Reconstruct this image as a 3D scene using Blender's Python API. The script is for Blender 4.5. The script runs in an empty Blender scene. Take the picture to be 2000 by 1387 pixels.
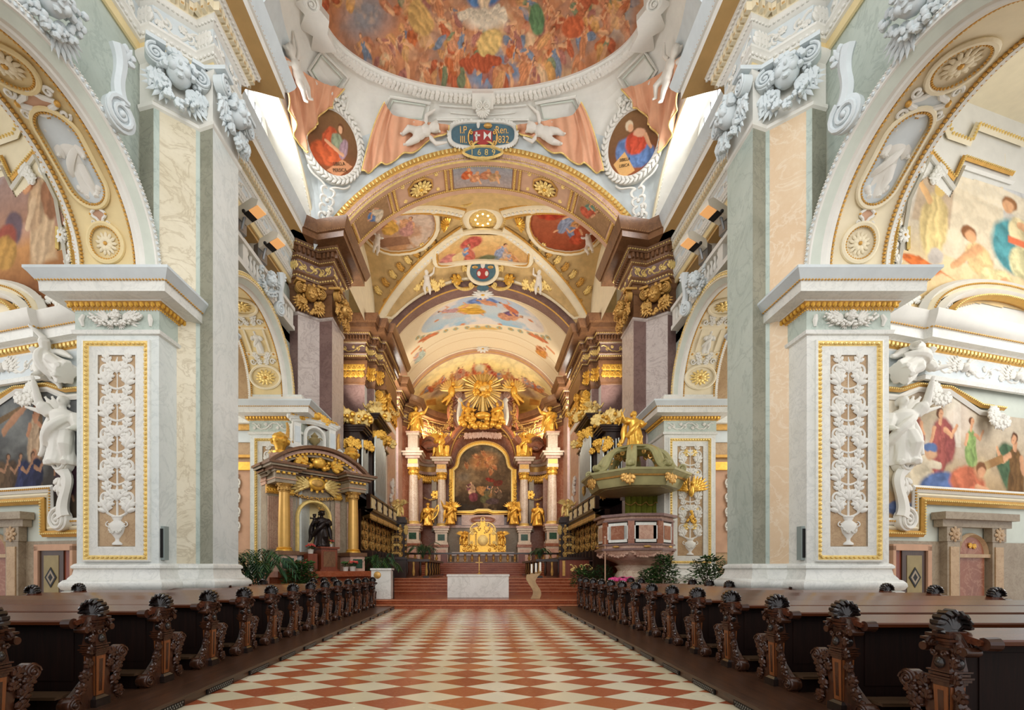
import bpy, math, random
import numpy as np
from mathutils import Vector, Matrix

SC = bpy.context.scene
COL = SC.collection
PI = math.pi

# ------------------------------------------------------------------ camera
cam_d = bpy.data.cameras.new('camera')
cam = bpy.data.objects.new('camera', cam_d)
COL.objects.link(cam)
cam.location = (0, 0, 1.6)
cam.rotation_euler = (PI / 2, 0, 0)
cam_d.sensor_fit = 'HORIZONTAL'
cam_d.sensor_width = 36.0
cam_d.lens = 16.0
cam_d.shift_x = 0.0285
cam_d.shift_y = 0.2083
cam_d.clip_end = 300
SC.camera = cam

# ------------------------------------------------------------------ world, lights, exposure
SC.view_settings.view_transform = 'Standard'
SC.view_settings.look = 'None'
SC.view_settings.gamma = 1.0
SC.view_settings.use_curve_mapping = False
SC.view_settings.exposure = 0.0
SC.cycles.use_denoising = True
SC.cycles.max_bounces = 6
SC.cycles.diffuse_bounces = 4
SC.cycles.glossy_bounces = 3
SC.cycles.caustics_reflective = False
SC.cycles.caustics_refractive = False
SC.cycles.sample_clamp_indirect = 4.0

W = bpy.data.worlds.new('daylight')
SC.world = W
W.use_nodes = True
W.node_tree.nodes['Background'].inputs[0].default_value = (0.97, 0.98, 1.0, 1)
W.node_tree.nodes['Background'].inputs[1].default_value = 0.9


def area(name, loc, target, sx, sy, power, col=(1, 1, 1), spread=PI):
 d = bpy.data.lights.new(name, 'AREA')
 d.shape = 'RECTANGLE'
 d.size = sx
 d.size_y = sy
 d.energy = power
 d.color = col
 d.spread = spread
 o = bpy.data.objects.new(name, d)
 COL.objects.link(o)
 o.location = loc
 o.rotation_euler = (Vector(target) - Vector(loc)).to_track_quat('-Z', 'Y').to_euler()
 return o


WARM = (1.0, 0.80, 0.54)
SOFT = (1.0, 0.92, 0.80)
COOL = (0.97, 0.98, 1.0)
# added fill lamp behind the camera; no west window is modelled
area('west_fill_light', (0, -4, 11), (0, 40, 10), 9, 9, 650, (1.0, 0.97, 0.93), 1.6)
for s in (-1, 1):
 # clerestory windows of the domed bay and of the bay over the camera
 area('clerestory_daylight', (s * 8.4, 16.5, 18.0), (-s * 6, 16.6, 17.5), 2.6, 1.8, 220, COOL)
 area('clerestory_daylight', (s * 8.0, 5.0, 18.4), (-s * 3, 8, 4), 5.0, 2.4, 170, COOL)
 # added fill lamps brightening choir and altar, without any windows at these spots
 area('choir_fill_light', (s * 8.6, 25.6, 12.2), (-s * 2.0, 27, 20), 4.0, 1.8, 420, SOFT, 2.2)
 area('choir_fill_light', (s * 7.3, 35.5, 10.0), (0, 41.5, 8), 2.6, 7.0, 560, SOFT)
 area('choir_fill_light', (s * 7.3, 35.5, 14.4), (0, 35, 21), 2.6, 1.6, 430, SOFT)
 # hidden windows flanking the apse
 area('apse_window_light', (s * 5.9, 42.8, 14.6), (-s * 1.0, 45.5, 18.5), 1.8, 2.0, 760, WARM)
 # chapel windows
 area('chapel_window_light', (s * 16.4, 8.6, 9.0), (s * 11, 12.6, 7), 4.0, 6.0, 330 if s > 0 else 170, (1.0, 0.97, 0.92))
 area('chapel_window_light', (s * 14.5, 16.6, 7.0), (s * 9, 19.0, 6.5), 4.0, 5.0, 260, (1.0, 0.95, 0.88))

# ------------------------------------------------------------------ materials (all node based)
MATS = {}


def lin(c):
 """sRGB 0-255 triple -> linear floats"""
 out = []
 for v in c:
  v = v / 255.0
  out.append(v / 12.92 if v <= 0.04045 else ((v + 0.055) / 1.055) ** 2.4)
 return tuple(out)


def L4(c):
 return (*lin(c), 1)


class NT:
 def __init__(self, name):
  m = bpy.data.materials.new(name)
  m.use_nodes = True
  self.m = m
  self.nt = m.node_tree
  self.bs = self.nt.nodes['Principled BSDF']
  MATS[name] = m

 def n(self, t, **kw):
  nd = self.nt.nodes.new(t)
  for k, v in kw.items():
   if k.startswith('i_'):
    nd.inputs[k[2:].replace('_', ' ')].default_value = v
   else:
    setattr(nd, k, v)
  return nd

 def l(self, a, b):
  self.nt.links.new(a, b)

 def obj(self):
  return self.n('ShaderNodeTexCoord').outputs['Object']

 def noise(self, vec, scale, detail=4, rough=0.55, dist=0.0):
  nd = self.n('ShaderNodeTexNoise')
  nd.inputs['Scale'].default_value = scale
  nd.inputs['Detail'].default_value = detail
  nd.inputs['Roughness'].default_value = rough
  nd.inputs['Distortion'].default_value = dist
  self.l(vec, nd.inputs['Vector'])
  return nd.outputs['Fac']

 def ramp(self, fac, stops, interp='LINEAR'):
  nd = self.n('ShaderNodeValToRGB')
  nd.color_ramp.interpolation = interp
  el = nd.color_ramp.elements
  while len(el) < len(stops):
   el.new(0.5)
  for e, (p, c) in zip(el, stops):
   e.position = p
   e.color = c if len(c) == 4 else (*c, 1)
  self.l(fac, nd.inputs[0])
  return nd.outputs[0]

 def mix(self, fac, a, b, mode='MIX'):
  nd = self.n('ShaderNodeMix', data_type='RGBA', blend_type=mode)
  if isinstance(fac, (int, float)):
   nd.inputs[0].default_value = fac
  else:
   self.l(fac, nd.inputs[0])
  for i, v in ((6, a), (7, b)):
   if isinstance(v, tuple):
    nd.inputs[i].default_value = v
   else:
    self.l(v, nd.inputs[i])
  return nd.outputs[2]

 def math(self, op, a, b=None):
  nd = self.n('ShaderNodeMath', operation=op)
  for i, v in ((0, a), (1, b)):
   if v is None:
    continue
   if isinstance(v, (int, float)):
    nd.inputs[i].default_value = v
   else:
    self.l(v, nd.inputs[i])
  return nd.outputs[0]

 def bump(self, fac, strength, dist=0.02):
  nd = self.n('ShaderNodeBump')
  nd.inputs['Strength'].default_value = strength
  nd.inputs['Distance'].default_value = dist
  self.l(fac, nd.inputs['Height'])
  self.l(nd.outputs[0], self.bs.inputs['Normal'])

 def base(self, c):
  if isinstance(c, tuple):
   self.bs.inputs['Base Color'].default_value = c
  else:
   self.l(c, self.bs.inputs['Base Color'])

 def set(self, rough=0.5, metal=0.0, spec=0.5, coat=0.0):
  self.bs.inputs['Roughness'].default_value = rough
  self.bs.inputs['Metallic'].default_value = metal
  self.bs.inputs['Specular IOR Level'].default_value = spec
  self.bs.inputs['Coat Weight'].default_value = coat
  self.bs.inputs['Coat Roughness'].default_value = 0.15


def plain(name, col, rough=0.6, metal=0.0, var=0.08, scale=3.0, bump=0.0, bscale=20.0, spec=0.4, coat=0.0):
 t = NT(name)
 v = t.obj()
 c = lin(col)
 lo = (*[x * (1 - var) for x in c], 1)
 hi = (*[min(1, x * (1 + var)) for x in c], 1)
 t.base(t.ramp(t.noise(v, scale), [(0.3, lo), (0.7, hi)]))
 if bump:
  t.bump(t.noise(v, bscale, 3), bump, 0.01)
 t.set(rough, metal, spec, coat)
 return t.m


def marble(name, a, b, vein, scale=1.0, vs=1.2, vamt=0.5, rough=0.3, seams=False, stretch=(1, 1, 1)):
 """base varies a..b with thin veins"""
 t = NT(name)
 mp = t.n('ShaderNodeMapping')
 mp.inputs['Scale'].default_value = stretch
 mp.inputs['Rotation'].default_value = (0.35, 0.4, 0.2)
 t.l(t.obj(), mp.inputs['Vector'])
 v = mp.outputs[0]
 n1 = t.noise(v, 0.9 * scale, 6, 0.6, 0.6)
 base = t.ramp(n1, [(0.32, L4(a)), (0.68, L4(b))])
 n2 = t.noise(v, vs * scale, 7, 0.62, 1.6)
 band = t.math('ABSOLUTE', t.math('SUBTRACT', n2, 0.5))
 vm = t.ramp(band, [(0.0, (vamt, vamt, vamt, 1)), (0.035, (0, 0, 0, 1))])
 c = t.mix(vm, base, L4(vein))
 n3 = t.noise(v, 14 * scale, 3, 0.6)
 c = t.mix(t.ramp(n3, [(0.5, (0, 0, 0, 1)), (0.8, (0.25, 0.25, 0.25, 1))]), c, L4(vein))
 t.base(c)
 t.set(rough, 0, 0.4)
 return t.m


# stone
marble('cream_marble', (214, 203, 176), (228, 219, 196), (176, 160, 130), 0.55, 1.6, 0.55, 0.35, stretch=(1, 1, 1.3))
marble('pink_cream_marble', (216, 186, 150), (228, 204, 172), (236, 222, 200), 0.6, 1.8, 0.5, 0.35)
marble('white_marble', (214, 220, 216), (228, 232, 228), (180, 188, 186), 0.7, 1.2, 0.35, 0.35)
marble('grey_marble', (138, 138, 122), (160, 158, 142), (110, 112, 100), 1.0, 2.0, 0.5, 0.35)
marble('green_grey_marble', (178, 190, 180), (198, 208, 198), (150, 164, 156), 0.6, 1.4, 0.5, 0.4)
marble('lilac_marble', (190, 177, 170), (206, 194, 187), (136, 116, 112), 0.8, 1.5, 0.45, 0.35)
marble('purple_marble', (122, 96, 92), (142, 116, 110), (96, 70, 68), 1.0, 1.6, 0.5, 0.32)
marble('brown_marble', (108, 74, 50), (134, 96, 66), (80, 52, 36), 1.0, 1.4, 0.5, 0.3)
marble('red_marble', (132, 78, 56), (156, 98, 72), (190, 146, 118), 0.9, 1.6, 0.45, 0.25)
marble('rose_marble', (190, 150, 130), (214, 182, 162), (154, 104, 88), 1.4, 1.8, 0.6, 0.28)
marble('column_marble', (206, 186, 162), (226, 210, 190), (160, 116, 96), 1.2, 1.6, 0.6, 0.25)
marble('pale_marble', (222, 222, 214), (234, 234, 228), (188, 190, 186), 1.2, 1.8, 0.4, 0.35)
marble('tan_marble', (178, 148, 112), (196, 168, 132), (150, 116, 84), 1.6, 2.0, 0.5, 0.45)
marble('drab_marble', (150, 134, 112), (168, 154, 132), (118, 102, 82), 1.3, 2.0, 0.5, 0.45)
marble('green_marble', (34, 62, 48), (50, 84, 66), (90, 120, 100), 2.0, 2.0, 0.4, 0.2)
marble('altar_marble', (200, 182, 158), (216, 200, 178), (160, 130, 108), 1.2, 1.8, 0.5, 0.3)
marble('step_edge', (176, 106, 72), (196, 128, 92), (150, 84, 54), 1.4, 1.8, 0.4, 0.25)
marble('altar_block_marble', (214, 213, 206), (228, 227, 221), (180, 178, 170), 1.0, 1.0, 0.5, 0.4)
# stucco and paint
plain('white_stucco', (226, 224, 216), 0.7, var=0.04, bump=0.12, bscale=25)
plain('cool_stucco', (208, 216, 218), 0.7, var=0.05, bump=0.12, bscale=25)
plain('cream_stucco', (232, 220, 190), 0.7, var=0.05, bump=0.1, bscale=25)
plain('yellow_paint', (228, 208, 158), 0.7, var=0.05)
plain('tan_paint', (204, 168, 112), 0.7, var=0.06)
plain('ochre_paint', (196, 160, 104), 0.7, var=0.06)
plain('salmon_stucco', (222, 166, 132), 0.75, var=0.06, bump=0.08, bscale=8)
plain('pale_green_paint', (206, 212, 200), 0.7, var=0.05)
plain('rose_paint', (196, 156, 128), 0.7, var=0.1, scale=2)
plain('blue_ground', (74, 104, 116), 0.6, var=0.15, scale=6)
plain('olive_drab', (150, 134, 92), 0.5, var=0.15, scale=3)
plain('pulpit_green', (164, 158, 112), 0.45, var=0.14, scale=3)
plain('velvet_green', (122, 124, 40), 0.9, var=0.2, scale=5, bump=0.2, bscale=30)
plain('gold', (236, 184, 80), 0.36, 0.55, var=0.18, scale=8, bump=0.25, bscale=40)
plain('pale_gold', (238, 208, 132), 0.42, 0.4, var=0.15, scale=8, bump=0.2, bscale=40)
plain('old_gold', (200, 156, 86), 0.42, 0.5, var=0.2, scale=8, bump=0.2, bscale=40)
plain('gilt_ground', (204, 174, 120), 0.6, 0.1, var=0.14, scale=2.5)
plain('gilt_paint', (206, 158, 78), 0.5, 0.35, var=0.12, scale=6)
plain('gilt_column', (214, 168, 92), 0.4, 0.35, var=0.08, scale=3)
plain('bronze_dark', (42, 34, 32), 0.4, 0.5, var=0.25, scale=8, bump=0.2)
plain('pipe_tin', (176, 180, 174), 0.3, 0.7, var=0.08)
plain('black_iron', (26, 24, 23), 0.5, 0.4)
plain('steel', (150, 150, 150), 0.35, 0.8)
plain('lamp_white', (226, 220, 204), 0.4, var=0.02)
plain('black', (14, 12, 11), 0.5)
plain('speaker_grey', (140, 150, 146), 0.5, var=0.03)
plain('cloth_white', (226, 218, 214), 0.9, var=0.04, bump=0.1, bscale=60)
plain('wax', (240, 236, 224), 0.45, var=0.02)
plain('wood_candle', (176, 146, 106), 0.5, var=0.16, scale=5)
plain('leaf_dark', (40, 66, 34), 0.5, var=0.35, scale=6)
plain('leaf_mid', (62, 96, 44), 0.5, var=0.35, scale=6)
plain('leaf_palm', (56, 92, 62), 0.45, var=0.3, scale=4)
plain('stem_brown', (70, 56, 36), 0.7)
plain('petal_red', (206, 84, 74), 0.6, var=0.2, scale=12)
plain('petal_pink', (222, 80, 140), 0.6, var=0.2, scale=12)
plain('arms_red', (164, 52, 48), 0.6)
plain('pot_white', (216, 210, 200), 0.5, var=0.04)
plain('soil', (40, 30, 22), 0.9)
plain('skin_stone', (222, 216, 206), 0.65, var=0.04)


def wood(name, a, b, rough=0.3, scale=(30, 3, 30), coat=0.2):
 t = NT(name)
 mp = t.n('ShaderNodeMapping')
 mp.inputs['Scale'].default_value = scale
 t.l(t.obj(), mp.inputs['Vector'])
 n = t.noise(mp.outputs[0], 1.0, 5, 0.6, 0.8)
 t.base(t.ramp(n, [(0.3, L4(a)), (0.7, L4(b))]))
 t.bump(n, 0.08, 0.01)
 t.set(rough, 0, 0.5, coat)
 return t.m


wood('pew_wood', (40, 20, 12), (72, 36, 20), 0.28, (1.5, 26, 26))
wood('pew_rail', (66, 31, 16), (104, 54, 30), 0.22, (1.2, 30, 30))
wood('pew_panel', (20, 10, 7), (36, 18, 12), 0.6, (26, 26, 1.5), 0.0)
MATS['pew_panel'].node_tree.nodes['Principled BSDF'].inputs['Specular IOR Level'].default_value = 0.2
wood('pew_carved', (46, 26, 17), (84, 48, 30), 0.26, (12, 12, 3))
wood('pew_finial', (22, 17, 16), (46, 34, 30), 0.2, (14, 14, 14), 0.5)
wood('pew_inlay', (112, 62, 30), (150, 88, 46), 0.3, (30, 30, 2))
wood('seat_wood', (58, 40, 26), (104, 78, 54), 0.35, (1.5, 30, 30))
wood('deck_wood', (46, 28, 18), (84, 54, 36), 0.35, (26, 1.6, 26))
wood('stall_wood', (30, 17, 11), (56, 31, 20), 0.3, (20, 20, 2))
wood('red_wood', (104, 46, 24), (140, 66, 38), 0.35, (24, 24, 2))
wood('door_wood', (52, 32, 20), (80, 52, 34), 0.4, (24, 24, 2))

# rhombic red and cream floor
t = NT('floor_tiles')
sep = t.n('ShaderNodeSeparateXYZ')
t.l(t.obj(), sep.inputs[0])
X_ = t.math('DIVIDE', t.math('ADD', sep.outputs[0], 0.233), 0.864)
Y_ = t.math('DIVIDE', t.math('SUBTRACT', sep.outputs[1], 5.408), 0.499)
p_ = t.math('FLOOR', t.math('ADD', t.math('ADD', X_, Y_), 0.5))
q_ = t.math('FLOOR', t.math('ADD', t.math('SUBTRACT', X_, Y_), 0.5))
par = t.math('FLOORED_MODULO', t.math('ADD', p_, q_), 2.0)
cmb = t.n('ShaderNodeCombineXYZ')
t.l(p_, cmb.inputs[0])
t.l(q_, cmb.inputs[1])
wn = t.n('ShaderNodeTexWhiteNoise', noise_dimensions='2D')
t.l(cmb.outputs[0], wn.inputs['Vector'])
red = t.ramp(wn.outputs[0], [(0, L4((150, 76, 48))), (0.5, L4((166, 88, 56))), (1, L4((178, 104, 64)))])
crm = t.ramp(wn.outputs[0], [(0, L4((206, 192, 158))), (0.6, L4((220, 208, 176))), (1, L4((226, 216, 190)))])
sp = t.noise(t.obj(), 22, 5, 0.7)
red = t.mix(t.ramp(sp, [(0.5, (0, 0, 0, 1)), (0.75, (0.35, 0.35, 0.35, 1))]), red, L4((196, 132, 100)))
t.base(t.mix(par, red, crm))
t.l(t.ramp(t.noise(t.obj(), 1.3, 3), [(0.3, (0.16, 0.16, 0.16, 1)), (0.7, (0.3, 0.3, 0.3, 1))]), t.bs.inputs['Roughness'])
t.bs.inputs['Specular IOR Level'].default_value = 0.5

# red marble steps with paler diamonds on the platform
marble('step_marble', (134, 62, 36), (160, 84, 50), (184, 120, 84), 1.4, 1.8, 0.4, 0.22)

# fresco paint: colours stored on the mesh as its own pattern
t = NT('fresco')
va = t.n('ShaderNodeVertexColor', layer_name='paint')
gr = t.noise(t.obj(), 9, 4, 0.6)
t.base(t.mix(0.10, va.outputs[0], t.ramp(gr, [(0.3, (0.25, 0.22, 0.18, 1)), (0.7, (1, 0.96, 0.9, 1))]), 'OVERLAY'))
t.set(0.75, 0, 0.2)


def glow(name, col, strength):
 m = bpy.data.materials.new(name)
 m.use_nodes = True
 b = m.node_tree.nodes['Principled BSDF']
 b.inputs['Base Color'].default_value = (*lin(col), 1)
 b.inputs['Emission Color'].default_value = (*lin(col), 1)
 b.inputs['Emission Strength'].default_value = strength
 MATS[name] = m


glow('lamp_bulb', (255, 226, 170), 12.0)
glow('flood_tube', (240, 176, 110), 0.55)
glow('window_sky', (244, 248, 255), 1.6)

# ------------------------------------------------------------------ mesh building
SPH = {}


def sphere_vf(seg, ring):
 k = (seg, ring)
 if k not in SPH:
  v = [(0, 0, -1)]
  for i in range(1, ring):
   ph = -PI / 2 + PI * i / ring
   for j in range(seg):
    a = 2 * PI * j / seg
    v.append((math.cos(ph) * math.cos(a), math.cos(ph) * math.sin(a), math.sin(ph)))
  v.append((0, 0, 1))
  f = []
  for j in range(seg):
   f.append((0, 1 + (j + 1) % seg, 1 + j))
  for i in range(ring - 2):
   for j in range(seg):
    a = 1 + i * seg + j
    b = 1 + i * seg + (j + 1) % seg
    f.append((a, b, b + seg, a + seg))
  top = len(v) - 1
  o = 1 + (ring - 2) * seg
  for j in range(seg):
   f.append((o + j, o + (j + 1) % seg, top))
  SPH[k] = (np.array(v, float), f)
 return SPH[k]


def M4(loc=(0, 0, 0), x=None, y=None, z=None, s=1.0):
 """4x4 with the given local axes (world vectors) times scale s"""
 if x is None:
  x, y, z = (1, 0, 0), (0, 1, 0), (0, 0, 1)
 s = (s, s, s) if isinstance(s, (int, float)) else s
 m = np.eye(4)
 m[:3, 0] = np.array(x, float) * s[0]
 m[:3, 1] = np.array(y, float) * s[1]
 m[:3, 2] = np.array(z, float) * s[2]
 m[:3, 3] = loc
 return m


def facing(loc, nrm, up=(0, 0, 1), s=1.0, roll=0.0):
 """local x = right seen from the front, y = up, z = out along nrm"""
 n = np.array(nrm, float)
 n /= np.linalg.norm(n)
 u = np.array(up, float)
 u -= n * u.dot(n)
 u /= np.linalg.norm(u)
 r = np.cross(u, n)
 if roll:
  c, d = math.cos(roll), math.sin(roll)
  r, u = r * c + u * d, u * c - r * d
 return M4(loc, r, u, n, s)


class MB:
 def __init__(self):
  self.v, self.f, self.m, self.n = [], [], [], 0
  self.T = None

 def add(self, v, f, mat, T=None):
  v = np.asarray(v, float).reshape(-1, 3)
  if T is not None:
   v = v @ T[:3, :3].T + T[:3, 3]
   if np.linalg.det(T[:3, :3]) < 0:
    f = [tuple(reversed(q)) for q in f]
  if self.T is not None:
   v = v @ self.T[:3, :3].T + self.T[:3, 3]
   if np.linalg.det(self.T[:3, :3]) < 0:
    f = [tuple(reversed(q)) for q in f]
  n = self.n
  self.v.append(v)
  self.f.extend([tuple(i + n for i in q) for q in f])
  self.m.extend([mat] * len(f))
  self.n += len(v)

 def merge(self, o, T=None, mat=None):
  if not o.v:
   return
  v = np.vstack(o.v)
  if T is not None:
   v = v @ T[:3, :3].T + T[:3, 3]
  fl = T is not None and np.linalg.det(T[:3, :3]) < 0
  n = self.n
  self.v.append(v)
  self.f.extend([tuple(i + n for i in (reversed(q) if fl else q)) for q in o.f])
  self.m.extend([mat] * len(o.f) if mat else o.m)
  self.n += len(v)

 def box(self, x0, x1, y0, y1, z0, z1, mat, T=None):
  x0, x1 = min(x0, x1), max(x0, x1)
  y0, y1 = min(y0, y1), max(y0, y1)
  v = [(x, y, z) for z in (z0, z1) for y in (y0, y1) for x in (x0, x1)]
  f = [(0, 2, 3, 1), (4, 5, 7, 6), (0, 1, 5, 4), (2, 6, 7, 3), (0, 4, 6, 2), (1, 3, 7, 5)]
  self.add(v, f, mat, T)

 def ball(self, c, r, mat, seg=8, ring=6, T=None, rot=None):
  v, f = sphere_vf(seg, ring)
  r = (r, r, r) if isinstance(r, (int, float)) else r
  w = v * np.array(r)
  if rot is not None:
   w = w @ rot.T
  self.add(w + np.array(c, float), f, mat, T)

 def prism(self, poly, z0, z1, mat, T=None, top=None):
  """poly in xy, extruded z0..z1"""
  n = len(poly)
  a = 0.5 * sum(poly[i][0] * poly[(i + 1) % n][1] - poly[(i + 1) % n][0] * poly[i][1] for i in range(n))
  if a < 0:
   poly = list(reversed(poly))
  tp = poly if top is None else top
  v = [(p[0], p[1], z0) for p in poly] + [(p[0], p[1], z1) for p in tp]
  f = [(i, (i + 1) % n, n + (i + 1) % n, n + i) for i in range(n)]
  f.append(tuple(range(n - 1, -1, -1)))
  f.append(tuple(range(n, 2 * n)))
  self.add(v, f, mat, T)

 def lathe(self, prof, mat, seg=16, T=None, a0=0.0, a1=2 * PI, wob=None):
  """prof [(r, z)] around z"""
  full = abs(a1 - a0 - 2 * PI) < 1e-6
  ns = seg if full else seg + 1
  v = []
  for r, z in prof:
   for j in range(ns):
    a = a0 + (a1 - a0) * j / seg
    rr = r if wob is None else r * wob(a, z)
    v.append((rr * math.cos(a), rr * math.sin(a), z))
  f = []
  for i in range(len(prof) - 1):
   for j in range(seg):
    k = (j + 1) % ns
    f.append((i * ns + j, i * ns + k, (i + 1) * ns + k, (i + 1) * ns + j))
  if full:
   if prof[0][0] > 1e-6:
    f.append(tuple(range(ns - 1, -1, -1)))
   if prof[-1][0] > 1e-6:
    o = (len(prof) - 1) * ns
    f.append(tuple(range(o, o + ns)))
  self.add(v, f, mat, T)

 def grid(self, P, mat, T=None, flip=False, closed_u=False):
  P = np.asarray(P, float)
  nu, nv = P.shape[:2]
  f = []
  for i in range(nu if closed_u else nu - 1):
   k = (i + 1) % nu
   for j in range(nv - 1):
    q = (i * nv + j, k * nv + j, k * nv + j + 1, i * nv + j + 1)
    f.append(tuple(reversed(q)) if flip else q)
  self.add(P.reshape(-1, 3), f, mat, T)

 def tube(self, path, rad, mat, seg=6, T=None, flat=1.0, nrm=None, cap=True, closed=False):
  """tube along path; with nrm the section is flattened along nrm by `flat`"""
  P = np.asarray(path, float)
  n = len(P)
  R = np.full(n, rad, float) if isinstance(rad, (int, float)) else np.interp(np.linspace(0, 1, n), np.linspace(0, 1, len(rad)), rad)
  if closed:
   t = np.roll(P, -1, 0) - np.roll(P, 1, 0)
  else:
   t = np.gradient(P, axis=0)
  t /= np.linalg.norm(t, axis=1)[:, None] + 1e-12
  if nrm is None:
   a = np.array((0, 0, 1.0)) if abs(t[0][2]) < 0.9 else np.array((1.0, 0, 0))
   N = np.zeros_like(P)
   for i in range(n):
    a = a - t[i] * a.dot(t[i])
    a /= np.linalg.norm(a) + 1e-12
    N[i] = a
  else:
   N = np.tile(np.array(nrm, float), (n, 1))
   N -= t * (N * t).sum(1)[:, None]
   N /= np.linalg.norm(N, axis=1)[:, None] + 1e-12
  B = np.cross(t, N)
  v = []
  for j in range(seg):
   a = 2 * PI * j / seg
   v.append(P + (B * math.cos(a) + N * math.sin(a) * flat) * R[:, None])
  V = np.stack(v, 1).reshape(-1, 3)
  f = []
  for i in range(n if closed else n - 1):
   k = (i + 1) % n
   for j in range(seg):
    j2 = (j + 1) % seg
    f.append((i * seg + j, i * seg + j2, k * seg + j2, k * seg + j))
  if cap and not closed:
   f.append(tuple(range(seg - 1, -1, -1)))
   f.append(tuple((n - 1) * seg + j for j in range(seg)))
  self.add(V, f, mat, T)

 def sweep(self, path, prof, mat, closed=False, side=1.0, mats=None, T=None):
  """path: plan polyline [(x,y)]; prof: [(out, z)]; out is to the left of travel times side; mitred"""
  P = np.asarray(path, float)
  n = len(P)
  nr = []
  for i in range(n):
   def seg_n(a, b):
    d = P[b] - P[a]
    d /= np.linalg.norm(d) + 1e-12
    return np.array((-d[1], d[0])) * side
   if closed or 0 < i < n - 1:
    n1, n2 = seg_n((i - 1) % n, i), seg_n(i, (i + 1) % n)
    m = n1 + n2
    m /= np.linalg.norm(m) + 1e-12
    m /= max(0.35, m.dot(n1))
   elif i == 0:
    m = seg_n(0, 1)
   else:
    m = seg_n(n - 2, n - 1)
   nr.append(m)
  k = len(prof)
  v = [(P[i][0] + nr[i][0] * o, P[i][1] + nr[i][1] * o, z) for i in range(n) for o, z in prof]
  for j in range(k - 1):
   f = []
   for i in range(n if closed else n - 1):
    i2 = (i + 1) % n
    q = (i * k + j, i2 * k + j, i2 * k + j + 1, i * k + j + 1)
    f.append(q if side < 0 else tuple(reversed(q)))
   if j == 0:
    base = self.n
    self.add(v, f, mats[0] if mats else mat, T)
   else:
    self.f.extend([tuple(i + base for i in q) for q in f])
    self.m.extend([(mats[j] if mats else mat)] * len(f))

 def sweep3(self, path, prof, up, mat, closed=False, T=None, mats=None):
  """profile [(out, h)] swept along a 3-D path; `up` is the fixed h direction, out = t x up"""
  P = np.asarray(path, float)
  n = len(P)
  t = (np.roll(P, -1, 0) - np.roll(P, 1, 0)) if closed else np.gradient(P, axis=0)
  t /= np.linalg.norm(t, axis=1)[:, None] + 1e-12
  U = np.tile(np.array(up, float), (n, 1))
  O = np.cross(t, U)
  O /= np.linalg.norm(O, axis=1)[:, None] + 1e-12
  k = len(prof)
  V = np.stack([P + O * o + U * h for o, h in prof], 1)
  base = None
  for j in range(k - 1):
   f = []
   for i in range(n if closed else n - 1):
    i2 = (i + 1) % n
    f.append((i * k + j, i * k + j + 1, i2 * k + j + 1, i2 * k + j))
   mm = mats[j] if mats else mat
   if base is None:
    base = self.n
    self.add(V.reshape(-1, 3), f, mm, T)
   else:
    self.f.extend([tuple(i + base for i in q) for q in f])
    self.m.extend([mm] * len(f))


def link_mesh(name, mb, parent=None, smooth=0.7, world=True):
 me = bpy.data.meshes.new(name)
 V = np.vstack(mb.v) if mb.v else np.zeros((0, 3))
 me.from_pydata(V.tolist(), [], mb.f)
 names = []
 for m in mb.m:
  if m not in names:
   names.append(m)
 for m in names:
  me.materials.append(MATS[m])
 if len(names) > 1:
  ix = {m: i for i, m in enumerate(names)}
  me.polygons.foreach_set('material_index', [ix[m] for m in mb.m])
 if smooth:
  me.polygons.foreach_set('use_smooth', [True] * len(me.polygons))
  me.set_sharp_from_angle(angle=smooth)
 me.update()
 o = bpy.data.objects.new(name, me)
 COL.objects.link(o)
 if parent is not None:
  o.parent = parent
  if world:
   o.matrix_parent_inverse = WM[parent.name].inverted()
   WM[o.name] = WM[parent.name].copy() if False else Matrix.Identity(4)
  else:
   WM[o.name] = Matrix.Identity(4)
 else:
  WM[o.name] = Matrix.Identity(4)
 return o


WM = {}


def thing(name, label, cat, loc=(0, 0, 0), rz=0.0, group=None, kind=None):
 o = bpy.data.objects.new(name, None)
 o.empty_display_size = 0.2
 COL.objects.link(o)
 o.location = loc
 o.rotation_euler = (0, 0, rz)
 WM[o.name] = Matrix.Translation(loc) @ Matrix.Rotation(rz, 4, 'Z')
 return tag(o, label, cat, group, kind)


def tag(o, label, cat, group=None, kind=None):
 o['label'] = label
 o['category'] = cat
 if group:
  o['group'] = group
 if kind:
  o['kind'] = kind
 return o


def kids(o):
 return [c for c in bpy.data.objects if c.parent == o]


def dup(root, children, loc, rz=None, label=None, group=None, scale=None):
 """copy of a thing with its parts; children = [(part, [sub-parts])]"""
 r = root.copy()
 COL.objects.link(r)
 r.location = loc
 if rz is not None:
  r.rotation_euler = (0, 0, rz)
 if scale is not None:
  r.scale = scale
 if label:
  r['label'] = label
 if group:
  r['group'] = group
 out = []
 for c, subs in children:
  d = c.copy()
  COL.objects.link(d)
  d.parent = r
  out.append(d)
  for g in subs:
   e = g.copy()
   COL.objects.link(e)
   e.parent = d
 return r


# ------------------------------------------------------------------ fresco painter
_rng = np.random.default_rng(5)
_TAB = _rng.random((256, 256))


def vnoise(x, y, seed=0):
 x = np.asarray(x) + seed * 17.31
 y = np.asarray(y) + seed * 9.77
 xi, yi = np.floor(x).astype(int), np.floor(y).astype(int)
 fx, fy = x - xi, y - yi
 fx, fy = fx * fx * (3 - 2 * fx), fy * fy * (3 - 2 * fy)
 g = lambda a, b: _TAB[a & 255, b & 255]
 return (g(xi, yi) * (1 - fx) + g(xi + 1, yi) * fx) * (1 - fy) + (g(xi, yi + 1) * (1 - fx) + g(xi + 1, yi + 1) * fx) * fy


def fbm(x, y, seed=0, octv=4):
 s, a, t = 0, 0.5, 0
 for k in range(octv):
  s = s + a * vnoise(x * 2 ** k, y * 2 ** k, seed + k)
  t += a
  a *= 0.55
 return s / t


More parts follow.
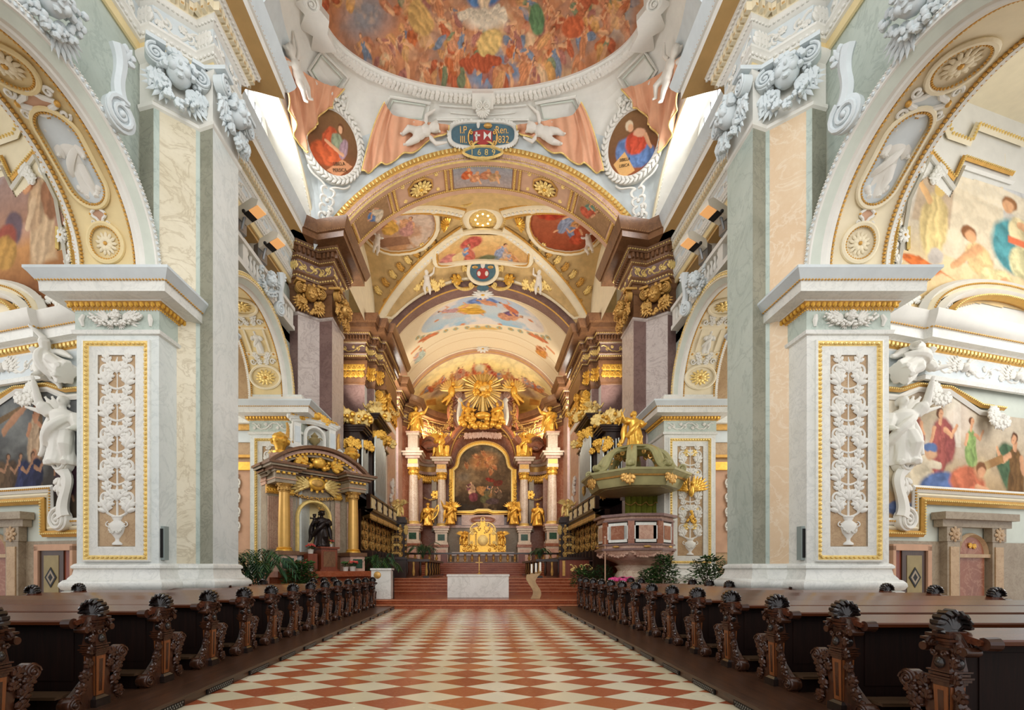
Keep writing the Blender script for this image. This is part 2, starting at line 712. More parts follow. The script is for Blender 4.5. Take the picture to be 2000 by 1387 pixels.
class Paint:
 """paints figures, cloth and cloud into colour arrays over coordinates U, V (any units, V up)"""

 def __init__(self, U, V, unit, seed=1, warp=0.12):
  self.u0, self.v0, self.k, self.seed = U, V, unit, seed
  f = 1.0 / unit
  self.U = U + unit * warp * 2 * (fbm(U * f * 1.1, V * f * 1.1, seed) - 0.5)
  self.V = V + unit * warp * 2 * (fbm(U * f * 1.1, V * f * 1.1, seed + 40) - 0.5)
  self.U = self.U + unit * 0.09 * (fbm(U * f * 4.5, V * f * 4.5, seed + 60) - 0.5)
  self.V = self.V + unit * 0.09 * (fbm(U * f * 4.5, V * f * 4.5, seed + 80) - 0.5)
  self.C = np.zeros(U.shape + (3,))

 def finish(self, amt=0.5):
  """brushy tone variation over the whole picture"""
  k = 2.6 / self.k
  n = np.abs(fbm(self.u0 * k, self.v0 * k, self.seed + 90, 5) - 0.5)
  m = fbm(self.u0 * k * 0.4, self.v0 * k * 0.4, self.seed + 95, 3)
  self.C *= (1 - 0.35 * amt + np.clip(n * 6, 0, 1) * 0.5 * amt + (m - 0.5) * 0.5 * amt)[..., None]

 def fill(self, c):
  self.C[:] = lin(c)

 def blend(self, a, c, shade=None):
  c = np.array(lin(c))
  if shade is not None:
   c = c * shade[..., None]
  self.C = self.C * (1 - a[..., None]) + c * a[..., None]

 def vgrad(self, stops):
  v = self.V
  ys = [s[0] for s in stops]
  cs = np.array([lin(s[1]) for s in stops])
  for k in range(3):
   self.C[..., k] = np.interp(v, ys, cs[:, k])

 def clouds(self, c, scale, th=0.5, soft=0.12, seed=3, amt=1.0, sx=1.0):
  n = fbm(self.u0 / scale / sx, self.v0 / scale, seed, 5)
  self.blend(np.clip((n - th) / soft, 0, 1) * amt, c)

 def _loc(self, cx, cy, ang):
  c, s = math.cos(ang), math.sin(ang)
  du, dv = self.U - cx, self.V - cy
  return du * c + dv * s, -du * s + dv * c

 def ell(self, cx, cy, rx, ry, col, ang=0.0, soft=0.25, amt=1.0):
  a, b = self._loc(cx, cy, ang)
  r = np.sqrt((a / rx) ** 2 + (b / ry) ** 2)
  self.blend(np.clip((1 - r) / soft, 0, 1) * amt, col)

 def cloth(self, cx, cy, rx, ry, col, ang=0.0, folds=5, amt=1.0, soft=0.18):
  a, b = self._loc(cx, cy, ang)
  r = np.sqrt((a / rx) ** 2 + (b / ry) ** 2)
  m = np.clip((1 - r) / soft, 0, 1) * amt
  n = fbm(a / rx * 2.2 + cx, b / ry * 2.2 + cy, self.seed + 7)
  w = np.sin(folds * (a / rx) * 1.9 + 2.2 * (b / ry) + 9 * n)
  self.blend(m, col, 1 + 0.17 * w + 0.5 * (n - 0.5) - 0.14 * r)

 def limb(self, x0, y0, x1, y1, r0, r1, col):
  dx, dy = x1 - x0, y1 - y0
  l2 = dx * dx + dy * dy + 1e-9
  t = np.clip(((self.U - x0) * dx + (self.V - y0) * dy) / l2, 0, 1)
  d = np.hypot(self.U - x0 - t * dx, self.V - y0 - t * dy)
  r = r0 + (r1 - r0) * t
  side = ((self.U - x0) * dy - (self.V - y0) * dx) / math.sqrt(l2) / r
  self.blend(np.clip((1 - d / r) / 0.3, 0, 1), col, 1 - 0.16 * np.clip(side, -1, 1))

 def poly(self, pts, col, soft=0.01, amt=1.0):
  """convex polygon, counter-clockwise"""
  d = np.full(self.U.shape, 1e9)
  n = len(pts)
  for i in range(n):
   x0, y0 = pts[i]
   x1, y1 = pts[(i + 1) % n]
   l = math.hypot(x1 - x0, y1 - y0) + 1e-9
   d = np.minimum(d, ((x1 - x0) * (self.v0 - y0) - (y1 - y0) * (self.u0 - x0)) / l)
  self.blend(np.clip(d / soft, 0, 1) * amt, col)

 def figure(self, x, y, h, robe, ang=0.0, skin=(214, 160, 122), hair=(96, 62, 40), pose=0, cloak=None):
  """a draped figure h tall, feet at the bottom, rotated by ang about its middle"""
  c, s = math.cos(ang), math.sin(ang)

  def P(a, b):
   return x + (a * c - b * s) * h, y + (a * s + b * c) * h
  if cloak is not None:
   q = P(0.10 * (1 if pose % 2 else -1), 0.02)
   self.cloth(*q, 0.24 * h, 0.36 * h, cloak, ang + 0.3, 4)
  if pose == 2:      # seated / kneeling
   self.cloth(*P(-0.08, -0.20), 0.26 * h, 0.20 * h, robe, ang + 0.3, 4)
   self.cloth(*P(0.02, 0.06), 0.14 * h, 0.24 * h, robe, ang, 3)
  else:
   self.cloth(*P(0.0, -0.18), 0.17 * h, 0.34 * h, robe, ang + (0.15 if pose else -0.1), 5)
   self.cloth(*P(0.0, 0.10), 0.13 * h, 0.20 * h, robe, ang, 3)
   self.limb(*P(-0.06, -0.45), *P(-0.09, -0.52), 0.04 * h, 0.03 * h, skin)
  d = 1 if pose % 2 else -1
  self.limb(*P(0.10 * d, 0.18), *P(0.24 * d, 0.10), 0.045 * h, 0.035 * h, skin)
  self.limb(*P(0.24 * d, 0.10), *P(0.32 * d, 0.26), 0.035 * h, 0.028 * h, skin)
  self.limb(*P(-0.10 * d, 0.17), *P(-0.15 * d, -0.02), 0.045 * h, 0.035 * h, skin)
  self.limb(*P(0, 0.26), *P(0.01, 0.33), 0.04 * h, 0.04 * h, skin)
  self.ell(*P(-0.01, 0.405), 0.072 * h, 0.085 * h, hair, ang)
  self.ell(*P(0.018 * d, 0.39), 0.05 * h, 0.068 * h, skin, ang)
  self.ell(*P(0.03 * d, 0.39), 0.022 * h, 0.012 * h, (150, 96, 70), ang, 0.6, 0.6)


def paint_object(name, P, C, parent=None, flip=False, thick=None, mask=None):
 """grid of points P (nu,nv,3) with colours C; optional mask keeps only faces whose corners are inside"""
 nu, nv = P.shape[:2]
 me = bpy.data.meshes.new(name)
 idx = np.arange(nu * nv).reshape(nu, nv)
 q = np.stack([idx[:-1, :-1], idx[1:, :-1], idx[1:, 1:], idx[:-1, 1:]], -1)
 if mask is not None:
  k = mask[:-1, :-1] & mask[1:, :-1] & mask[1:, 1:] & mask[:-1, 1:]
  q = q[k]
 else:
  q = q.reshape(-1, 4)
 if flip:
  q = q[:, ::-1]
 V = P.reshape(-1, 3)
 Cf = C.reshape(-1, 3)
 used = np.unique(q)
 rm = np.full(len(V), -1)
 rm[used] = np.arange(len(used))
 q = rm[q]
 V, Cf = V[used], Cf[used]
 me.from_pydata(V.tolist(), [], q.tolist())
 a = me.color_attributes.new('paint', 'FLOAT_COLOR', 'POINT')
 a.data.foreach_set('color', np.hstack([np.clip(Cf, 0, 1), np.ones((len(Cf), 1))]).astype(np.float32).ravel())
 me.materials.append(MATS['fresco'])
 me.polygons.foreach_set('use_smooth', [True] * len(me.polygons))
 me.update()
 o = bpy.data.objects.new(name, me)
 COL.objects.link(o)
 if parent is not None:
  o.parent = parent
  o.matrix_parent_inverse = WM[parent.name].inverted()
 WM[o.name] = Matrix.Identity(4)
 return o


def flat_panel(o, ex, ey, w, h, nu, nv):
 """rectangular grid centred on o with axes ex, ey; returns P, U, V (U,V in metres from the centre)"""
 u = np.linspace(-w / 2, w / 2, nu)
 v = np.linspace(-h / 2, h / 2, nv)
 U, V = np.meshgrid(u, v, indexing='ij')
 P = np.array(o, float) + U[..., None] * np.array(ex, float) + V[..., None] * np.array(ey, float)
 return P, U, V

# ------------------------------------------------------------------ ornament library (local x right, y up, z out)
def spiral(cx, cy, r0, r1, a0, turns, n=22, z=0.0):
 out = []
 for i in range(n):
  t = i / (n - 1)
  r = r0 + (r1 - r0) * t ** 0.8
  a = a0 + 2 * PI * turns * t
  out.append((cx + r * math.cos(a), cy + r * math.sin(a), z))
 return out


def bez(p0, p1, p2, p3, n=12):
 t = np.linspace(0, 1, n)[:, None]
 p0, p1, p2, p3 = [np.array(p, float) for p in (p0, p1, p2, p3)]
 return p0 * (1 - t) ** 3 + 3 * p1 * t * (1 - t) ** 2 + 3 * p2 * t * t * (1 - t) + p3 * t ** 3


def rosette(mb, T, r, mat, petals=12, core=None, dish=None):
 """flower with two rings of petals"""
 for ring, (k, rr, ln, zz) in enumerate(((petals, 0.62, 0.36, 0.06), (max(6, petals * 2 // 3), 0.36, 0.26, 0.14))):
  for i in range(k):
   a = 2 * PI * (i + 0.5 * ring) / k
   c, s = math.cos(a), math.sin(a)
   rot = np.array(((c, -s, 0), (s, c, 0), (0, 0, 1)))
   mb.ball((rr * r * c, rr * r * s, zz * r), (ln * r, 1.9 * r / k, 0.10 * r), mat, 6, 4, T, rot)
 mb.ball((0, 0, 0.18 * r), (0.17 * r, 0.17 * r, 0.14 * r), core or mat, 8, 5, T)


def leafy(mb, T, x, y, ang, ln, mat, w=0.32, z=0.0, lift=0.12):
 """acanthus lobe: a long centre lobe with side lobes"""
 c, s = math.cos(ang), math.sin(ang)
 rot = np.array(((c, -s, 0), (s, c, 0), (0, 0, 1)))
 for t, l, off, da in ((0.5, 0.5, 0, 0), (0.35, 0.26, 0.22, 0.7), (0.35, 0.26, -0.22, -0.7), (0.65, 0.22, 0.15, 0.55), (0.65, 0.22, -0.15, -0.55)):
  p = np.array((t * ln, off * ln, z + lift * ln * 0.5)) @ rot.T + np.array((x, y, 0))
  c2, s2 = math.cos(ang + da), math.sin(ang + da)
  r2 = np.array(((c2, -s2, 0), (s2, c2, 0), (0, 0, 1)))
  mb.ball(p, (l * ln, w * ln * (0.45 if off else 0.4), lift * ln), mat, 6, 4, T, r2)


def volute(mb, T, r, mat, depth=0.4, flip=1):
 """rolled scroll seen from its end (z out)"""
 mb.tube([(flip * x, y, z) for x, y, z in spiral(0, 0, r, r * 0.15, PI / 2, 2.1, 30, depth * r)], [r * 0.16, r * 0.1], mat, 6, T, flat=0.9, nrm=(0, 0, 1))
 mb.lathe([(r * 0.95, -depth * r * 0.6), (r * 0.98, depth * r * 0.7), (r * 0.86, depth * r * 0.85), (0.0, depth * r * 0.72)], mat, 20, T)
 mb.ball((0, 0, depth * r), r * 0.2, mat, 8, 5, T)


def garland(mb, T, pts, r, mat, seed=0, dense=1.0):
 rnd = random.Random(seed)
 P = np.asarray(pts, float)
 L = np.sum(np.linalg.norm(np.diff(P, axis=0), axis=1))
 n = max(4, int(L / (r * 0.75) * dense))
 ts = np.linspace(0, 1, n)
 idx = np.linspace(0, 1, len(P))
 for t in ts:
  c = np.array([np.interp(t, idx, P[:, k]) for k in range(3)])
  for q in range(3):
   a = rnd.uniform(0, 2 * PI)
   o = np.array((math.cos(a), math.sin(a), rnd.uniform(0.0, 0.9))) * r * 0.65
   mb.ball(c + o, r * rnd.uniform(0.4, 0.62), mat, 6, 4, T)


def wing(mb, T, x, y, ang, ln, mat, side=1, z=0.0, rows=3):
 """feathered wing spreading from (x, y)"""
 for row in range(rows):
  k = 7 - row
  for i in range(k):
   a = ang + side * (-0.75 + 1.3 * i / (k - 1))
   l = ln * (1.0 - 0.27 * row) * (0.62 + 0.38 * math.sin(PI * (0.25 + 0.6 * i / k)))
   c, s = math.cos(a), math.sin(a)
   rot = np.array(((c, -s, 0), (s, c, 0), (0, 0, 1)))
   mb.ball((x + c * l * 0.55, y + s * l * 0.55, z + 0.06 * ln * row), (l * 0.5, ln * 0.085, ln * 0.05), mat, 6, 4, T, rot)


def cherub(mb, T, r, mat, wings=True, seed=0):
 """winged child's head: face, cheeks, eyes, nose, curls"""
 rnd = random.Random(seed)
 mb.ball((0, 0, 0.5 * r), (0.82 * r, r, 0.85 * r), mat, 14, 10, T)
 for sx in (-1, 1):
  mb.ball((sx * 0.38 * r, -0.28 * r, 1.05 * r), 0.32 * r, mat, 8, 6, T)
  mb.ball((sx * 0.33 * r, 0.13 * r, 1.22 * r), (0.16 * r, 0.10 * r, 0.1 * r), mat, 6, 4, T)
  mb.ball((sx * 0.32 * r, 0.3 * r, 1.2 * r), (0.22 * r, 0.07 * r, 0.13 * r), mat, 6, 4, T)
  if wings:
   wing(mb, T, sx * 0.5 * r, -0.75 * r, PI / 2 - sx * PI * 0.72, 1.9 * r, mat, sx, 0.15 * r)
 mb.ball((0, -0.05 * r, 1.35 * r), (0.13 * r, 0.2 * r, 0.18 * r), mat, 6, 5, T)
 mb.ball((0, -0.42 * r, 1.25 * r), (0.22 * r, 0.09 * r, 0.12 * r), mat, 6, 4, T)
 mb.ball((0, -0.7 * r, 1.08 * r), (0.25 * r, 0.18 * r, 0.18 * r), mat, 6, 4, T)
 for i in range(22):
  a = PI * (-0.12 + 1.24 * rnd.random())
  rr = r * rnd.uniform(0.88, 1.12)
  mb.ball((rr * math.cos(a) * 0.95, rr * math.sin(a) * 0.95 + 0.08 * r, rnd.uniform(0.1, 0.85) * r), r * rnd.uniform(0.2, 0.32), mat, 6, 4, T)


def shell(mb, T, r, mat, ribs=9, a0=0.0, a1=PI):
 for i in range(ribs):
  a = a0 + (a1 - a0) * (i + 0.5) / ribs
  c, s = math.cos(a), math.sin(a)
  mb.tube([(0.12 * r * c, 0.12 * r * s, 0.05 * r), (0.55 * r * c, 0.55 * r * s, 0.22 * r), (0.92 * r * c, 0.92 * r * s, 0.2 * r), (r * c, r * s, 0.32 * r)],
    [0.05 * r, 0.13 * r, 0.17 * r, 0.06 * r], mat, 5, T)
 mb.ball((0, 0, 0.1 * r), 0.17 * r, mat, 6, 5, T)


def scroll_c(mb, T, x0, y0, x1, y1, r, mat, w=None, flip=1):
 """C-scroll between two points with rolled ends"""
 w = w or r * 0.22
 d = np.array((x1 - x0, y1 - y0))
 l = np.linalg.norm(d)
 n = np.array((-d[1], d[0])) / l * flip
 a, b = np.array((x0, y0)), np.array((x1, y1))
 P = bez((*a, 0), (*(a + d * 0.1 + n * l * 0.35), 0), (*(b - d * 0.1 + n * l * 0.35), 0), (*b, 0), 14)
 mb.tube(P, [w * 0.7, w * 1.15, w * 0.7], mat, 6, T, 0.8, (0, 0, 1))
 for (c, sg) in ((a, 1), (b, -1)):
  ctr = c + d / l * r * sg * 0.9
  a0 = math.atan2(*(c - ctr)[::-1])
  mb.tube(spiral(ctr[0], ctr[1], r * 0.9, r * 0.15, a0, -1.3 * sg * flip, 18), [w * 0.75, w * 0.5], mat, 6, T, 0.8, (0, 0, 1))
  mb.ball((ctr[0], ctr[1], 0), (r * 0.28, r * 0.28, r * 0.3), mat, 6, 5, T)


def rinceau(w, h, mat, urn=True, rows=6, seed=1, gold=None, figure=False):
 """candelabrum of scrolling foliage growing out of an urn; centred on x=0, from y=0 to h"""
 mb = MB()
 y = 0.0
 W = w / 2
 if urn:
  uh = h * 0.15
  mb.lathe([(0.30 * W, 0), (0.30 * W, uh * 0.06), (0.12 * W, uh * 0.14), (0.12 * W, uh * 0.22), (0.36 * W, uh * 0.42), (0.46 * W, uh * 0.62), (0.44 * W, uh * 0.76), (0.22 * W, uh * 0.86), (0.34 * W, uh)],
    mat, 16, M4(x=(1, 0, 0), y=(0, 0, 1), z=(0, 1, 0), s=(1, 0.4, 1)))
  for sx in (-1, 1):
   mb.tube(spiral(sx * 0.5 * W, uh * 0.72, 0.17 * W, 0.05 * W, PI / 2, sx * -1.0, 14, 0.02), 0.035 * W, mat, 5, None, 0.8, (0, 0, 1))
   garland(mb, None, bez((sx * 0.02, uh * 0.5, 0.06), (sx * 0.1 * W, uh * 0.36, 0.1), (sx * 0.3 * W, uh * 0.4, 0.1), (sx * 0.42 * W, uh * 0.62, 0.04), 6), 0.05 * W, mat, 2)
  y = uh
 rh = (h - y) / rows
 mb.tube([(0, y, 0), (0, h, 0)], [0.07 * W, 0.03 * W], mat, 6, None, 0.7, (0, 0, 1))
 for k in range(rows):
  y0 = y + k * rh
  odd = k % 2
  for sx in (-1, 1):
   r = min(0.30 * W, rh * 0.30)
   cx, cy = sx * (W - r * 1.25), y0 + rh * 0.62
   P = bez((0, y0, 0), (sx * W * 0.55, y0 + rh * 0.02, 0), (sx * W * 1.02, y0 + rh * 0.30, 0), (cx + sx * r, cy, 0), 12)
   S = spiral(cx, cy, r, r * 0.2, 0 if sx > 0 else PI, 1.35 * sx, 20)
   mb.tube(list(map(tuple, P)) + S[1:], [0.07 * W, 0.085 * W, 0.045 * W], mat, 5, None, 0.9, (0, 0, 1))
   rosette(mb, M4((cx, cy, 0.0)), r * 0.6, gold if (gold and odd) else mat, 6)
   leafy(mb, None, sx * W * 0.45, y0 + rh * 0.08, PI / 2 - sx * 0.5, rh * 0.6, mat, 0.3, 0, 0.09)
   leafy(mb, None, sx * W * 0.80, y0 + rh * 0.26, PI / 2 + sx * 0.9, rh * 0.46, mat, 0.3, 0, 0.09)
   leafy(mb, None, cx - sx * r * 0.3, cy + r * 0.9, PI / 2 - sx * 0.2, rh * 0.42, mat, 0.3, 0, 0.09)
   leafy(mb, None, sx * 0.04 * W, y0 + rh * 0.5, PI / 2 - sx * 0.75, rh * 0.5, gold if (gold and not odd) else mat, 0.3, 0, 0.09)
  leafy(mb, None, 0, y0 + rh * 0.45, PI / 2, rh * 0.5, mat, 0.3, 0, 0.1)
 if urn:
  mb.ball((0, y, 0.02), (0.34 * W, 0.06 * W, 0.1 * W), mat, 10, 5)
 return mb


def frieze_scroll(mb, T, L, h, mat, n):
 """running S-scrolls along x from 0..L, height h centred on y=0"""
 st = L / n
 for i in range(n):
  x = i * st
  u = 1 if i % 2 else -1
  mb.tube(bez((x, -u * h * 0.3, 0), (x + st * 0.3, -u * h * 0.6, 0), (x + st * 0.6, u * h * 0.7, 0), (x + st, u * h * 0.3, 0), 8), h * 0.07, mat, 5, T, 0.9, (0, 0, 1))
  mb.tube(spiral(x + st * 0.5, u * h * 0.02, h * 0.28, h * 0.06, -u * PI / 2, u * 1.2, 14), h * 0.06, mat, 5, T, 0.9, (0, 0, 1))
  mb.ball((x + st * 0.5, u * h * 0.02, 0.02), h * 0.12, mat, 6, 4, T)
  leafy(mb, T, x + st * 0.1, 0, u * 1.0, h * 0.5, mat, 0.34, 0, 0.1)


def beads(mb, path, step, r, mat, closed=False, skip=0, seg=5, ring=3):
 """row of small oval beads along a 3-D path; r is a radius or a per-axis size in (along, n1, n2)"""
 P = np.asarray(path, float)
 if closed:
  P = np.vstack([P, P[:1]])
 d = np.linalg.norm(np.diff(P, axis=0), axis=1)
 c = np.concatenate([[0], np.cumsum(d)])
 n = max(2, int(c[-1] / step))
 s = (np.arange(n) + 0.5) / n * c[-1]
 Q = np.stack([np.interp(s, c, P[:, k]) for k in range(3)], 1)
 if isinstance(r, (int, float)):
  for q in Q:
   mb.ball(q, r, mat, seg, ring)
 else:
  T = np.stack([np.interp(s + 0.01, c, P[:, k]) - np.interp(s - 0.01, c, P[:, k]) for k in range(3)], 1)
  T /= np.linalg.norm(T, axis=1)[:, None] + 1e-9
  for q, t in zip(Q, T):
   a = np.array((0, 0, 1.0)) if abs(t[2]) < 0.9 else np.array((1.0, 0, 0))
   b = np.cross(t, a)
   b /= np.linalg.norm(b)
   e = np.cross(b, t)
   mb.ball(q, r, mat, seg, ring, None, np.stack([t, b, e], 1))


def offset_path(path, out, side=1.0, closed=False):
 """plan polyline moved sideways, with mitres"""
 m = MB()
 m.sweep(path, [(out, 0), (out, 1)], 'black', closed, side)
 return np.vstack(m.v)[::2][:, :2]


def lift(path2, z):
 return [(p[0], p[1], z) for p in path2]


# ------------------------------------------------------------------ draped statues (local z up, front = -y), 1 unit tall
def statue_mesh(seed=0, wings=False, arm_r=(0.30, -0.12, 0.75), arm_l=(-0.24, -0.20, 0.52), seated=False, child=False, cloak=True, lean=0.0, staff=None):
 rnd = random.Random(seed)
 mb = MB()
 mt = 'gold'
 k = rnd.uniform(0, 6)

 def wob(a, z):
  return 1 + (0.13 * math.sin(5 * a + k + 3 * z) + 0.08 * math.sin(9 * a - 2 * k + 6 * z)) * max(0.0, min(1.0, (0.62 - z) / 0.35))
 sx = lambda z: lean * z * z
 if child:
  mb.ball((0, 0, 0.46), (0.14, 0.12, 0.17), mt, 12, 8)
  mb.ball((0, -0.02, 0.62), (0.13, 0.11, 0.12), mt, 12, 8)
  mb.ball((0, -0.02, 0.84), (0.115, 0.12, 0.13), mt, 12, 8)
  mb.tube([(-0.07, 0, 0.38), (-0.13, -0.1, 0.22), (-0.09, 0.02, 0.03), (-0.10, -0.08, 0.0)], [0.09, 0.075, 0.045, 0.03], mt, 8)
  mb.tube([(0.07, 0, 0.38), (0.10, -0.02, 0.20), (0.10, 0.05, 0.02), (0.11, -0.06, 0.0)], [0.09, 0.075, 0.045, 0.03], mt, 8)
  for i in range(14):
   a = rnd.uniform(0, 2 * PI)
   mb.ball((0.1 * math.cos(a), 0.09 * math.sin(a), 0.9 + rnd.uniform(-0.03, 0.06)), 0.035, mt, 6, 4)
  hs = 0.70
 elif seated:
  mb.ball((0, 0.04, 0.30), (0.22, 0.18, 0.14), mt, 12, 8)
  for s in (-1, 1):
   mb.tube([(s * 0.09, 0.02, 0.34), (s * 0.13, -0.24, 0.36), (s * 0.12, -0.22, 0.12), (s * 0.13, -0.28, 0.02)], [0.11, 0.10, 0.085, 0.05], mt, 8)
  mb.lathe([(0.20, 0.0), (0.24, 0.08), (0.18, 0.3)], mt, 24, M4((0, -0.08, 0)), wob=wob)
  mb.lathe([(0.15, 0.3), (0.15, 0.45), (0.17, 0.6), (0.16, 0.68), (0.07, 0.75), (0.0, 0.77)], mt, 14, M4(s=(1, 0.75, 1)))
  mb.ball((0, -0.02, 0.87), (0.072, 0.082, 0.10), mt, 12, 8)
  hs = 0.68
 else:
  prof = [(0.20, 0.0), (0.21, 0.05), (0.18, 0.18), (0.165, 0.32), (0.16, 0.44), (0.135, 0.55), (0.15, 0.66), (0.16, 0.74), (0.12, 0.79), (0.05, 0.82), (0.0, 0.83)]
  v0 = mb.n
  mb.lathe(prof, mt, 28, M4(s=(1, 0.78, 1)), wob=wob)
  # bent knee under the cloth
  mb.tube([(0.06, -0.05, 0.46), (0.09, -0.14, 0.28), (0.08, -0.08, 0.08), (0.09, -0.17, 0.02)], [0.09, 0.085, 0.06, 0.045], mt, 8)
  mb.tube([(-0.08, -0.04, 0.06), (-0.09, -0.17, 0.015)], [0.06, 0.04], mt, 8)
  mb.tube([(0, 0, 0.80), (0, -0.01, 0.88)], 0.048, mt, 8)
  mb.ball((0.0, -0.02, 0.925), (0.062, 0.072, 0.080), mt, 12, 8)
  hs = 0.75
 if not child:
  mb.ball((0, 0.015, hs + 0.195), (0.074, 0.078, 0.075), mt, 10, 7)
  for i in range(12):
   a = rnd.uniform(-0.4, PI + 0.4)
   mb.ball((0.07 * math.cos(a), 0.03 + 0.05 * math.sin(a), hs + 0.13 + rnd.uniform(0, 0.1)), 0.03, mt, 6, 4)
  mb.ball((0, -0.095, hs + 0.165), (0.013, 0.022, 0.02), mt, 6, 4)
 ar = 0.055 if not child else 0.05
 for s, tgt in ((1, arm_r), (-1, arm_l)):
  sh = np.array((s * 0.145, 0, hs - 0.02))
  t = np.array(tgt, float)
  mid = (sh + t) / 2 + np.array((s * 0.05, 0.02, -0.06))
  mb.tube([sh, mid, t], [ar * 1.15, ar, ar * 0.62], mt, 8)
  if not child:
   mb.tube([sh, sh * 0.4 + mid * 0.6, mid + (0, 0, -0.03)], [ar * 1.5, ar * 1.7, ar * 1.35], mt, 8)
  d = (t - mid) / (np.linalg.norm(t - mid) + 1e-9)
  mb.ball(t + d * 0.025, (0.03, 0.026, 0.032), mt, 6, 5)
  for f in range(4):
   o = np.array((0.011 * (f - 1.5), -0.006, 0.0))
   mb.tube([t + d * 0.04 + o, t + d * (0.075 + 0.006 * (f % 2)) + o * 1.3], 0.008, mt, 5)
  mb.tube([t + d * 0.02, t + d * 0.045 + np.array((s * -0.03, -0.01, 0.008))], 0.009, mt, 5)
 if cloak:
  P = bez((0.15, 0.03, hs), (0.05, -0.2, hs - 0.15), (-0.15, -0.2, hs - 0.25), (-0.2, 0.02, hs - 0.45), 10)
  mb.tube(P, [0.05, 0.07, 0.06], mt, 7)
  P = bez((-0.14, 0.06, hs), (-0.30, 0.15, hs - 0.2), (-0.2, 0.1, hs - 0.45), (-0.32, 0.08, hs - 0.62), 10)
  mb.tube(P, [0.05, 0.09, 0.03], mt, 7)
  P = bez((0.12, 0.08, hs - 0.05), (0.24, 0.14, hs - 0.2), (0.24, 0.1, hs - 0.4), (0.27, 0.06, hs - 0.6), 10)
  mb.tube(P, [0.05, 0.07, 0.025], mt, 7)
 if wings:
  for s in (-1, 1):
   for i in range(7):
    a = 0.35 + 1.2 * i / 6
    l = 0.52 - 0.03 * i
    p0 = np.array((s * 0.07, 0.09, hs - 0.06))
    p1 = p0 + np.array((s * math.cos(a) * l, 0.10, math.sin(a) * l))
    mb.tube([p0, (p0 * 0.5 + p1 * 0.5) + (0, 0.02, 0.02), p1], [0.03, 0.05, 0.02], mt, 6, None, 0.45, (0, 1, 0))
 if staff is not None:
  mb.tube([staff[0], staff[1]], 0.014, mt, 6)
 return mb


STAT = {}


def statue(name, label, cat, loc, h, rz=0.0, mat='gold', key=None, group=None, voxel=0.016, parent=None, **kw):
 """one continuous remeshed figure standing at loc"""
 k = (key, mat) if key else (tuple(sorted((a, str(b)) for a, b in kw.items())), mat)
 if k not in STAT:
  mb = statue_mesh(**kw)
  me = bpy.data.meshes.new(name)
  me.from_pydata(np.vstack(mb.v).tolist(), [], mb.f)
  tmp = bpy.data.objects.new('tmp', me)
  COL.objects.link(tmp)
  md = tmp.modifiers.new('r', 'REMESH')
  md.mode = 'VOXEL'
  md.voxel_size = voxel
  md.use_smooth_shade = True
  ms = tmp.modifiers.new('s', 'SMOOTH')
  ms.factor = 0.5
  ms.iterations = 2
  dg = bpy.context.evaluated_depsgraph_get()
  m2 = bpy.data.meshes.new_from_object(tmp.evaluated_get(dg))
  bpy.data.objects.remove(tmp)
  m2.materials.clear()
  m2.materials.append(MATS[mat])
  STAT[k] = m2
 o = bpy.data.objects.new(name, STAT[k])
 COL.objects.link(o)
 R = Matrix.Translation(loc) @ Matrix.Rotation(rz, 4, 'Z') @ Matrix.Diagonal((h, h, h, 1))
 WM[o.name] = Matrix.Identity(4)
 if parent is not None:
  o.parent = parent
  o.matrix_parent_inverse = WM[parent.name].inverted()
 o.matrix_basis = R
 if parent is None:
  tag(o, label, cat, group)
 return o


def letter_mesh(fo, parent, T):
 """lettering as a mesh of its own"""
 COL.objects.link(fo)
 dg = bpy.context.evaluated_depsgraph_get()
 me = bpy.data.meshes.new_from_object(fo.evaluated_get(dg))
 me.name = 'inscription'
 cu = fo.data
 bpy.data.objects.remove(fo)
 bpy.data.curves.remove(cu)
 o = bpy.data.objects.new('inscription', me)
 COL.objects.link(o)
 o.parent = parent
 o.matrix_parent_inverse = WM[parent.name].inverted()
 o.matrix_basis = Matrix(T.tolist())
 WM[o.name] = Matrix.Identity(4)
 return o
# ------------------------------------------------------------------ the shell of the church
def mir(path, s):
 return [(s * x, y) for x, y in path]


P1 = [(8.58, 11.38), (8.17, 11.29), (7.41, 11.92), (7.0, 11.80), (7.0, 13.03), (7.41, 12.91), (8.17, 13.54), (8.58, 13.45)]
P2 = [(8.75, 20.62), (8.33, 20.5), (7.57, 21.10), (6.95, 20.98), (6.95, 22.7), (9.0, 22.7)]
Z_BASE, Z_CAP, Z_ARC, Z_COR = 2.02, 13.15, 14.45, 16.9

# floor, platform, choir floor ---------------------------------------------------
mb = MB()
mb.box(-17.5, 17.5, -2, 17.8, -0.3, 0, 'floor_tiles')
fl = link_mesh('floor', mb, None, 0)
tag(fl, 'red and cream rhombic marble tile floor of the nave', 'floor', kind='structure')
mb = MB()
for i, (y, z) in enumerate(((17.8, 0.17), (18.2, 0.34))):
 mb.box(-8.6, 8.6, y, 24.2, z - 0.17 if i == 0 else z - 0.16, z, 'step_marble')
 mb.box(-8.6, 8.6, y - 0.04, y + 0.2, z - 0.045, z + 0.004, 'step_edge')
for i in range(5):
 z = 0.34 + 0.15 * (i + 1)
 y = 22.2 + 0.36 * i
 mb.box(-8.6, 8.6, y, 47, z - 0.15, z, 'step_marble')
 mb.box(-8.6, 8.6, y - 0.04, y + 0.1, z - 0.045, z + 0.004, 'step_edge')
for i in range(6):
 z = 1.09 + 0.15 * (i + 1)
 mb.box(-8.6, 8.6, 33.2 + 0.36 * i, 47, z - 0.15, z, 'step_marble')
 mb.box(-8.6, 8.6, 33.16 + 0.36 * i, 33.3 + 0.36 * i, z - 0.045, z + 0.004, 'step_edge')
pf = link_mesh('floor', mb, None, 0)
tag(pf, 'red marble chancel steps and platform in front of the choir', 'floor', kind='structure')


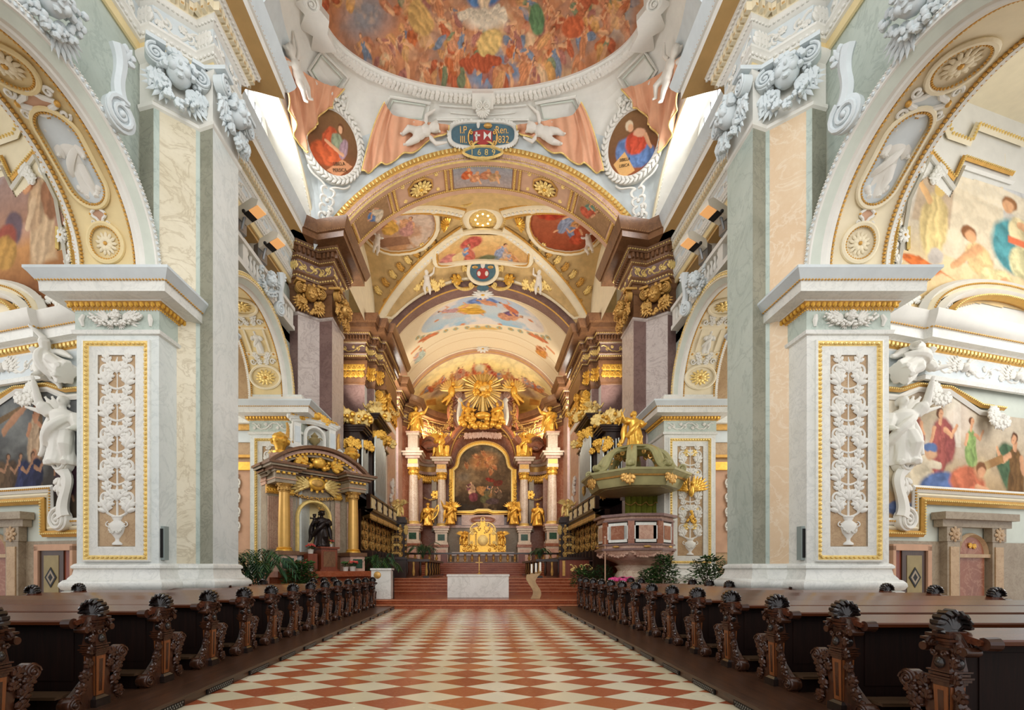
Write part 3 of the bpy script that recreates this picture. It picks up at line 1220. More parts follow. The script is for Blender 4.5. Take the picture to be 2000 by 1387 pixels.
def pier_faces(mb, path, mats, z0, z1, s):
 for (a, b), m in zip(zip(path[:-1], path[1:]), mats):
  q = [(s * a[0], a[1], z0), (s * b[0], b[1], z0), (s * b[0], b[1], z1), (s * a[0], a[1], z1)]
  mb.add(q, [(0, 1, 2, 3) if s < 0 else (3, 2, 1, 0)], m)


BASE_P = [(0.0, 1.72), (0.04, 1.70), (0.08, 1.65), (0.08, 1.60), (0.04, 1.57), (0.06, 1.45), (0.12, 1.36), (0.13, 1.33), (0.18, 1.31), (0.23, 1.24), (0.24, 1.17),
  (0.20, 1.09), (0.15, 1.06), (0.20, 1.04), (0.20, 0.0)]


def entab(mb, path, s, z0=Z_ARC, brown=False, closed=False, orn=True):
 A = dict(white='white_stucco', fas='yellow_paint', fr='cool_stucco', soff='tan_paint', cor='cool_stucco', dent='cream_stucco', bead='gilt_paint', rel='white_stucco')
 if brown:
  A = dict(white='brown_marble', fas='brown_marble', fr='purple_marble', soff='brown_marble', cor='brown_marble', dent='brown_marble', bead='old_gold', rel='pale_gold')
 d = z0 - Z_ARC
 prof = [(0.0, 14.40), (0.05, 14.42), (0.06, 14.64), (0.12, 14.66), (0.14, 14.80), (0.20, 14.86), (0.20, 14.92), (0.05, 14.95), (0.05, 15.52), (0.12, 15.56), (0.20, 15.70), (0.20, 15.98),
   (0.30, 16.0), (0.38, 16.12), (0.40, 16.18), (0.84, 16.18), (0.84, 16.44), (0.90, 16.46), (0.94, 16.54), (1.04, 16.76), (1.08, 16.90), (0.0, 17.02)]
 mats = [A['fas'], A['fas'], A['white'], A['white'], A['white'], A['white'], A['white'], A['fr'], A['white'], A['white'], A['dent'], A['white'], A['white'], A['white'], A['soff'],
   A['white'], A['white'], A['cor'], A['cor'], A['cor'], A['white']]
 mb.sweep(path, [(o, z + d) for o, z in prof], None, closed, s, mats)
 if not orn:
  return
 # dentils
 P = offset_path(path, 0.24, s, closed)
 c = np.concatenate([[0], np.cumsum(np.linalg.norm(np.diff(P, axis=0), axis=1))])
 for k in range(len(P) - 1):
  a, b = P[k], P[k + 1]
  L = np.linalg.norm(b - a)
  n = int(L / 0.17)
  if n < 1:
   continue
  t = (b - a) / L
  nn = np.array((-t[1], t[0])) * s
  for i in range(n):
   q = a + t * (i + 0.5) / n * L
   T = M4((q[0], q[1], 15.84 + d), (*t, 0), (*nn, 0), (0, 0, 1))
   mb.box(-0.05, 0.05, -0.05, 0.09, -0.11, 0.11, A['dent'] if not brown else 'brown_marble', T)
   if not brown:
    mb.box(-0.034, 0.034, 0.091, 0.094, -0.10, -0.04, 'ochre_paint', T)
 beads(mb, lift(offset_path(path, 0.15, s, closed), 15.60 + d), 0.10, (0.04, 0.03, 0.03), A['rel'])
 beads(mb, lift(offset_path(path, 0.36, s, closed), 16.07 + d), 0.12, (0.05, 0.04, 0.04), A['rel'])
 beads(mb, lift(offset_path(path, 0.15, s, closed), 14.75 + d), 0.13, (0.055, 0.03, 0.045), A['rel'])
 beads(mb, lift(offset_path(path, 0.90, s, closed), 16.5 + d), 0.11, (0.04, 0.025, 0.025), A['bead'])
 # frieze relief
 for k in range(len(path) - 1):
  a, b = np.array(path[k]), np.array(path[k + 1])
  L = np.linalg.norm(b - a)
  t = (b - a) / L
  nn = np.array((-t[1], t[0])) * s
  T = M4((a[0] + nn[0] * 0.06, a[1] + nn[1] * 0.06, 15.24 + d), (*t, 0), (0, 0, 1), (*nn, 0))
  if L > 0.6:
   frieze_scroll(mb, T, L, 0.5, A['rel'], max(2, int(round(L / 0.75))))
  else:
   for i in range(3):
    leafy(mb, T, L * (0.25 + 0.25 * i), -0.24, PI / 2, 0.5, A['rel'], 0.3)


# nave piers ---------------------------------------------------------------------
def capital_parts(parent, path, s, mat, faces, z0=Z_CAP, seed=0, body='white_stucco', neck='white_stucco'):
 """volutes, cherub heads and garlands on the given faces of a pier"""
 d = z0 - 13.15
 mb = MB()
 mb.sweep(path, [(0.0, 13.02 + d), (0.05, 13.06 + d), (0.06, 13.14 + d), (0.0, 13.18 + d), (0.0, 14.2 + d), (0.03, 14.22 + d), (0.12, 14.30 + d), (0.14, 14.42 + d), (0.0, 14.45 + d)], body, False, s,
   [neck, neck, neck, body, body, body, body, body])
 cap = link_mesh('capital', mb, parent)
 for fi, (i, j) in enumerate(faces):
  a, b = np.array(path[i]), np.array(path[j])
  t = (b - a) / np.linalg.norm(b - a)
  L = np.linalg.norm(b - a)
  nn = np.array((-t[1], t[0])) * s
  if s < 0:
   pass
  m = (a + b) / 2
  nx = (nn[0], nn[1], 0)
  T = facing((m[0] + nn[0] * 0.10, m[1] + nn[1] * 0.10, 13.93 + d), nx)
  h = MB()
  cherub(h, T @ M4((0, 0.06, 0.04)), 0.35, mat, True, seed + fi)
  link_mesh('cherub_head', h, cap)
  g = MB()
  hw = L * 0.40
  garland(g, T, bez((-hw, -0.1, 0.1), (-hw * 0.8, -1.0, 0.25), (hw * 0.8, -1.0, 0.25), (hw, -0.1, 0.1), 12), 0.13, mat, seed + 3)
  link_mesh('garland', g, cap)
  for e in (-1, 1):
   v = MB()
   T2 = facing((*(m + e * (L * 0.5 - 0.02) * np.array((T[0, 0], T[1, 0])) + nn * 0.2), 14.12 + d), nx)
   volute(v, T2, 0.22, mat, 0.7, -e)
   v.box(-0.2, 0.2, 0.24, 0.34, -0.3, 0.22, mat, T2)
   leafy(v, T2, 0, -0.25, -PI / 2, 0.5, mat, 0.3, 0.02)
   for q in range(3):
    v.tube([(0.08 * (q - 1), -0.3, 0.0), (0.09 * (q - 1), -0.5, 0.06), (0.12 * (q - 1), -0.78, 0.0)], [0.05, 0.07, 0.03], mat, 5, T2)
   link_mesh('volute', v, cap)
 return cap


def nave_pier(s):
 side = 'left' if s < 0 else 'right'
 root = thing('pillar', f'tall canted nave pier with white cherub capital on the {side} side, nearest the camera', 'pillar', (s * 7.8, 12.4, 0), kind='structure')
 p = mir(P1, s)
 cm = 'cream_marble' if s < 0 else 'pink_cream_marble'
 nf = 'white_marble' if s < 0 else 'green_grey_marble'
 mb = MB()
 pier_faces(mb, P1, ['grey_marble', cm, 'grey_marble', nf, 'grey_marble', cm, 'grey_marble'], 1.5, 13.2, s)
 for (a, b) in ((P1[1], P1[2]), (P1[5], P1[6])):
  a, b = np.array(a), np.array(b)
  t = (b - a) / np.linalg.norm(b - a)
  for c in (a + t * 0.06, b - t * 0.03):
   n = np.array((-t[1], t[0])) * 1.0
   q = [(*(c - t * 0.06 + n * 0.004), 1.65), (*(c + t * 0.06 + n * 0.004), 1.65), (*(c + t * 0.06 + n * 0.004), 13.1), (*(c - t * 0.06 + n * 0.004), 13.1)]
   mb.add([(s * x, y, z) for x, y, z in q], [(0, 1, 2, 3) if s < 0 else (3, 2, 1, 0)], 'green_grey_marble')
 link_mesh('shaft', mb, root, 0.3)
 mb = MB()
 mb.sweep(p, BASE_P, 'pale_marble', False, s)
 link_mesh('base_moulding', mb, root)
 capital_parts(root, p, s, 'cool_stucco', [(1, 2), (3, 4), (5, 6)], seed=10)
 return root


for s in (-1, 1):
 nave_pier(s)


def chancel_pier(s):
 side = 'left' if s < 0 else 'right'
 root = thing('pillar', f'lilac and purple marble chancel pier with gilded cherub capital on the {side}', 'pillar', (s * 7.8, 21.6, 0), kind='structure')
 p = mir(P2, s)
 mb = MB()
 pier_faces(mb, P2, ['purple_marble', 'lilac_marble', 'purple_marble', 'lilac_marble', 'purple_marble'], 0.2, 13.2, s)
 link_mesh('shaft', mb, root, 0.3)
 mb = MB()
 mb.sweep(p, BASE_P, 'rose_marble', False, s)
 link_mesh('base_moulding', mb, root)
 capital_parts(root, p, s, 'old_gold', [(1, 2), (3, 4)], seed=20, body='brown_marble', neck='lilac_marble')
 mb = MB()
 entab(mb, [(s * 9.8, 20.75)] + p, s, Z_ARC, True)
 link_mesh('entablature', mb, root)
 return root


for s in (-1, 1):
 chancel_pier(s)

# nave cornice -------------------------------------------------------------------
for s in (-1, 1):
 path = mir([(8.58, 3.0)] + P1 + [(8.7, 13.45), (8.7, 20.5)], s)
 mb = MB()
 entab(mb, path, s)
 o = link_mesh('trim_1' if s < 0 else 'trim_2', mb, None)
 tag(o, f'white and yellow stucco cornice with dentils along the {"left" if s < 0 else "right"} nave wall', 'cornice', kind='structure')


# arcade walls with arches -------------------------------------------------------
def arch_wall(mb, s, X, y0, y1, z0, z1, yc, zc, R, mat, n=40):
 """wall in plane x = s*X between y0..y1, z0..z1 with a round-headed opening"""
 out = []
 for i in range(n + 1):
  a = PI * i / n
  out.append((yc + R * math.cos(a), zc + R * math.sin(a)))
 f = lambda pts: [(s * X, y, z) for y, z in pts]
 for (a, b) in zip(out[:-1], out[1:]):
  q = f([a, b, (b[0], z1), (a[0], z1)])
  mb.add(q, [(0, 1, 2, 3) if s > 0 else (3, 2, 1, 0)], mat)
 for (ya, yb) in ((yc + R, y1), (y0, yc - R)):
  if yb > ya:
   q = f([(ya, z0), (yb, z0), (yb, z1), (ya, z1)])
   mb.add(q, [(0, 1, 2, 3) if s < 0 else (3, 2, 1, 0)], mat)


def arc_pts(s, X, yc, zc, R, a0=0.0, a1=PI, n=48):
 return [(s * X, yc + R * math.cos(a0 + (a1 - a0) * i / n), zc + R * math.sin(a0 + (a1 - a0) * i / n)) for i in range(n + 1)]


def band(mb, s, yc, zc, pts, mat, a0=0.0, a1=PI, n=56):
 """surface of revolution about the x axis line (yc, zc): pts = [(X, R)]"""
 P = np.array([[(s * X, yc + R * math.cos(a0 + (a1 - a0) * i / n), zc + R * math.sin(a0 + (a1 - a0) * i / n)) for i in range(n + 1)] for X, R in pts])
 mats = mat if isinstance(mat, list) else [mat] * (len(pts) - 1)
 for k in range(len(pts) - 1):
  mb.grid(P[k:k + 2], mats[k], None, flip=(s < 0))


def soffit_T(s, X, yc, zc, R, th):
 """frame on a soffit: x along -s*X(outwards from the nave), y along increasing angle, z inwards"""
 p = (s * X, yc + R * math.cos(th), zc + R * math.sin(th))
 z = np.array((0, -math.cos(th), -math.sin(th)))
 y = np.array((0, -math.sin(th), math.cos(th)))
 return M4(p, np.cross(y, z), y, z)


def rounded(w, h, r, n=8):
 out = []
 for cx, cy, a in ((w - r, h - r, 0), (-w + r, h - r, PI / 2), (-w + r, -h + r, PI), (w - r, -h + r, 1.5 * PI)):
  for i in range(n + 1):
   b = a + PI / 2 * i / n
   out.append((cx + r * math.cos(b), cy + r * math.sin(b)))
 return out


def on_soffit(s, Xc, yc, zc, R, th, pts, lift_=0.0):
 """map local (x, y) with y measured along the arc to 3-D"""
 out = []
 for x, y in pts:
  a = th + y / R
  rr = R - lift_
  out.append((s * (Xc) - x, yc + rr * math.cos(a), zc + rr * math.sin(a)))
 return out


def ring_mould(mb, s, Xc, yc, zc, R, th, pts, r, mat, lift_=0.02, seg=6):
 mb.tube(on_soffit(s, Xc, yc, zc, R, th, pts, lift_), r, mat, seg, closed=True)


def stucco_cartouche(mb, T, w, h, mat, core, gold='gilt_paint'):
 pts = [(w * 0.62 * math.cos(a) * (1 + 0.18 * math.cos(4 * a)), h * 0.62 * math.sin(a) * (1 + 0.18 * math.cos(4 * a)), 0.03) for a in np.linspace(0, 2 * PI, 40)[:-1]]
 mb.add([(0, 0, 0.02)] + [(x * 0.92, y * 0.92, 0.02) for x, y, z in pts], [(0, 1 + i, 1 + (i + 1) % len(pts)) for i in range(len(pts))], core, T)
 mb.tube(pts, 0.07 * (w + h), mat, 6, T, closed=True)
 for sx in (-1, 1):
  for sy in (-1, 1):
   mb.tube(spiral(sx * w * 0.78, sy * h * 0.72, 0.22 * w, 0.04 * w, 0, sx * sy * 1.2, 16, 0.05), 0.06 * w, mat, 5, T)
   leafy(mb, T, sx * w * 0.5, sy * h * 0.75, math.atan2(sy * 0.9, sx * 0.5), 0.4 * h, mat)
  mb.ball((sx * w * 0.8, 0, 0.05), 0.12 * w, gold, 8, 5, T)
 for sy in (-1, 1):
  rosette(mb, T @ M4((0, sy * h * 0.8, 0.04)), 0.13 * w, gold, 6)


def relief_figure(mb, T, h, mat, seed=0):
 """standing draped stucco figure in half relief, h tall"""
 m2 = statue_mesh(seed=seed, wings=(seed % 2 == 0), arm_r=(0.24, -0.14, 0.6), arm_l=(-0.20, -0.16, 0.62))
 R = M4((0, -h * 0.5, 0.0), (1, 0, 0), (0, 0, -0.55), (0, 1, 0), h)
 R[:3, 1] = np.array((0, 0, -0.55)) * h
 R[:3, 0] = np.array((1, 0, 0)) * h
 R[:3, 2] = np.array((0, 1, 0)) * h
 mb.merge(m2, T @ R, mat)


def soffit_bay(s, root, yc, zc, R, X0, X1, second=False):
 Xc = (X0 + X1) / 2
 w = X1 - X0
 cc = 'cream_stucco' if s > 0 else 'yellow_paint'
 g1 = 'gilt_paint'
 mb = MB()
 band(mb, s, yc, zc, [(X0, R), (X0 + 0.10, R), (X0 + 0.12, R + 0.06), (X1 - 0.12, R + 0.06), (X1 - 0.10, R), (X1, R)], ['white_stucco', cc, cc, cc, 'white_stucco'])
 for X in (X0 + 0.14, X1 - 0.14, X1 - 0.02):
  beads(mb, arc_pts(s, X, yc, zc, R + 0.03), 0.085, (0.045, 0.04, 0.04), g1)
 sof = link_mesh('arch_soffit', mb, root)
 st = 'white_stucco'

 def T(th, x=0.0):
  t = soffit_T(s, Xc, yc, zc, R + 0.05, th)
  return t @ M4((x, 0, 0))
 if not second:
  for th in (math.radians(14.5), math.radians(92)):
   m = MB()
   rr = 0.40 if th < 1 else 0.46
   ring_mould(m, s, Xc, yc, zc, R, th, [(rr * math.cos(a), rr * math.sin(a)) for a in np.linspace(0, 2 * PI, 28)[:-1]], 0.055, cc, -0.02)
   beads(m, on_soffit(s, Xc, yc, zc, R, th, [(0.86 * rr * math.cos(a), 0.86 * rr * math.sin(a)) for a in np.linspace(0, 2 * PI, 40)]), 0.06, 0.026, g1)
   rosette(m, T(th), rr * 0.68, 'cream_stucco', 13, 'gilt_paint')
   link_mesh('rosette', m, sof)
  m = MB()
  stucco_cartouche(m, T(math.radians(29)), 0.22, 0.22, st, 'rose_paint')
  link_mesh('stucco_ornament', m, sof)
  th = math.radians(53)
  m = MB()
  hh = R * math.radians(21)
  pts = rounded(0.44, hh, 0.43)
  ring_mould(m, s, Xc, yc, zc, R, th, pts, 0.05, cc, 0.0)
  beads(m, on_soffit(s, Xc, yc, zc, R, th, rounded(0.39, hh - 0.05, 0.38) + [rounded(0.39, hh - 0.05, 0.38)[0]], 0.03), 0.06, 0.028, g1)
  q = rounded(0.36, hh - 0.08, 0.355, 5)
  m.add(on_soffit(s, Xc, yc, zc, R, th, [(0, 0)] + q, -0.035), [(0, 1 + i, 1 + (i + 1) % len(q)) for i in range(len(q))] if s < 0 else [(0, 1 + (i + 1) % len(q), 1 + i) for i in range(len(q))], 'cool_stucco')
  link_mesh('oval_frame', m, sof)
  m = MB()
  relief_figure(m, T(th - 0.03), 1.2, st, 2 if s < 0 else 4)
  for i in range(9):
   a = PI * (0.1 + 0.8 * i / 8)
   m.ball((0.26 * math.cos(a), 0.42 + 0.22 * math.sin(a), 0.0), 0.085, st, 8, 5, T(th))
   m.ball((0.22 * math.cos(a), -0.46 - 0.16 * math.sin(a), 0.02), 0.10, st, 8, 5, T(th))
  link_mesh('relief_figure', m, sof)
  m = MB()
  stucco_cartouche(m, T(math.radians(76)), 0.50, 0.26, st, 'rose_paint' if s < 0 else 'cool_stucco')
  link_mesh('stucco_ornament', m, sof)
 else:
  th = math.radians(17)
  m = MB()
  ring_mould(m, s, Xc, yc, zc, R, th, [(0.62 * math.cos(a), 0.44 * math.sin(a)) for a in np.linspace(0, 2 * PI, 28)[:-1]], 0.055, 'cream_stucco', -0.02)
  rosette(m, T(th) @ M4(s=(1.35, 1, 1)), 0.33, 'pale_gold', 13, 'gilt_paint')
  link_mesh('rosette', m, sof)
  th = math.radians(46)
  m = MB()
  for (x0, x1, y0, y1) in ((-0.62, 0.62, -0.55, -0.38), (-0.3, 0.3, -0.66, -0.5), (-0.62, 0.62, 0.48, 0.64), (-0.3, 0.3, 0.6, 0.74), (-0.42, -0.34, -0.4, 0.5), (0.34, 0.42, -0.4, 0.5)):
   m.box(x0, x1, y0, y1, -0.03, 0.05, 'cream_stucco', T(th))
  for x, y in ((-0.5, -0.46), (0, -0.58), (0.5, -0.46), (-0.5, 0.56), (0.5, 0.56), (0, 0.66)):
   rosette(m, T(th) @ M4((x, y, 0.05)), 0.055, g1, 6)
  link_mesh('panel_frame', m, sof)
  m = MB()
  relief_figure(m, T(th), 0.85, st, 2)
  link_mesh('relief_figure', m, sof)
  m = MB()
  for a in (30, 63):
   for e in (-1, 1):
    for k in range(3):
     leafy(m, T(math.radians(a)), e * 0.25, 0.12 * (k - 1), PI / 2 + e * (0.9 - 0.5 * k), 0.3, st)
    m.tube(spiral(0, 0, 0.13, 0.03, 0, e * 1.2, 16, 0.03), 0.03, st, 5, T(math.radians(a), e * 0.4))
  link_mesh('stucco_ornament', m, sof)
  m = MB()
  th = math.radians(78)
  ring_mould(m, s, Xc, yc, zc, R, th, [(0.6 * math.cos(a), 0.4 * math.sin(a)) for a in np.linspace(0, 2 * PI, 28)[:-1]], 0.055, 'cream_stucco', -0.02)
  rosette(m, T(th) @ M4(s=(1.35, 1, 1)), 0.3, 'pale_gold', 13)
  link_mesh('rosette', m, sof)
 return sof


def jamb(s, root, Xi, Xo, yf, yb, second=False):
 """impost block with relief panel, capital cornice and base; front face at y = yf"""
 side = 'left' if s < 0 else 'right'
 mb = MB()
 st = 'grey_marble'
 mb.box(s * Xi, s * Xo, yf, yb, 0.0, 8.9, 'white_marble' if s < 0 else 'pale_marble')
 body = link_mesh('arch_pier', mb, root, 0.3)
 path = [(Xo + 0.0, yf + 0.9), (Xo, yf), (Xi, yf), (Xi, yb)]
 p = mir(path, s)
 mb = MB()
 mb.sweep(p, BASE_P, 'pale_marble', False, s)
 link_mesh('base_moulding', mb, body)
 mb = MB()
 # capital: necking, blue frieze, egg and dart, big cornice
 mb.sweep(p, [(0.0, 7.20), (0.06, 7.22), (0.08, 7.30), (0.02, 7.34), (0.02, 7.78), (0.05, 7.80), (0.16, 7.95), (0.20, 7.98), (0.46, 8.00), (0.47, 8.22), (0.52, 8.25), (0.60, 8.36), (0.66, 8.42), (0.66, 8.48), (0.05, 8.52), (0.05, 8.80), (-0.02, 8.82)],
   None, False, s, ['pale_marble', 'pale_marble', 'pale_marble', 'green_grey_marble', 'pale_marble', 'old_gold', 'pale_marble', 'pale_marble', 'pale_marble', 'pale_marble', 'cool_stucco', 'cool_stucco', 'cool_stucco', 'pale_marble', 'white_stucco', 'white_stucco'])
 off = lambda o: offset_path(p, o, s)
 beads(mb, lift(off(0.12), 7.89), 0.13, (0.055, 0.05, 0.07), 'gold')
 beads(mb, lift(off(0.05), 7.80), 0.07, 0.025, 'gold')
 beads(mb, lift(off(0.50), 8.245), 0.075, (0.035, 0.03, 0.03), 'gilt_paint')
 link_mesh('impost_cornice', mb, body)
 mb = MB()
 xm = s * (Xi + Xo) / 2
 w = Xo - Xi
 T = facing((xm, yf - 0.03, 7.56), (0, -1, 0))
 if not second:
  cherub(mb, T @ M4((0, 0.06, 0)), 0.12, 'white_stucco', True, 4)
  garland(mb, T, bez((-0.3 * w, 0.08, 0.03), (-0.15 * w, -0.2, 0.1), (0.15 * w, -0.2, 0.1), (0.3 * w, 0.08, 0.03)), 0.07, 'white_stucco', 3)
  for e in (-1, 1):
   mb.tube([(e * 0.40 * w, 0.12, 0), (e * 0.42 * w, -0.02, 0.03), (e * 0.41 * w, -0.15, 0.0)], [0.04, 0.06, 0.03], 'white_stucco', 6, T)
   wing(mb, T, e * 0.08 * w, 0.02, PI / 2 - e * 1.3, 0.42, 'white_stucco', e)
 else:
  frieze_scroll(mb, T @ M4((-w * 0.45, 0, 0)), w * 0.9, 0.36, 'white_stucco', 4)
 link_mesh('frieze_relief', mb, body)
 # panel with gilt moulding and arabesque
 pn = thing('relief_panel', ('arabesque relief panel with urn and gilt frame on the %s near arch pier' % side) if not second else ('white and gold arabesque relief panel beside the %s' % ('gilded side altar' if s < 0 else 'pulpit stair')),
   'relief panel', (xm, yf - 0.05, 1.76))
 z0, z1 = 1.76, 7.08
 hw = w / 2 - 0.18
 fr = MB()

 def ring(w0, w1, a0, a1, y0, y1, m):
  pts0 = [(-w0, a0), (w0, a0), (w0, a1), (-w0, a1)]
  pts1 = [(-w1, a0 + w0 - w1), (w1, a0 + w0 - w1), (w1, a1 - w0 + w1), (-w1, a1 - w0 + w1)]
  v = [(xm + x, y0, z) for x, z in pts0] + [(xm + x, y1, z) for x, z in pts1]
  fr.add(v, [(i, (i + 1) % 4, 4 + (i + 1) % 4, 4 + i) for i in range(4)], m)
 ring(hw, hw - 0.001, z0, z1, yf, yf - 0.07, 'pale_marble')
 ring(hw, hw - 0.04, z0, z1, yf - 0.07, yf - 0.08, 'pale_marble')
 ring(hw - 0.04, hw - 0.15, z0 + 0.04, z1 - 0.04, yf - 0.08, yf - 0.04, 'pale_gold')
 ring(hw - 0.15, hw - 0.36, z0 + 0.15, z1 - 0.15, yf - 0.04, yf - 0.04, 'pale_marble')
 ring(hw - 0.36, hw - 0.38, z0 + 0.36, z1 - 0.36, yf - 0.04, yf - 0.01, 'drab_marble')
 gp = [(xm - hw + 0.1, yf - 0.075, z0 + 0.1), (xm + hw - 0.1, yf - 0.075, z0 + 0.1), (xm + hw - 0.1, yf - 0.075, z1 - 0.1), (xm - hw + 0.1, yf - 0.075, z1 - 0.1)]
 beads(fr, gp, 0.11, (0.045, 0.045, 0.03), 'pale_gold', closed=True)
 link_mesh('frame', fr, pn)
 fd = MB()
 fd.box(xm - hw + 0.37, xm + hw - 0.37, yf - 0.012, yf + 0.02, z0 + 0.37, z1 - 0.37, 'tan_marble')
 link_mesh('field', fd, pn, 0)
 rn = rinceau((hw - 0.37) * 2 * 0.94, z1 - z0 - 0.8, 'white_stucco', True, 5, gold='pale_gold' if second else None)
 m = MB()
 m.merge(rn, facing((xm, yf - 0.015, z0 + 0.4), (0, -1, 0)))
 if second:
  if s > 0:
   e = facing((xm, yf - 0.05, 4.95), (0, -1, 0))
   for k in (-1, 1):
    wing(m, e, k * 0.08, -0.1, PI / 2 - k * 0.7, 0.75, 'gold', k)
   m.ball((0, -0.12, 0.08), (0.12, 0.26, 0.1), 'gold', 10, 6, e)
   m.ball((0.02, 0.2, 0.12), 0.09, 'gold', 8, 6, e)
  e = facing((xm, yf - 0.05, 3.1), (0, -1, 0))
  for k in range(26):
   rnd = random.Random(k)
   yy = rnd.random()
   m.ball((rnd.uniform(-0.26, 0.26) * (1 - yy), 0.35 + yy * 0.55, 0.06), 0.06, 'gold', 6, 4, e)
 link_mesh('scroll_relief', m, pn)
 return body


def arcade(s, second):
 side = 'left' if s < 0 else 'right'
 if not second:
  yc, zc, R, Ri, X = 8.67, 8.8, 2.68, 2.28, 8.0
  root = thing('wall_left' if s < 0 else 'wall_right', f'{side} nave wall with the near coffered chapel arch', 'wall', (s * 8.6, 8.6, 0), kind='structure')
  y0, y1, Xw, jf = 3.0, 11.45, 8.62, 10.96
 else:
  yc, zc, R, Ri, X = 16.48, 8.8, 3.0, 2.62, 8.05
  root = thing('wall_left' if s < 0 else 'wall_right', f'{side} nave wall with the far coffered chapel arch below the gallery', 'wall', (s * 8.6, 16.5, 0), kind='structure')
  y0, y1, Xw, jf = 13.4, 20.7, 8.75, 19.12
 mb = MB()
 wm = 'green_grey_marble'
 if second:
  # gallery opening above the arch
  arch_wall(mb, s, Xw, y0, y1, 0, 12.2, yc, zc, R + 0.02, wm)
  for (a, b, c, d) in ((y0, 14.6, 12.2, 14.4), (19.9, y1, 12.2, 14.4)):
   mb.box(s * Xw, s * (Xw + 0.3), a, b, c, d, wm)
  mb.box(s * (Xw + 1.6), s * (Xw + 1.8), y0, y1, 11.8, 15, 'cream_stucco')
  mb.box(s * Xw, s * (Xw + 1.8), y0, y1, 11.8, 12.2, 'cream_stucco')
  mb.box(s * Xw, s * (Xw + 1.8), y0, y1, 14.3, 14.5, 'ochre_paint')
  for yy in (16.0, 17.9):
   mb.box(s * (Xw + 0.1), s * (Xw + 0.4), yy - 0.12, yy + 0.12, 12.2, 14.4, 'white_stucco')
 else:
  arch_wall(mb, s, Xw, y0, y1, 0, 14.5, yc, zc, R + 0.02, wm)
  fr = [(yc + 2.72, 12.0), (11.25, 12.0), (11.25, 14.25), (yc + 1.0, 14.25)]
 link_mesh('spandrel', mb, root, 0)
 mb = MB()
 edge = 'white_stucco' if not second else 'cream_stucco'
 band(mb, s, yc, zc, [(Xw, R + 0.03), (X + 0.02, R + 0.03), (X, R), (X, R - 0.16), (X + 0.03, R - 0.18), (X + 0.05, R - 0.2), (X + 0.16, Ri + 0.06), (X + 0.22, Ri + 0.04), (X + 0.25, Ri)],
  [edge, edge, edge, edge, 'pale_green_paint', 'pale_green_paint', 'white_stucco', 'white_stucco'])
 beads(mb, arc_pts(s, X - 0.005, yc, zc, R - 0.08), 0.12, (0.045, 0.03, 0.045), 'cool_stucco' if not second else 'pale_gold')
 beads(mb, arc_pts(s, X - 0.005, yc, zc, R - 0.015), 0.06, 0.02, 'pale_gold' if second else 'white_stucco')
 link_mesh('archivolt', mb, root)
 soffit_bay(s, root, yc, zc, Ri, X + 0.25, X + 1.8, second)
 jamb(s, root, 7.8 if not second else 7.62, 9.78, jf, jf + (2.5 if not second else 1.8), second)
 # stucco keystone cartouche with mask and scroll on the spandrel
 mb = MB()
 th = math.radians(68)
 n = (-s, -0.25, -0.1)
 c = (s * (X - 0.1), yc + (R + 0.30) * math.cos(th), zc + (R + 0.30) * math.sin(th))
 T = facing(c, n, (0, math.cos(th), math.sin(th)))
 k = 1.0 if not second else 0.8
 volute(mb, T @ M4((-s * 0.12 * k, -0.1, 0)), 0.34 * k, 'cool_stucco', 0.3)
 P_ = bez((-s * 0.1, 0.15, 0), (s * 0.3, 0.4, 0), (s * 0.1, 0.8, 0), (s * 0.5, 1.1, 0))
 mb.tube(P_, [0.16, 0.12, 0.16], 'cool_stucco', 7, T, 0.8, (0, 0, 1))
 leafy(mb, T, s * 0.3, 0.9, PI / 2, 0.5 * k, 'cool_stucco')
 link_mesh('scroll_bracket', mb, root)
 th = math.radians(98 if not second else 84)
 c = (s * (X - 0.12), yc + (R + 0.5) * math.cos(th), zc + (R + 0.5) * math.sin(th))
 T = facing(c, (-s, -0.2, -0.35))
 mb = MB()
 cherub(mb, T, 0.30 * k, 'cool_stucco', True, 7)
 garland(mb, T, bez((-0.5, 0.2, 0), (-0.5, -0.7, 0.2), (0.5, -0.7, 0.2), (0.5, 0.2, 0)), 0.12 * k, 'cool_stucco', 5)
 link_mesh('cherub_head', mb, root)
 return root


for s in (-1, 1):
 arcade(s, False)
 arcade(s, True)
# ------------------------------------------------------------------ vault of the domed bay
RZ, RX, RY, RC = 21.4, 6.15, 2.9, 16.35
A1R, A1C, A1Y = 8.60, 11.9, 20.5


def vault_edge(ph):
 c, s_ = math.cos(ph), math.sin(ph)
 t = 1 / max(abs(c), abs(s_))
 x, y = 7.6 * c * t, 16.75 + 3.75 * s_ * t
 if abs(s_) >= abs(c):
  z = A1C + math.sqrt(max(0, A1R ** 2 - x * x))
 else:
  z = 14.8 + math.sqrt(max(0, 4.3 ** 2 - (y - 16.75) ** 2))
 return np.array((x, y, z))


def vault_pt(ph, t):
 """t = 0 at the oval ring, 1 at the outer edge"""
 a = np.array((RX * math.cos(ph), RC + RY * math.sin(ph), RZ))
 b = vault_edge(ph)
 c = np.array((a[0] * 0.42 + b[0] * 0.58, a[1] * 0.42 + b[1] * 0.58, RZ - 0.12))
 return a * (1 - t) ** 2 + c * 2 * t * (1 - t) + b * t * t


def vault_nrm(ph, t):
 e = 0.01
 u = vault_pt(ph + e, t) - vault_pt(ph - e, t)
 v = vault_pt(ph, min(1, t + e)) - vault_pt(ph, max(0, t - e))
 n = np.cross(u, v)
 n /= np.linalg.norm(n) + 1e-9
 if n[2] > 0:
  n = -n
 return n


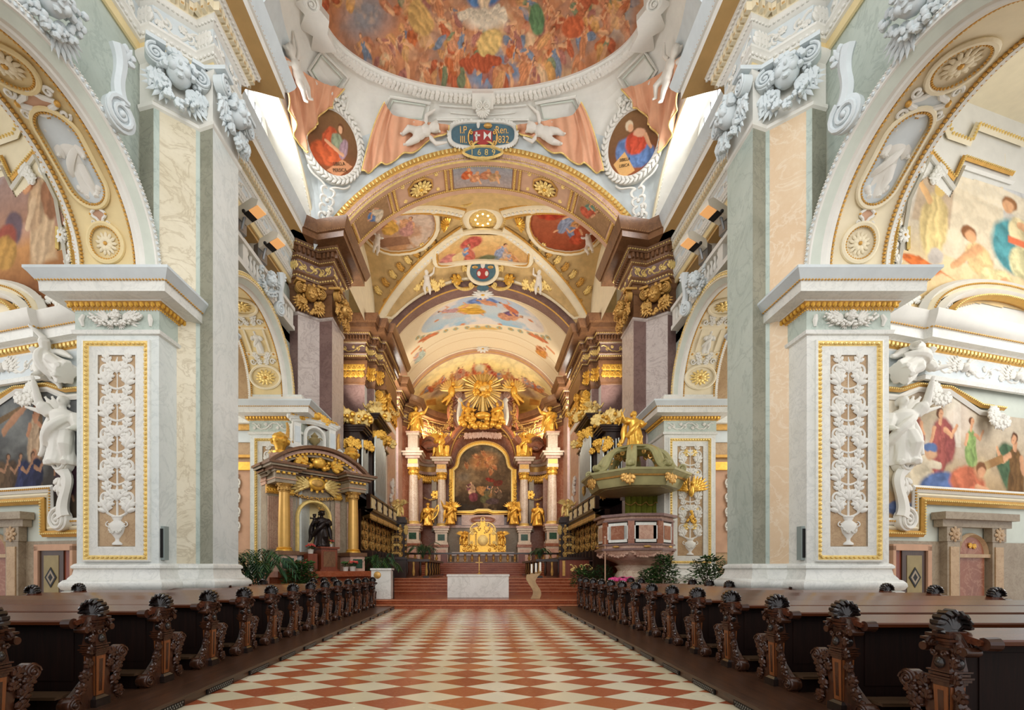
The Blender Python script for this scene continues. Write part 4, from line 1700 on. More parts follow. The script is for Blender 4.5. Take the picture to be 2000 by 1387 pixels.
mb = MB()
PH = np.linspace(0, 2 * PI, 97)[:-1]
G = np.array([[vault_pt(p, t) for t in np.linspace(0, 1, 14)] for p in PH])
mats = ['white_stucco'] * 7 + ['cool_stucco'] * 6
for k in range(13):
 mb.grid(G[:, k:k + 2], mats[k], None, closed_u=True)
vault = link_mesh('ceiling', mb, None, 1.2)
tag(vault, 'white stucco sail vault of the domed bay around the oval fresco', 'vault', kind='structure')

# oval fresco ---------------------------------------------------------------------
nu, nv = 420, 200
u = np.linspace(-5.9, 5.9, nu)
v = np.linspace(-2.75, 2.75, nv)
U, V = np.meshgrid(u, v, indexing='ij')
rr = (U / 5.86) ** 2 + (V / 2.66) ** 2
Pz = RZ + 0.05 + 0.9 * np.sqrt(np.clip(1 - rr, 0, 1))
P = np.stack([U, RC - V, Pz], -1)
pt = Paint(U, V, 1.0, 3, 0.12)
pt.fill((190, 128, 90))
pt.clouds((164, 130, 112), 1.3, 0.48, 0.15, 11, 0.8)
pt.clouds((216, 176, 128), 1.0, 0.55, 0.15, 21, 0.7)
pt.ell(-4.3, -0.5, 1.3, 1.0, (132, 134, 138), 0.3, 0.7, 0.9)
pt.ell(-4.6, 1.0, 1.0, 0.5, (214, 166, 104), 0.2, 0.7)
pt.ell(0.6, -2.3, 1.6, 0.35, (112, 140, 168), 0.1, 0.6)
pt.ell(5.0, -0.2, 0.7, 0.9, (170, 170, 166), 0.2, 0.7)
rnd = random.Random(8)
PAL = [(196, 108, 64), (186, 100, 66), (210, 152, 100), (192, 126, 92), (200, 138, 102), (206, 152, 92), (172, 112, 98), (214, 176, 136), (190, 112, 74), (204, 134, 92), (128, 134, 100), (126, 136, 152)]
cells = []
for row in range(11):
 vv = 2.2 - 0.45 * row
 w = 5.6 * math.sqrt(max(0.03, 1 - (vv / 2.66) ** 2))
 k = max(3, int(w * 2 / 0.62))
 for i in range(k):
  cells.append((-w + 2 * w * (i + rnd.random()) / k, vv + rnd.uniform(-0.2, 0.2)))
for (x, y) in cells:
 if (abs(x) < 0.8 and y > -1.1) or (x < -3.3 and -1.0 < y < 0.2 and rnd.random() < 0.8):
  continue
 for q in range(2):
  pt.cloth(x + rnd.uniform(-0.35, 0.35), y + rnd.uniform(-0.3, 0.3), rnd.uniform(0.16, 0.4), rnd.uniform(0.1, 0.22), rnd.choice(PAL), rnd.uniform(-1.5, 1.5), 4)
 a = rnd.uniform(0, 6.28)
 pt.limb(x, y, x + 0.35 * math.cos(a), y + 0.35 * math.sin(a), 0.09, 0.05, (218, 164, 122))
 if rnd.random() < 0.62:
  pt.figure(x, y, rnd.uniform(0.7, 1.05), rnd.choice(PAL), rnd.uniform(-0.9, 0.9), (218, 160, 118), (126, 82, 54), rnd.randrange(3), rnd.choice(PAL + [None] * 6))
pt.clouds((214, 170, 136), 0.6, 0.6, 0.1, 31, 0.4)
# central standing figure in blue and white on a cloud
pt.ell(0.05, -0.8, 1.0, 0.4, (232, 214, 190), 0, 0.5)
pt.cloth(-0.42, 0.3, 0.45, 0.9, (96, 132, 178), 0.25, 5)
pt.cloth(0.55, 0.3, 0.4, 0.85, (92, 128, 176), -0.3, 5)
pt.cloth(0.05, 0.2, 0.34, 0.85, (236, 206, 170), 0, 6)
pt.limb(-0.3, 0.6, -1.0, 0.35, 0.12, 0.09, (226, 170, 130))
for k in range(7):
 pt.cloth(-0.75 + 0.25 * k, -0.72 + 0.07 * (k % 2), 0.24, 0.16, (232, 214, 188), 0.2 * k, 3)
pt.cloth(0.25, -1.5, 0.55, 0.42, (224, 186, 118), 0.6, 7)
for q in range(7):
 pt.cloth(-0.7 + 0.2 * q, -2.05 - 0.1 * math.sin(q * 2), 0.28, 0.18, (184, 92, 60), 0.4 * math.sin(q), 5)
pt.cloth(-2.3, -0.75, 0.45, 0.62, (212, 168, 104), 0.5, 6)
pt.cloth(2.0, -0.75, 0.34, 0.5, (106, 138, 96), 0.3, 5)
pt.cloth(4.6, 0.35, 0.45, 0.3, (108, 140, 98), -0.2, 5)
pt.cloth(3.4, -0.9, 0.45, 0.35, (200, 104, 66), 0.3, 6)
pt.finish()
fr = thing('ceiling_fresco', 'large oval ceiling fresco of crowded clouds with a central figure in a blue mantle', 'fresco', (0, RC, RZ))
paint_object('painted_vault', P, pt.C, fr, flip=False, mask=rr <= 1.0)
# laurel and fruit garland around it
mb = MB()
e1 = [(5.98 * math.cos(a), RC + 2.76 * math.sin(a), RZ) for a in np.linspace(0, 2 * PI, 121)[:-1]]
mb.sweep3(e1, [(-0.26, 0.06), (-0.26, -0.02), (-0.14, -0.10), (0.14, -0.10), (0.2, -0.04), (0.24, -0.04), (0.24, 0.06)], (0, 0, 1), 'white_stucco', True)
rnd = random.Random(3)
for a in np.linspace(0, 2 * PI, 190)[:-1]:
 if math.sin(a) < -0.35:
  continue
 for q in range(3):
  rr_ = 0.11 * rnd.uniform(0.7, 1.15)
  mb.ball(((5.98 + 0.1 * (q - 1)) * math.cos(a), RC + (2.76 + 0.1 * (q - 1)) * math.sin(a), RZ - 0.10), (rr_, rr_, 0.08), 'white_stucco', 6, 4)
link_mesh('garland_frame', mb, fr)
mb = MB()
for x, y in ((0, RC + 2.76),):
 T = facing((x, y, RZ - 0.14), (0, -0.2, -1), (0, -1, 0))
 mb.box(-0.45, 0.45, -0.28, 0.28, -0.1, 0.06, 'white_stucco', T)
 for e in (-1, 1):
  volute(mb, T @ M4((e * 0.16, -0.1, 0.08)), 0.16, 'white_stucco', 0.4, e)
 shell(mb, T @ M4((0, -0.25, 0.05)), 0.3, 'white_stucco', 9, PI, 2 * PI)
link_mesh('clasp', mb, fr)
for e in (-1, 1):
 mb = MB()
 P0 = [(e * 6.0, 15.6), (e * 6.55, 15.75), (e * 6.3, 16.1), (e * 6.65, 16.5), (e * 6.25, 16.75), (e * 6.5, 17.2), (e * 6.05, 17.3), (e * 5.55, 17.25), (e * 5.7, 16.7), (e * 5.5, 16.3), (e * 5.75, 15.9)]
 mb.prism(P0, RZ - 0.22, RZ + 0.02, 'white_stucco')
 volute(mb, facing((e * 5.9, 15.7, RZ - 0.25), (0, 0, -1), (0, -1, 0)), 0.28, 'white_stucco', 0.3, e)
 link_mesh('scroll_clasp', mb, fr)

# stucco frames, draperies, medallions ------------------------------------------
def vp(ph, t, off=0.0):
 return vault_pt(ph, t) + vault_nrm(ph, t) * off


mb = MB()
for ph0, ph1, t0, t1 in ((1.28, PI - 1.28, 0.10, 0.36),):
 for tt, hw in ((0.16, 0.04), (0.44, 0.05)):
  mb.tube([vp(p, tt, 0.03) for p in np.linspace(ph0, ph1, 20)], hw, 'white_stucco', 6)
 mb.tube([vp(p, 0.30 + 0.03 * math.sin(9 * p), 0.03) for p in np.linspace(ph0 + 0.08, ph1 - 0.08, 30)], 0.03, 'white_stucco', 6)
for e in (-1, 1):
 for (a, b) in ((0.95, 1.22), (0.30, 0.62)):
  f = (lambda p: p) if e > 0 else (lambda p: PI - p)
  rect = [vp(f(a), 0.14, 0.03), vp(f(b), 0.14, 0.03), vp(f(b), 0.46, 0.03), vp(f(a), 0.46, 0.03)]
  mb.tube(rect, 0.06, 'white_stucco', 6, closed=True)
  rect = [vp(f(a + 0.03), 0.19, 0.03), vp(f(b - 0.03), 0.19, 0.03), vp(f(b - 0.03), 0.42, 0.03), vp(f(a + 0.03), 0.42, 0.03)]
  mb.tube(rect, 0.035, 'pale_green_paint', 6, closed=True)
fm = link_mesh('trim_3', mb, None)
tag(fm, 'white stucco panel mouldings on the vault between fresco and chancel arch', 'moulding', kind='structure')


def drape(name, label, top, bot, sag, folds, seed, s):
 """cloth hung on the vault: rows run from a top line to a bottom line, both in (ph, t)"""
 f = (lambda p: p) if s > 0 else (lambda p: PI - p)
 n, m = 60, 24
 top = [np.interp(np.linspace(0, 1, n), np.linspace(0, 1, len(top)), [q[k] for q in top]) for k in (0, 1)]
 bot = [np.interp(np.linspace(0, 1, n), np.linspace(0, 1, len(bot)), [q[k] for q in bot]) for k in (0, 1)]
 P = np.zeros((n, m, 3))
 for i in range(n):
  for j in range(m):
   w = j / (m - 1)
   a = top[0][i] * (1 - w) + bot[0][i] * w
   t = top[1][i] * (1 - w) + bot[1][i] * w
   x = i / (n - 1)
   o = 0.2 + 0.12 * math.sin(folds * PI * (x + 0.25 * sag * w * w) + seed) * (0.4 + 0.6 * w) + 0.05 * math.sin(2.3 * folds * PI * x + 2 * seed + 2 * w)
   P[i, j] = vp(f(a), min(1.02, t + 0.02 * math.sin(folds * PI * x + seed) * w), o)
 mb = MB()
 mb.grid(P, 'salmon_stucco', None, flip=(s > 0))
 mb.tube(P[:, -1], 0.035, 'pale_gold', 5)
 mb.tube(P[0], 0.03, 'pale_gold', 5)
 mb.tube(P[-1], 0.03, 'pale_gold', 5)
 o = link_mesh(name, mb, None, 1.5)
 tag(o, label, 'drapery')
 return o


for s in (-1, 1):
 sd = 'left' if s < 0 else 'right'
 drape('stucco_drapery', f'salmon stucco drapery over the chancel arch between the tablet and the {sd} medallion', [(1.36, 0.52), (1.20, 0.45), (1.01, 0.36), (0.93, 0.20)], [(1.36, 0.66), (1.17, 0.89), (1.03, 0.90), (0.93, 0.86)], 0.8, 7, 1.0, s)
 drape('stucco_drapery', f'salmon stucco drapery beside the clerestory window above the {sd} medallion', [(0.64, 0.24), (0.45, 0.40), (0.09, 0.66), (-0.2, 0.80)], [(0.62, 0.44), (0.53, 0.72), (0.50, 0.98), (0.16, 1.0)], 0.8, 7, 2.2, s)


def wreath_ring(mb, T, r, mat, w=0.15, n=44, rnd_seed=1):
 for i in range(n):
  a = 2 * PI * i / n
  for e in (-1, 1):
   b = a + PI / 2 + e * 0.55
   c, s_ = math.cos(b), math.sin(b)
   rot = np.array(((c, -s_, 0), (s_, c, 0), (0, 0, 1)))
   mb.ball(((r + e * w * 0.38) * math.cos(a), (r + e * w * 0.38) * math.sin(a), 0.06), (w * 0.95, w * 0.42, w * 0.5), mat, 6, 4, T, rot)


def medallion(s):
 ph, tt = 0.725, 0.63
 ph = ph if s > 0 else PI - ph
 c, n = vp(ph, tt, 0.4), vault_nrm(ph, tt)
 n = n + np.array((0, -0.35, 0.1))
 T = facing(c, n)
 nn = T[:3, 2]
 nm = ('fresco medallion of a woman in red and green, wreath framed, on the left', 'fresco medallion of a woman in red and blue, wreath framed, on the right')[s > 0]
 root = thing('medallion', nm, 'medallion', tuple(c))
 R = 1.12
 k = 110
 P, U, V = flat_panel(c, T[:3, 0], T[:3, 1], 2 * R, 2 * R, k, k)
 p = Paint(U, V, 1.0, 9, 0.06)
 p.vgrad([(-1.1, (150, 84, 52)), (0, (120, 84, 56)), (1.1, (134, 100, 66))])
 if s < 0:
  p.cloth(-0.25, -0.45, 0.75, 0.42, (214, 104, 62), 0.3, 6)
  p.cloth(-0.15, 0.1, 0.28, 0.45, (206, 96, 60), -0.3, 4)
  p.cloth(0.15, 0.1, 0.28, 0.32, (150, 160, 132), 0.2, 4)
  p.cloth(0.42, -0.02, 0.2, 0.4, (176, 146, 156), -0.2, 4)
  p.limb(0.42, -0.2, -0.3, -0.05, 0.09, 0.06, (222, 168, 130))
  p.ell(0.26, 0.62, 0.17, 0.2, (110, 72, 44))
  p.ell(0.24, 0.57, 0.12, 0.16, (226, 174, 136))
  p.poly([(-0.15, -1.0), (0.35, -1.05), (0.92, -0.42), (0.45, -0.35)], (214, 150, 108))
 else:
  p.cloth(-0.3, -0.25, 0.42, 0.62, (110, 136, 184), 0.4, 5)
  p.cloth(0.3, -0.55, 0.6, 0.4, (104, 134, 186), -0.2, 6)
  p.cloth(0.12, -0.05, 0.5, 0.4, (206, 86, 62), -0.5, 5)
  p.ell(0.28, 0.22, 0.3, 0.16, (224, 172, 140), -0.4)
  p.limb(0.5, 0.05, 0.68, -0.4, 0.1, 0.07, (222, 168, 130))
  p.ell(-0.08, 0.62, 0.17, 0.2, (220, 200, 170))
  p.ell(-0.04, 0.52, 0.12, 0.16, (222, 170, 132))
  p.poly([(-0.9, -0.35), (-0.6, -1.0), (-0.02, -0.95), (-0.36, -0.12)], (222, 172, 110))
 paint_object('painting', P, p.C, root, mask=(U ** 2 + V ** 2) <= R * R)
 lines = (('SIBILLA', 0.17), ('PERSICA', 0.17)) if s < 0 else (('SIBILLA', 0.15), ('LIBICA', 0.15))
 for i, (tx, sz) in enumerate(lines):
  cu = bpy.data.curves.new('inscription', 'FONT')
  cu.body = tx
  cu.size = sz
  cu.align_x = 'CENTER'
  cu.extrude = 0.004
  cu.materials.append(MATS['stem_brown'])
  o = bpy.data.objects.new('inscription', cu)
  a = 0.42 if s < 0 else -0.28
  x0, y0 = ((0.36, -0.62 - 0.2 * i) if s < 0 else (-0.40 - 0.05 * i, -0.44 - 0.19 * i))
  if s < 0:
   x0 += 0.06 * i
  letter_mesh(o, root, T @ M4((x0, y0, 0.012), (math.cos(a), math.sin(a), 0), (-math.sin(a), math.cos(a), 0), (0, 0, 1)))
 mb = MB()
 mb.lathe([(R - 0.06, -0.1), (R - 0.06, 0.05), (R + 0.05, 0.08), (R + 0.22, 0.02), (R + 0.24, -0.25)], 'white_stucco', 40, T)
 wreath_ring(mb, T, R + 0.10, 'white_stucco', 0.17, 40)
 link_mesh('wreath_frame', mb, root)
 mb = MB()
 up = T @ M4((0, R + 0.35, 0.05))
 r2 = random.Random(4)
 for i in range(34):
  mb.ball((r2.uniform(-0.3, 0.3), r2.uniform(-0.15, 0.5), r2.uniform(0, 0.12)), r2.uniform(0.07, 0.12), 'white_stucco', 6, 4, up)
 for e in (-1, 1):
  mb.tube([(e * 0.35, -0.2, 0), (e * 0.42, 0.3, 0.05), (e * 0.2, 0.7, 0)], [0.05, 0.09, 0.05], 'white_stucco', 6, up)
 link_mesh('fruit_crest', mb, root)
 mb = MB()
 dn = T @ M4((-s * 0.0, -R - 0.3, 0.0))
 for e in (-1, 1):
  mb.tube(bez((e * 0.9, 0.3, 0), (e * 0.7, -0.05, 0), (e * 0.4, 0.1, 0), (e * 0.1, -0.15, 0)), 0.04, 'white_stucco', 6, dn)
  for k in range(4):
   mb.tube(bez((e * 0.05, -0.2 - 0.32 * k, 0.05), (e * 0.3, -0.15 - 0.32 * k, 0.1), (e * 0.35, -0.35 - 0.32 * k, 0.05), (e * 0.12, -0.5 - 0.32 * k, 0.0)), [0.05, 0.07, 0.02], 'white_stucco', 5, dn)
 for k in range(8):
  mb.ball((r2.uniform(-0.15, 0.15), -0.55 - r2.uniform(0, 0.9), 0.05), 0.1, 'white_stucco', 6, 4, dn)
 link_mesh('pendant_relief', mb, root)


for s in (-1, 1):
 medallion(s)

# stucco putti on the vault -------------------------------------------------------
def putto(name, label, c, nrm, up, h, key, arm_r, arm_l, mat='skin_stone', group=None, parent=None):
 T = facing(c, nrm, up)
 o = statue(name, label, 'putto', (0, 0, 0), 1.0, 0, mat, key, group, 0.02, parent, seed=3, child=True, cloak=False, arm_r=arm_r, arm_l=arm_l)
 # statue axes: x right, -y front, z up
 M = np.eye(4)
 M[:3, 0], M[:3, 1], M[:3, 2], M[:3, 3] = T[:3, 0] * h, -T[:3, 2] * h, T[:3, 1] * h, T[:3, 3] - T[:3, 1] * h * 0.5
 o.matrix_basis = Matrix(M.tolist())
 return o


for s in (-1, 1):
 sd = 'left' if s < 0 else 'right'
 f = (lambda p: p) if s > 0 else (lambda p: PI - p)
 c, n = vp(f(1.2), 0.64, 0.3), vault_nrm(f(1.2), 0.64)
 putto('stucco_putto', f'white stucco putto lying on the drapery at the {sd} end of the dark tablet', c, n + np.array((0, -0.5, 0)), (-s * 1.0, 0, 0.35), 1.75, 'pt%d' % s, (0.35, -0.05, 1.0), (-0.26, -0.12, 0.9))
 c, n = vp(f(0.07), 0.72, 0.4), vault_nrm(f(0.07), 0.72)
 putto('stucco_putto', f'white stucco putto hanging the drapery by the {sd} clerestory window', c, n + np.array((-s * 0.2, -0.6, 0)), (0, -0.9, 0.5), 1.55, 'pu%d' % s, (0.30, -0.05, 1.05), (-0.32, -0.1, 0.85))

# tablets ------------------------------------------------------------------------
def text_child(parent, body, T, size, mat, extrude=0.012, align='CENTER'):
 cu = bpy.data.curves.new('inscription', 'FONT')
 cu.body = body
 cu.size = size
 cu.align_x = align
 cu.extrude = extrude
 cu.materials.append(MATS[mat])
 o = bpy.data.objects.new('inscription', cu)
 return letter_mesh(o, parent, T)


ct = (vp(PI / 2, 0.74, 0.16))
T = facing(ct, (0, -1, -0.75))
tb = thing('inscription_tablet', 'dark green tablet with gilt lettering and coat of arms above the chancel arch', 'tablet', tuple(ct))
mb = MB()
o_ = [(1.42 * math.copysign(abs(math.cos(a)) ** 0.55, math.cos(a)), 0.40 * math.copysign(abs(math.sin(a)) ** 0.7, math.sin(a))) for a in np.linspace(0, 2 * PI, 49)[:-1]]
mb.prism(o_, -0.1, 0.02, 'blue_ground', T)
link_mesh('field', mb, tb)
mb = MB()
mb.tube([(x * 1.03, y * 1.06, 0.02) for x, y in o_], 0.07, 'white_stucco', 6, T, closed=True)
for x, y in o_:
 mb.ball((x * 1.07, y * 1.14, 0.03), 0.085, 'white_stucco', 6, 4, T)
link_mesh('frame', mb, tb)
mb = MB()
mb.prism([(-0.42, -0.26), (-0.42, 0.1), (0, 0.16), (0.42, 0.1), (0.42, -0.26), (0, -0.36)], 0.02, 0.08, 'arms_red', T @ M4((0, 0, 0)))
mb.box(-0.32, -0.24, -0.2, 0.08, 0.08, 0.1, 'white_stucco', T)
mb.box(-0.36, -0.12, -0.06, 0.0, 0.08, 0.1, 'white_stucco', T)
for e in (-1, 1):
 mb.prism([(0.2, -0.03), (0.2 + e * 0.16, 0.1), (0.2 + e * 0.16, -0.18)] if e > 0 else [(0.2, -0.03), (0.2 - 0.16, -0.18), (0.2 - 0.16, 0.1)], 0.08, 0.1, 'white_stucco', T)
mb = link_mesh('coat_of_arms', mb, tb) and MB()
for e in (-1, 1):
 scroll_c(mb, T @ M4((0, 0, 0.06)), e * 0.5, -0.36, e * 0.5, 0.16, 0.1, 'old_gold', 0.035, -e)
mb.ball((-0.2, 0.32, 0.06), (0.08, 0.14, 0.06), 'white_stucco', 8, 5, T)
mb.ball((0.22, 0.28, 0.06), (0.2, 0.1, 0.06), 'old_gold', 8, 5, T)
link_mesh('crest', mb, tb)
for tx, x, y in (('I.P', -0.86, 0.04), ('III.', -0.86, -0.27), ('Ren.', 0.84, 0.04), ('1832', 0.84, -0.27)):
 text_child(tb, tx, T @ M4((x, y, 0.03)), 0.33, 'old_gold')
ct = np.array((0, A1Y - 0.2, 20.12))
T = facing(ct, (0, -1, -0.1))
tb = thing('date_cartouche', 'small gilt scrolled cartouche with blue ground and date at the crown of the chancel arch', 'cartouche', tuple(ct))
mb = MB()
o_ = [(0.78 * math.cos(a) * (1 + 0.06 * math.cos(4 * a)), 0.22 * math.sin(a)) for a in np.linspace(0, 2 * PI, 41)[:-1]]
mb.prism(o_, -0.05, 0.05, 'blue_ground', T)
link_mesh('field', mb, tb)
mb = MB()
mb.tube([(x * 1.06, y * 1.12, 0.05) for x, y in o_], 0.055, 'pale_gold', 6, T, closed=True)
scroll_c(mb, T @ M4((0, 0, 0.06)), -0.5, 0.2, 0.5, 0.2, 0.09, 'pale_gold', 0.05)
shell(mb, T @ M4((0, -0.30, 0.0)), 0.16, 'pale_gold', 7, 0, PI)
link_mesh('scroll_frame', mb, tb)
for k, ch in enumerate('1689'):
 text_child(tb, ch, T @ M4((-0.48 + 0.32 * k, -0.12, 0.055)), 0.34, 'pale_gold')

# lunette walls with clerestory windows -------------------------------------------
for s in (-1, 1):
 mb = MB()
 n = 24
 ed = [(16.75 + 3.75 * math.cos(PI * i / n), 14.8 + math.sqrt(max(0, 4.3 ** 2 - (3.75 * math.cos(PI * i / n)) ** 2))) for i in range(n + 1)]
 for (a, b) in zip(ed[:-1], ed[1:]):
  q = [(s * 7.6, a[0], a[1]), (s * 7.6, b[0], b[1]), (s * 8.6, b[0], b[1] - 0.1), (s * 8.6, a[0], a[1] - 0.1)]
  mb.add(q, [(0, 1, 2, 3) if s < 0 else (3, 2, 1, 0)], 'white_stucco')
  q = [(s * 8.6, a[0], 16.9), (s * 8.6, b[0], 16.9), (s * 8.6, b[0], b[1]), (s * 8.6, a[0], a[1])]
  mb.add(q, [(0, 1, 2, 3) if s > 0 else (3, 2, 1, 0)], 'white_stucco')
 mb.tube([(s * 7.6, y, z) for y, z in ed], 0.07, 'cream_stucco', 6)
 beads(mb, [(s * 7.65, y, z) for y, z in ed], 0.15, 0.06, 'white_stucco')
 o = link_mesh('wall_left' if s < 0 else 'wall_right', mb, None, 0.5)
 tag(o, f'white lunette wall above the cornice on the {"left" if s < 0 else "right"} of the domed bay', 'wall', kind='structure')
 w = thing('window_1' if s < 0 else 'window_2', f'bright clerestory window above the {"left" if s < 0 else "right"} cornice', 'window', (s * 8.05, 16.4, 17.2), kind='structure')
 mb = MB()
 oo = [(16.5 + 1.5 * math.cos(a), 18.0 + 1.35 * math.sin(a)) for a in np.linspace(0, PI, 20)]
 poly = [(18.0, 17.1)] + oo + [(15.0, 17.1)]
 v = [(s * 8.54, y, z) for y, z in poly]
 mb.add(v, [tuple(range(len(v))) if s < 0 else tuple(reversed(range(len(v))))], 'window_sky')
 link_mesh('pane', mb, w, 0)
 mb = MB()
 mb.tube([(s * 8.52, y, z) for y, z in poly], 0.09, 'white_stucco', 6, closed=True)
 for k in range(1, 6):
  mb.box(s * 8.5, s * 8.53, 15 + 0.5 * k - 0.02, 15 + 0.5 * k + 0.02, 17.1, 19.3, 'steel')
 for k in range(1, 5):
  mb.box(s * 8.5, s * 8.53, 15, 18, 17.1 + 0.5 * k - 0.02, 17.1 + 0.5 * k + 0.02, 'steel')
 link_mesh('window_frame', mb, w)

# ------------------------------------------------------------------ chancel arch
def seg_arc(R, C, zlow, Y, n=60, x_lim=None):
 hx = math.sqrt(R * R - (zlow - C) ** 2) if x_lim is None else x_lim
 a = math.asin(min(1, hx / R))
 return [(R * math.sin(t), Y, C + R * math.cos(t)) for t in np.linspace(-a, a, n)]


def arch_grid(mb, rows, mats, zlow=16.9, n=60, flip=False):
 """rows: [(R, C, Y)]"""
 P = np.array([seg_arc(R, C, zlow, Y, n) for R, C, Y in rows])
 for k in range(len(rows) - 1):
  mb.grid(P[k:k + 2], mats[k], None, flip=flip)


mb = MB()
C1 = A1C
arch_grid(mb, [(8.66, C1, 20.55), (8.66, C1, 20.42), (8.60, C1, 20.36), (8.40, C1, 20.42), (8.36, C1, 20.45), (8.10, C1, 20.50), (8.06, C1, 20.44), (8.02, C1, 20.5), (8.02, C1, 20.7), (8.10, C1, 20.72), (8.10, C1, 21.95), (8.02, C1, 21.97), (8.02, C1, 22.2), (9.2, C1, 22.2)],
  ['pale_gold', 'gilt_paint', 'gilt_paint', 'gilt_paint', 'rose_marble', 'pale_gold', 'pale_gold', 'rose_paint', 'gilt_paint', 'rose_paint', 'gilt_paint', 'rose_paint', 'rose_paint'])
beads(mb, seg_arc(8.50, C1, 16.9, 20.35, 80), 0.19, (0.07, 0.06, 0.11), 'pale_gold')
beads(mb, seg_arc(8.18, C1, 16.9, 20.46, 80), 0.11, (0.045, 0.03, 0.03), 'pale_gold')
beads(mb, seg_arc(8.04, C1, 16.9, 20.75, 80), 0.10, (0.04, 0.03, 0.03), 'pale_gold')
beads(mb, seg_arc(8.04, C1, 16.9, 21.93, 80), 0.10, (0.04, 0.03, 0.03), 'pale_gold')


def soff1(al, y, off=0.0, R=8.10):
 return np.array(((R - off) * math.sin(al), y, C1 + (R - off) * math.cos(al)))


def soff1T(al, y, off=0.0):
 p = soff1(al, y, off)
 z = np.array((-math.sin(al), 0, -math.cos(al)))
 x = np.array((math.cos(al), 0, -math.sin(al)))
 return M4(p, x, np.cross(z, x), z)


for al in (-0.185, 0.185, -0.56, 0.56, -0.83, 0.83, -0.215, 0.215, -0.53, 0.53):
 T = soff1T(al, 21.33)
 mb.box(-0.06, 0.06, -0.62, 0.62, -0.02, 0.05, 'gilt_paint', T)
 beads(mb, [soff1(al, 20.75, 0.05), soff1(al, 21.93, 0.05)], 0.09, 0.04, 'pale_gold')
arch1 = link_mesh('ceiling', mb, None)
tag(arch1, 'gilded segmental chancel arch with marble fascia in front of the choir vault', 'arch', kind='structure')
for e in (-1, 1):
 for al in (0.37, 0.735):
  if al < 0.5:
   root = thing('coffer_rosette', f'gilt rosette in an octagonal coffer on the {"left" if e < 0 else "right"} of the chancel arch soffit', 'rosette', tuple(soff1(e * al, 21.3)))
   m = MB()
   T = soff1T(e * al, 21.33)
   oc = [(0.62 * math.cos(a), 0.46 * math.sin(a), 0.02) for a in np.linspace(PI / 8, 2 * PI + PI / 8, 9)[:-1]]
   m.tube(oc, 0.06, 'old_gold', 6, T, closed=True)
   link_mesh('frame', m, root)
   m = MB()
   rosette(m, T @ M4((0, 0, 0.05), s=(1.25, 0.92, 1)), 0.46, 'pale_gold', 12, 'gold')
   link_mesh('petals', m, root)
   m = MB()
   for x in (-0.85, 0.85):
    for y in (-0.4, 0.4):
     m.lathe([(0.12, 0), (0.12, 0.04), (0.07, 0.05), (0.04, 0.09), (0, 0.1)], 'pale_gold', 12, T @ M4((x, y, 0)))
   link_mesh('boss', m, root)


def soffit_paint(name, label, a0, a1, y0, y1, fn, n=90):
 A, Y = np.meshgrid(np.linspace(a0, a1, n), np.linspace(y0, y1, n * 2 // 3), indexing='ij')
 R = 8.08
 P = np.stack([R * np.sin(A), Y, C1 + R * np.cos(A)], -1)
 w, h = abs(a1 - a0) * R, y1 - y0
 U = (A - (a0 + a1) / 2) * R
 V = -(Y - (y0 + y1) / 2)
 p = Paint(U, V, 0.6, 4, 0.08)
 fn(p, w, h)
 p.finish(0.4)
 o = paint_object(name, P, p.C, None, flip=False)
 tag(o, label, 'fresco')


def f_angels(p, w, h):
 p.vgrad([(-0.6, (170, 150, 140)), (0.6, (150, 152, 160))])
 for x, y, c in ((-0.75, 0.1, (208, 104, 60)), (-0.35, -0.1, (204, 140, 100)), (0.15, 0.05, (196, 128, 92)), (0.55, -0.05, (190, 150, 110))):
  p.cloth(x, y, 0.32, 0.24, c, 0.5, 4)
  p.limb(x + 0.1, y, x + 0.25, y - 0.32, 0.07, 0.05, (220, 166, 124))
  p.ell(x + 0.1, y + 0.26, 0.1, 0.11, (214, 156, 112))


soffit_paint('soffit_fresco', 'small fresco of flying angels at the centre of the chancel arch soffit', -0.17, 0.17, 20.78, 21.9, f_angels)
for e in (-1, 1):
 def f_fig(p, w, h, e=e):
  p.vgrad([(-0.6, (150, 116, 84)), (0.6, (178, 140, 100))])
  if e < 0:
   p.figure(0.25, 0, 1.3, (224, 206, 180), 0.7, pose=2, cloak=(110, 140, 186))
  else:
   p.figure(-0.2, 0, 1.3, (196, 96, 70), -0.7, pose=2, cloak=(120, 150, 130))
 soffit_paint('soffit_fresco', f'fresco of a seated figure on the {"left" if e < 0 else "right"} haunch of the chancel arch soffit', e * 0.58, e * 0.81, 20.78, 21.9, f_fig)

# spandrel wall between vault edge and arch is the vault itself; close the sides above the piers
# ------------------------------------------------------------------ choir vault
CY, CHL = 26.3, 4.15


def choir_z(x, y):
 yy = np.clip(np.abs(y - CY) / CHL, 0, 1)
 zx = 12.775 + np.sqrt(np.clip(66.0 - x * x, 0, None))
 zy = 16.9 + 4.1 * np.sqrt(np.clip(1 - yy * yy, 0, 1))
 return np.maximum(zx, zy) + 0.75 * (1 - (x / 7.1) ** 2) * (1 - yy ** 2)


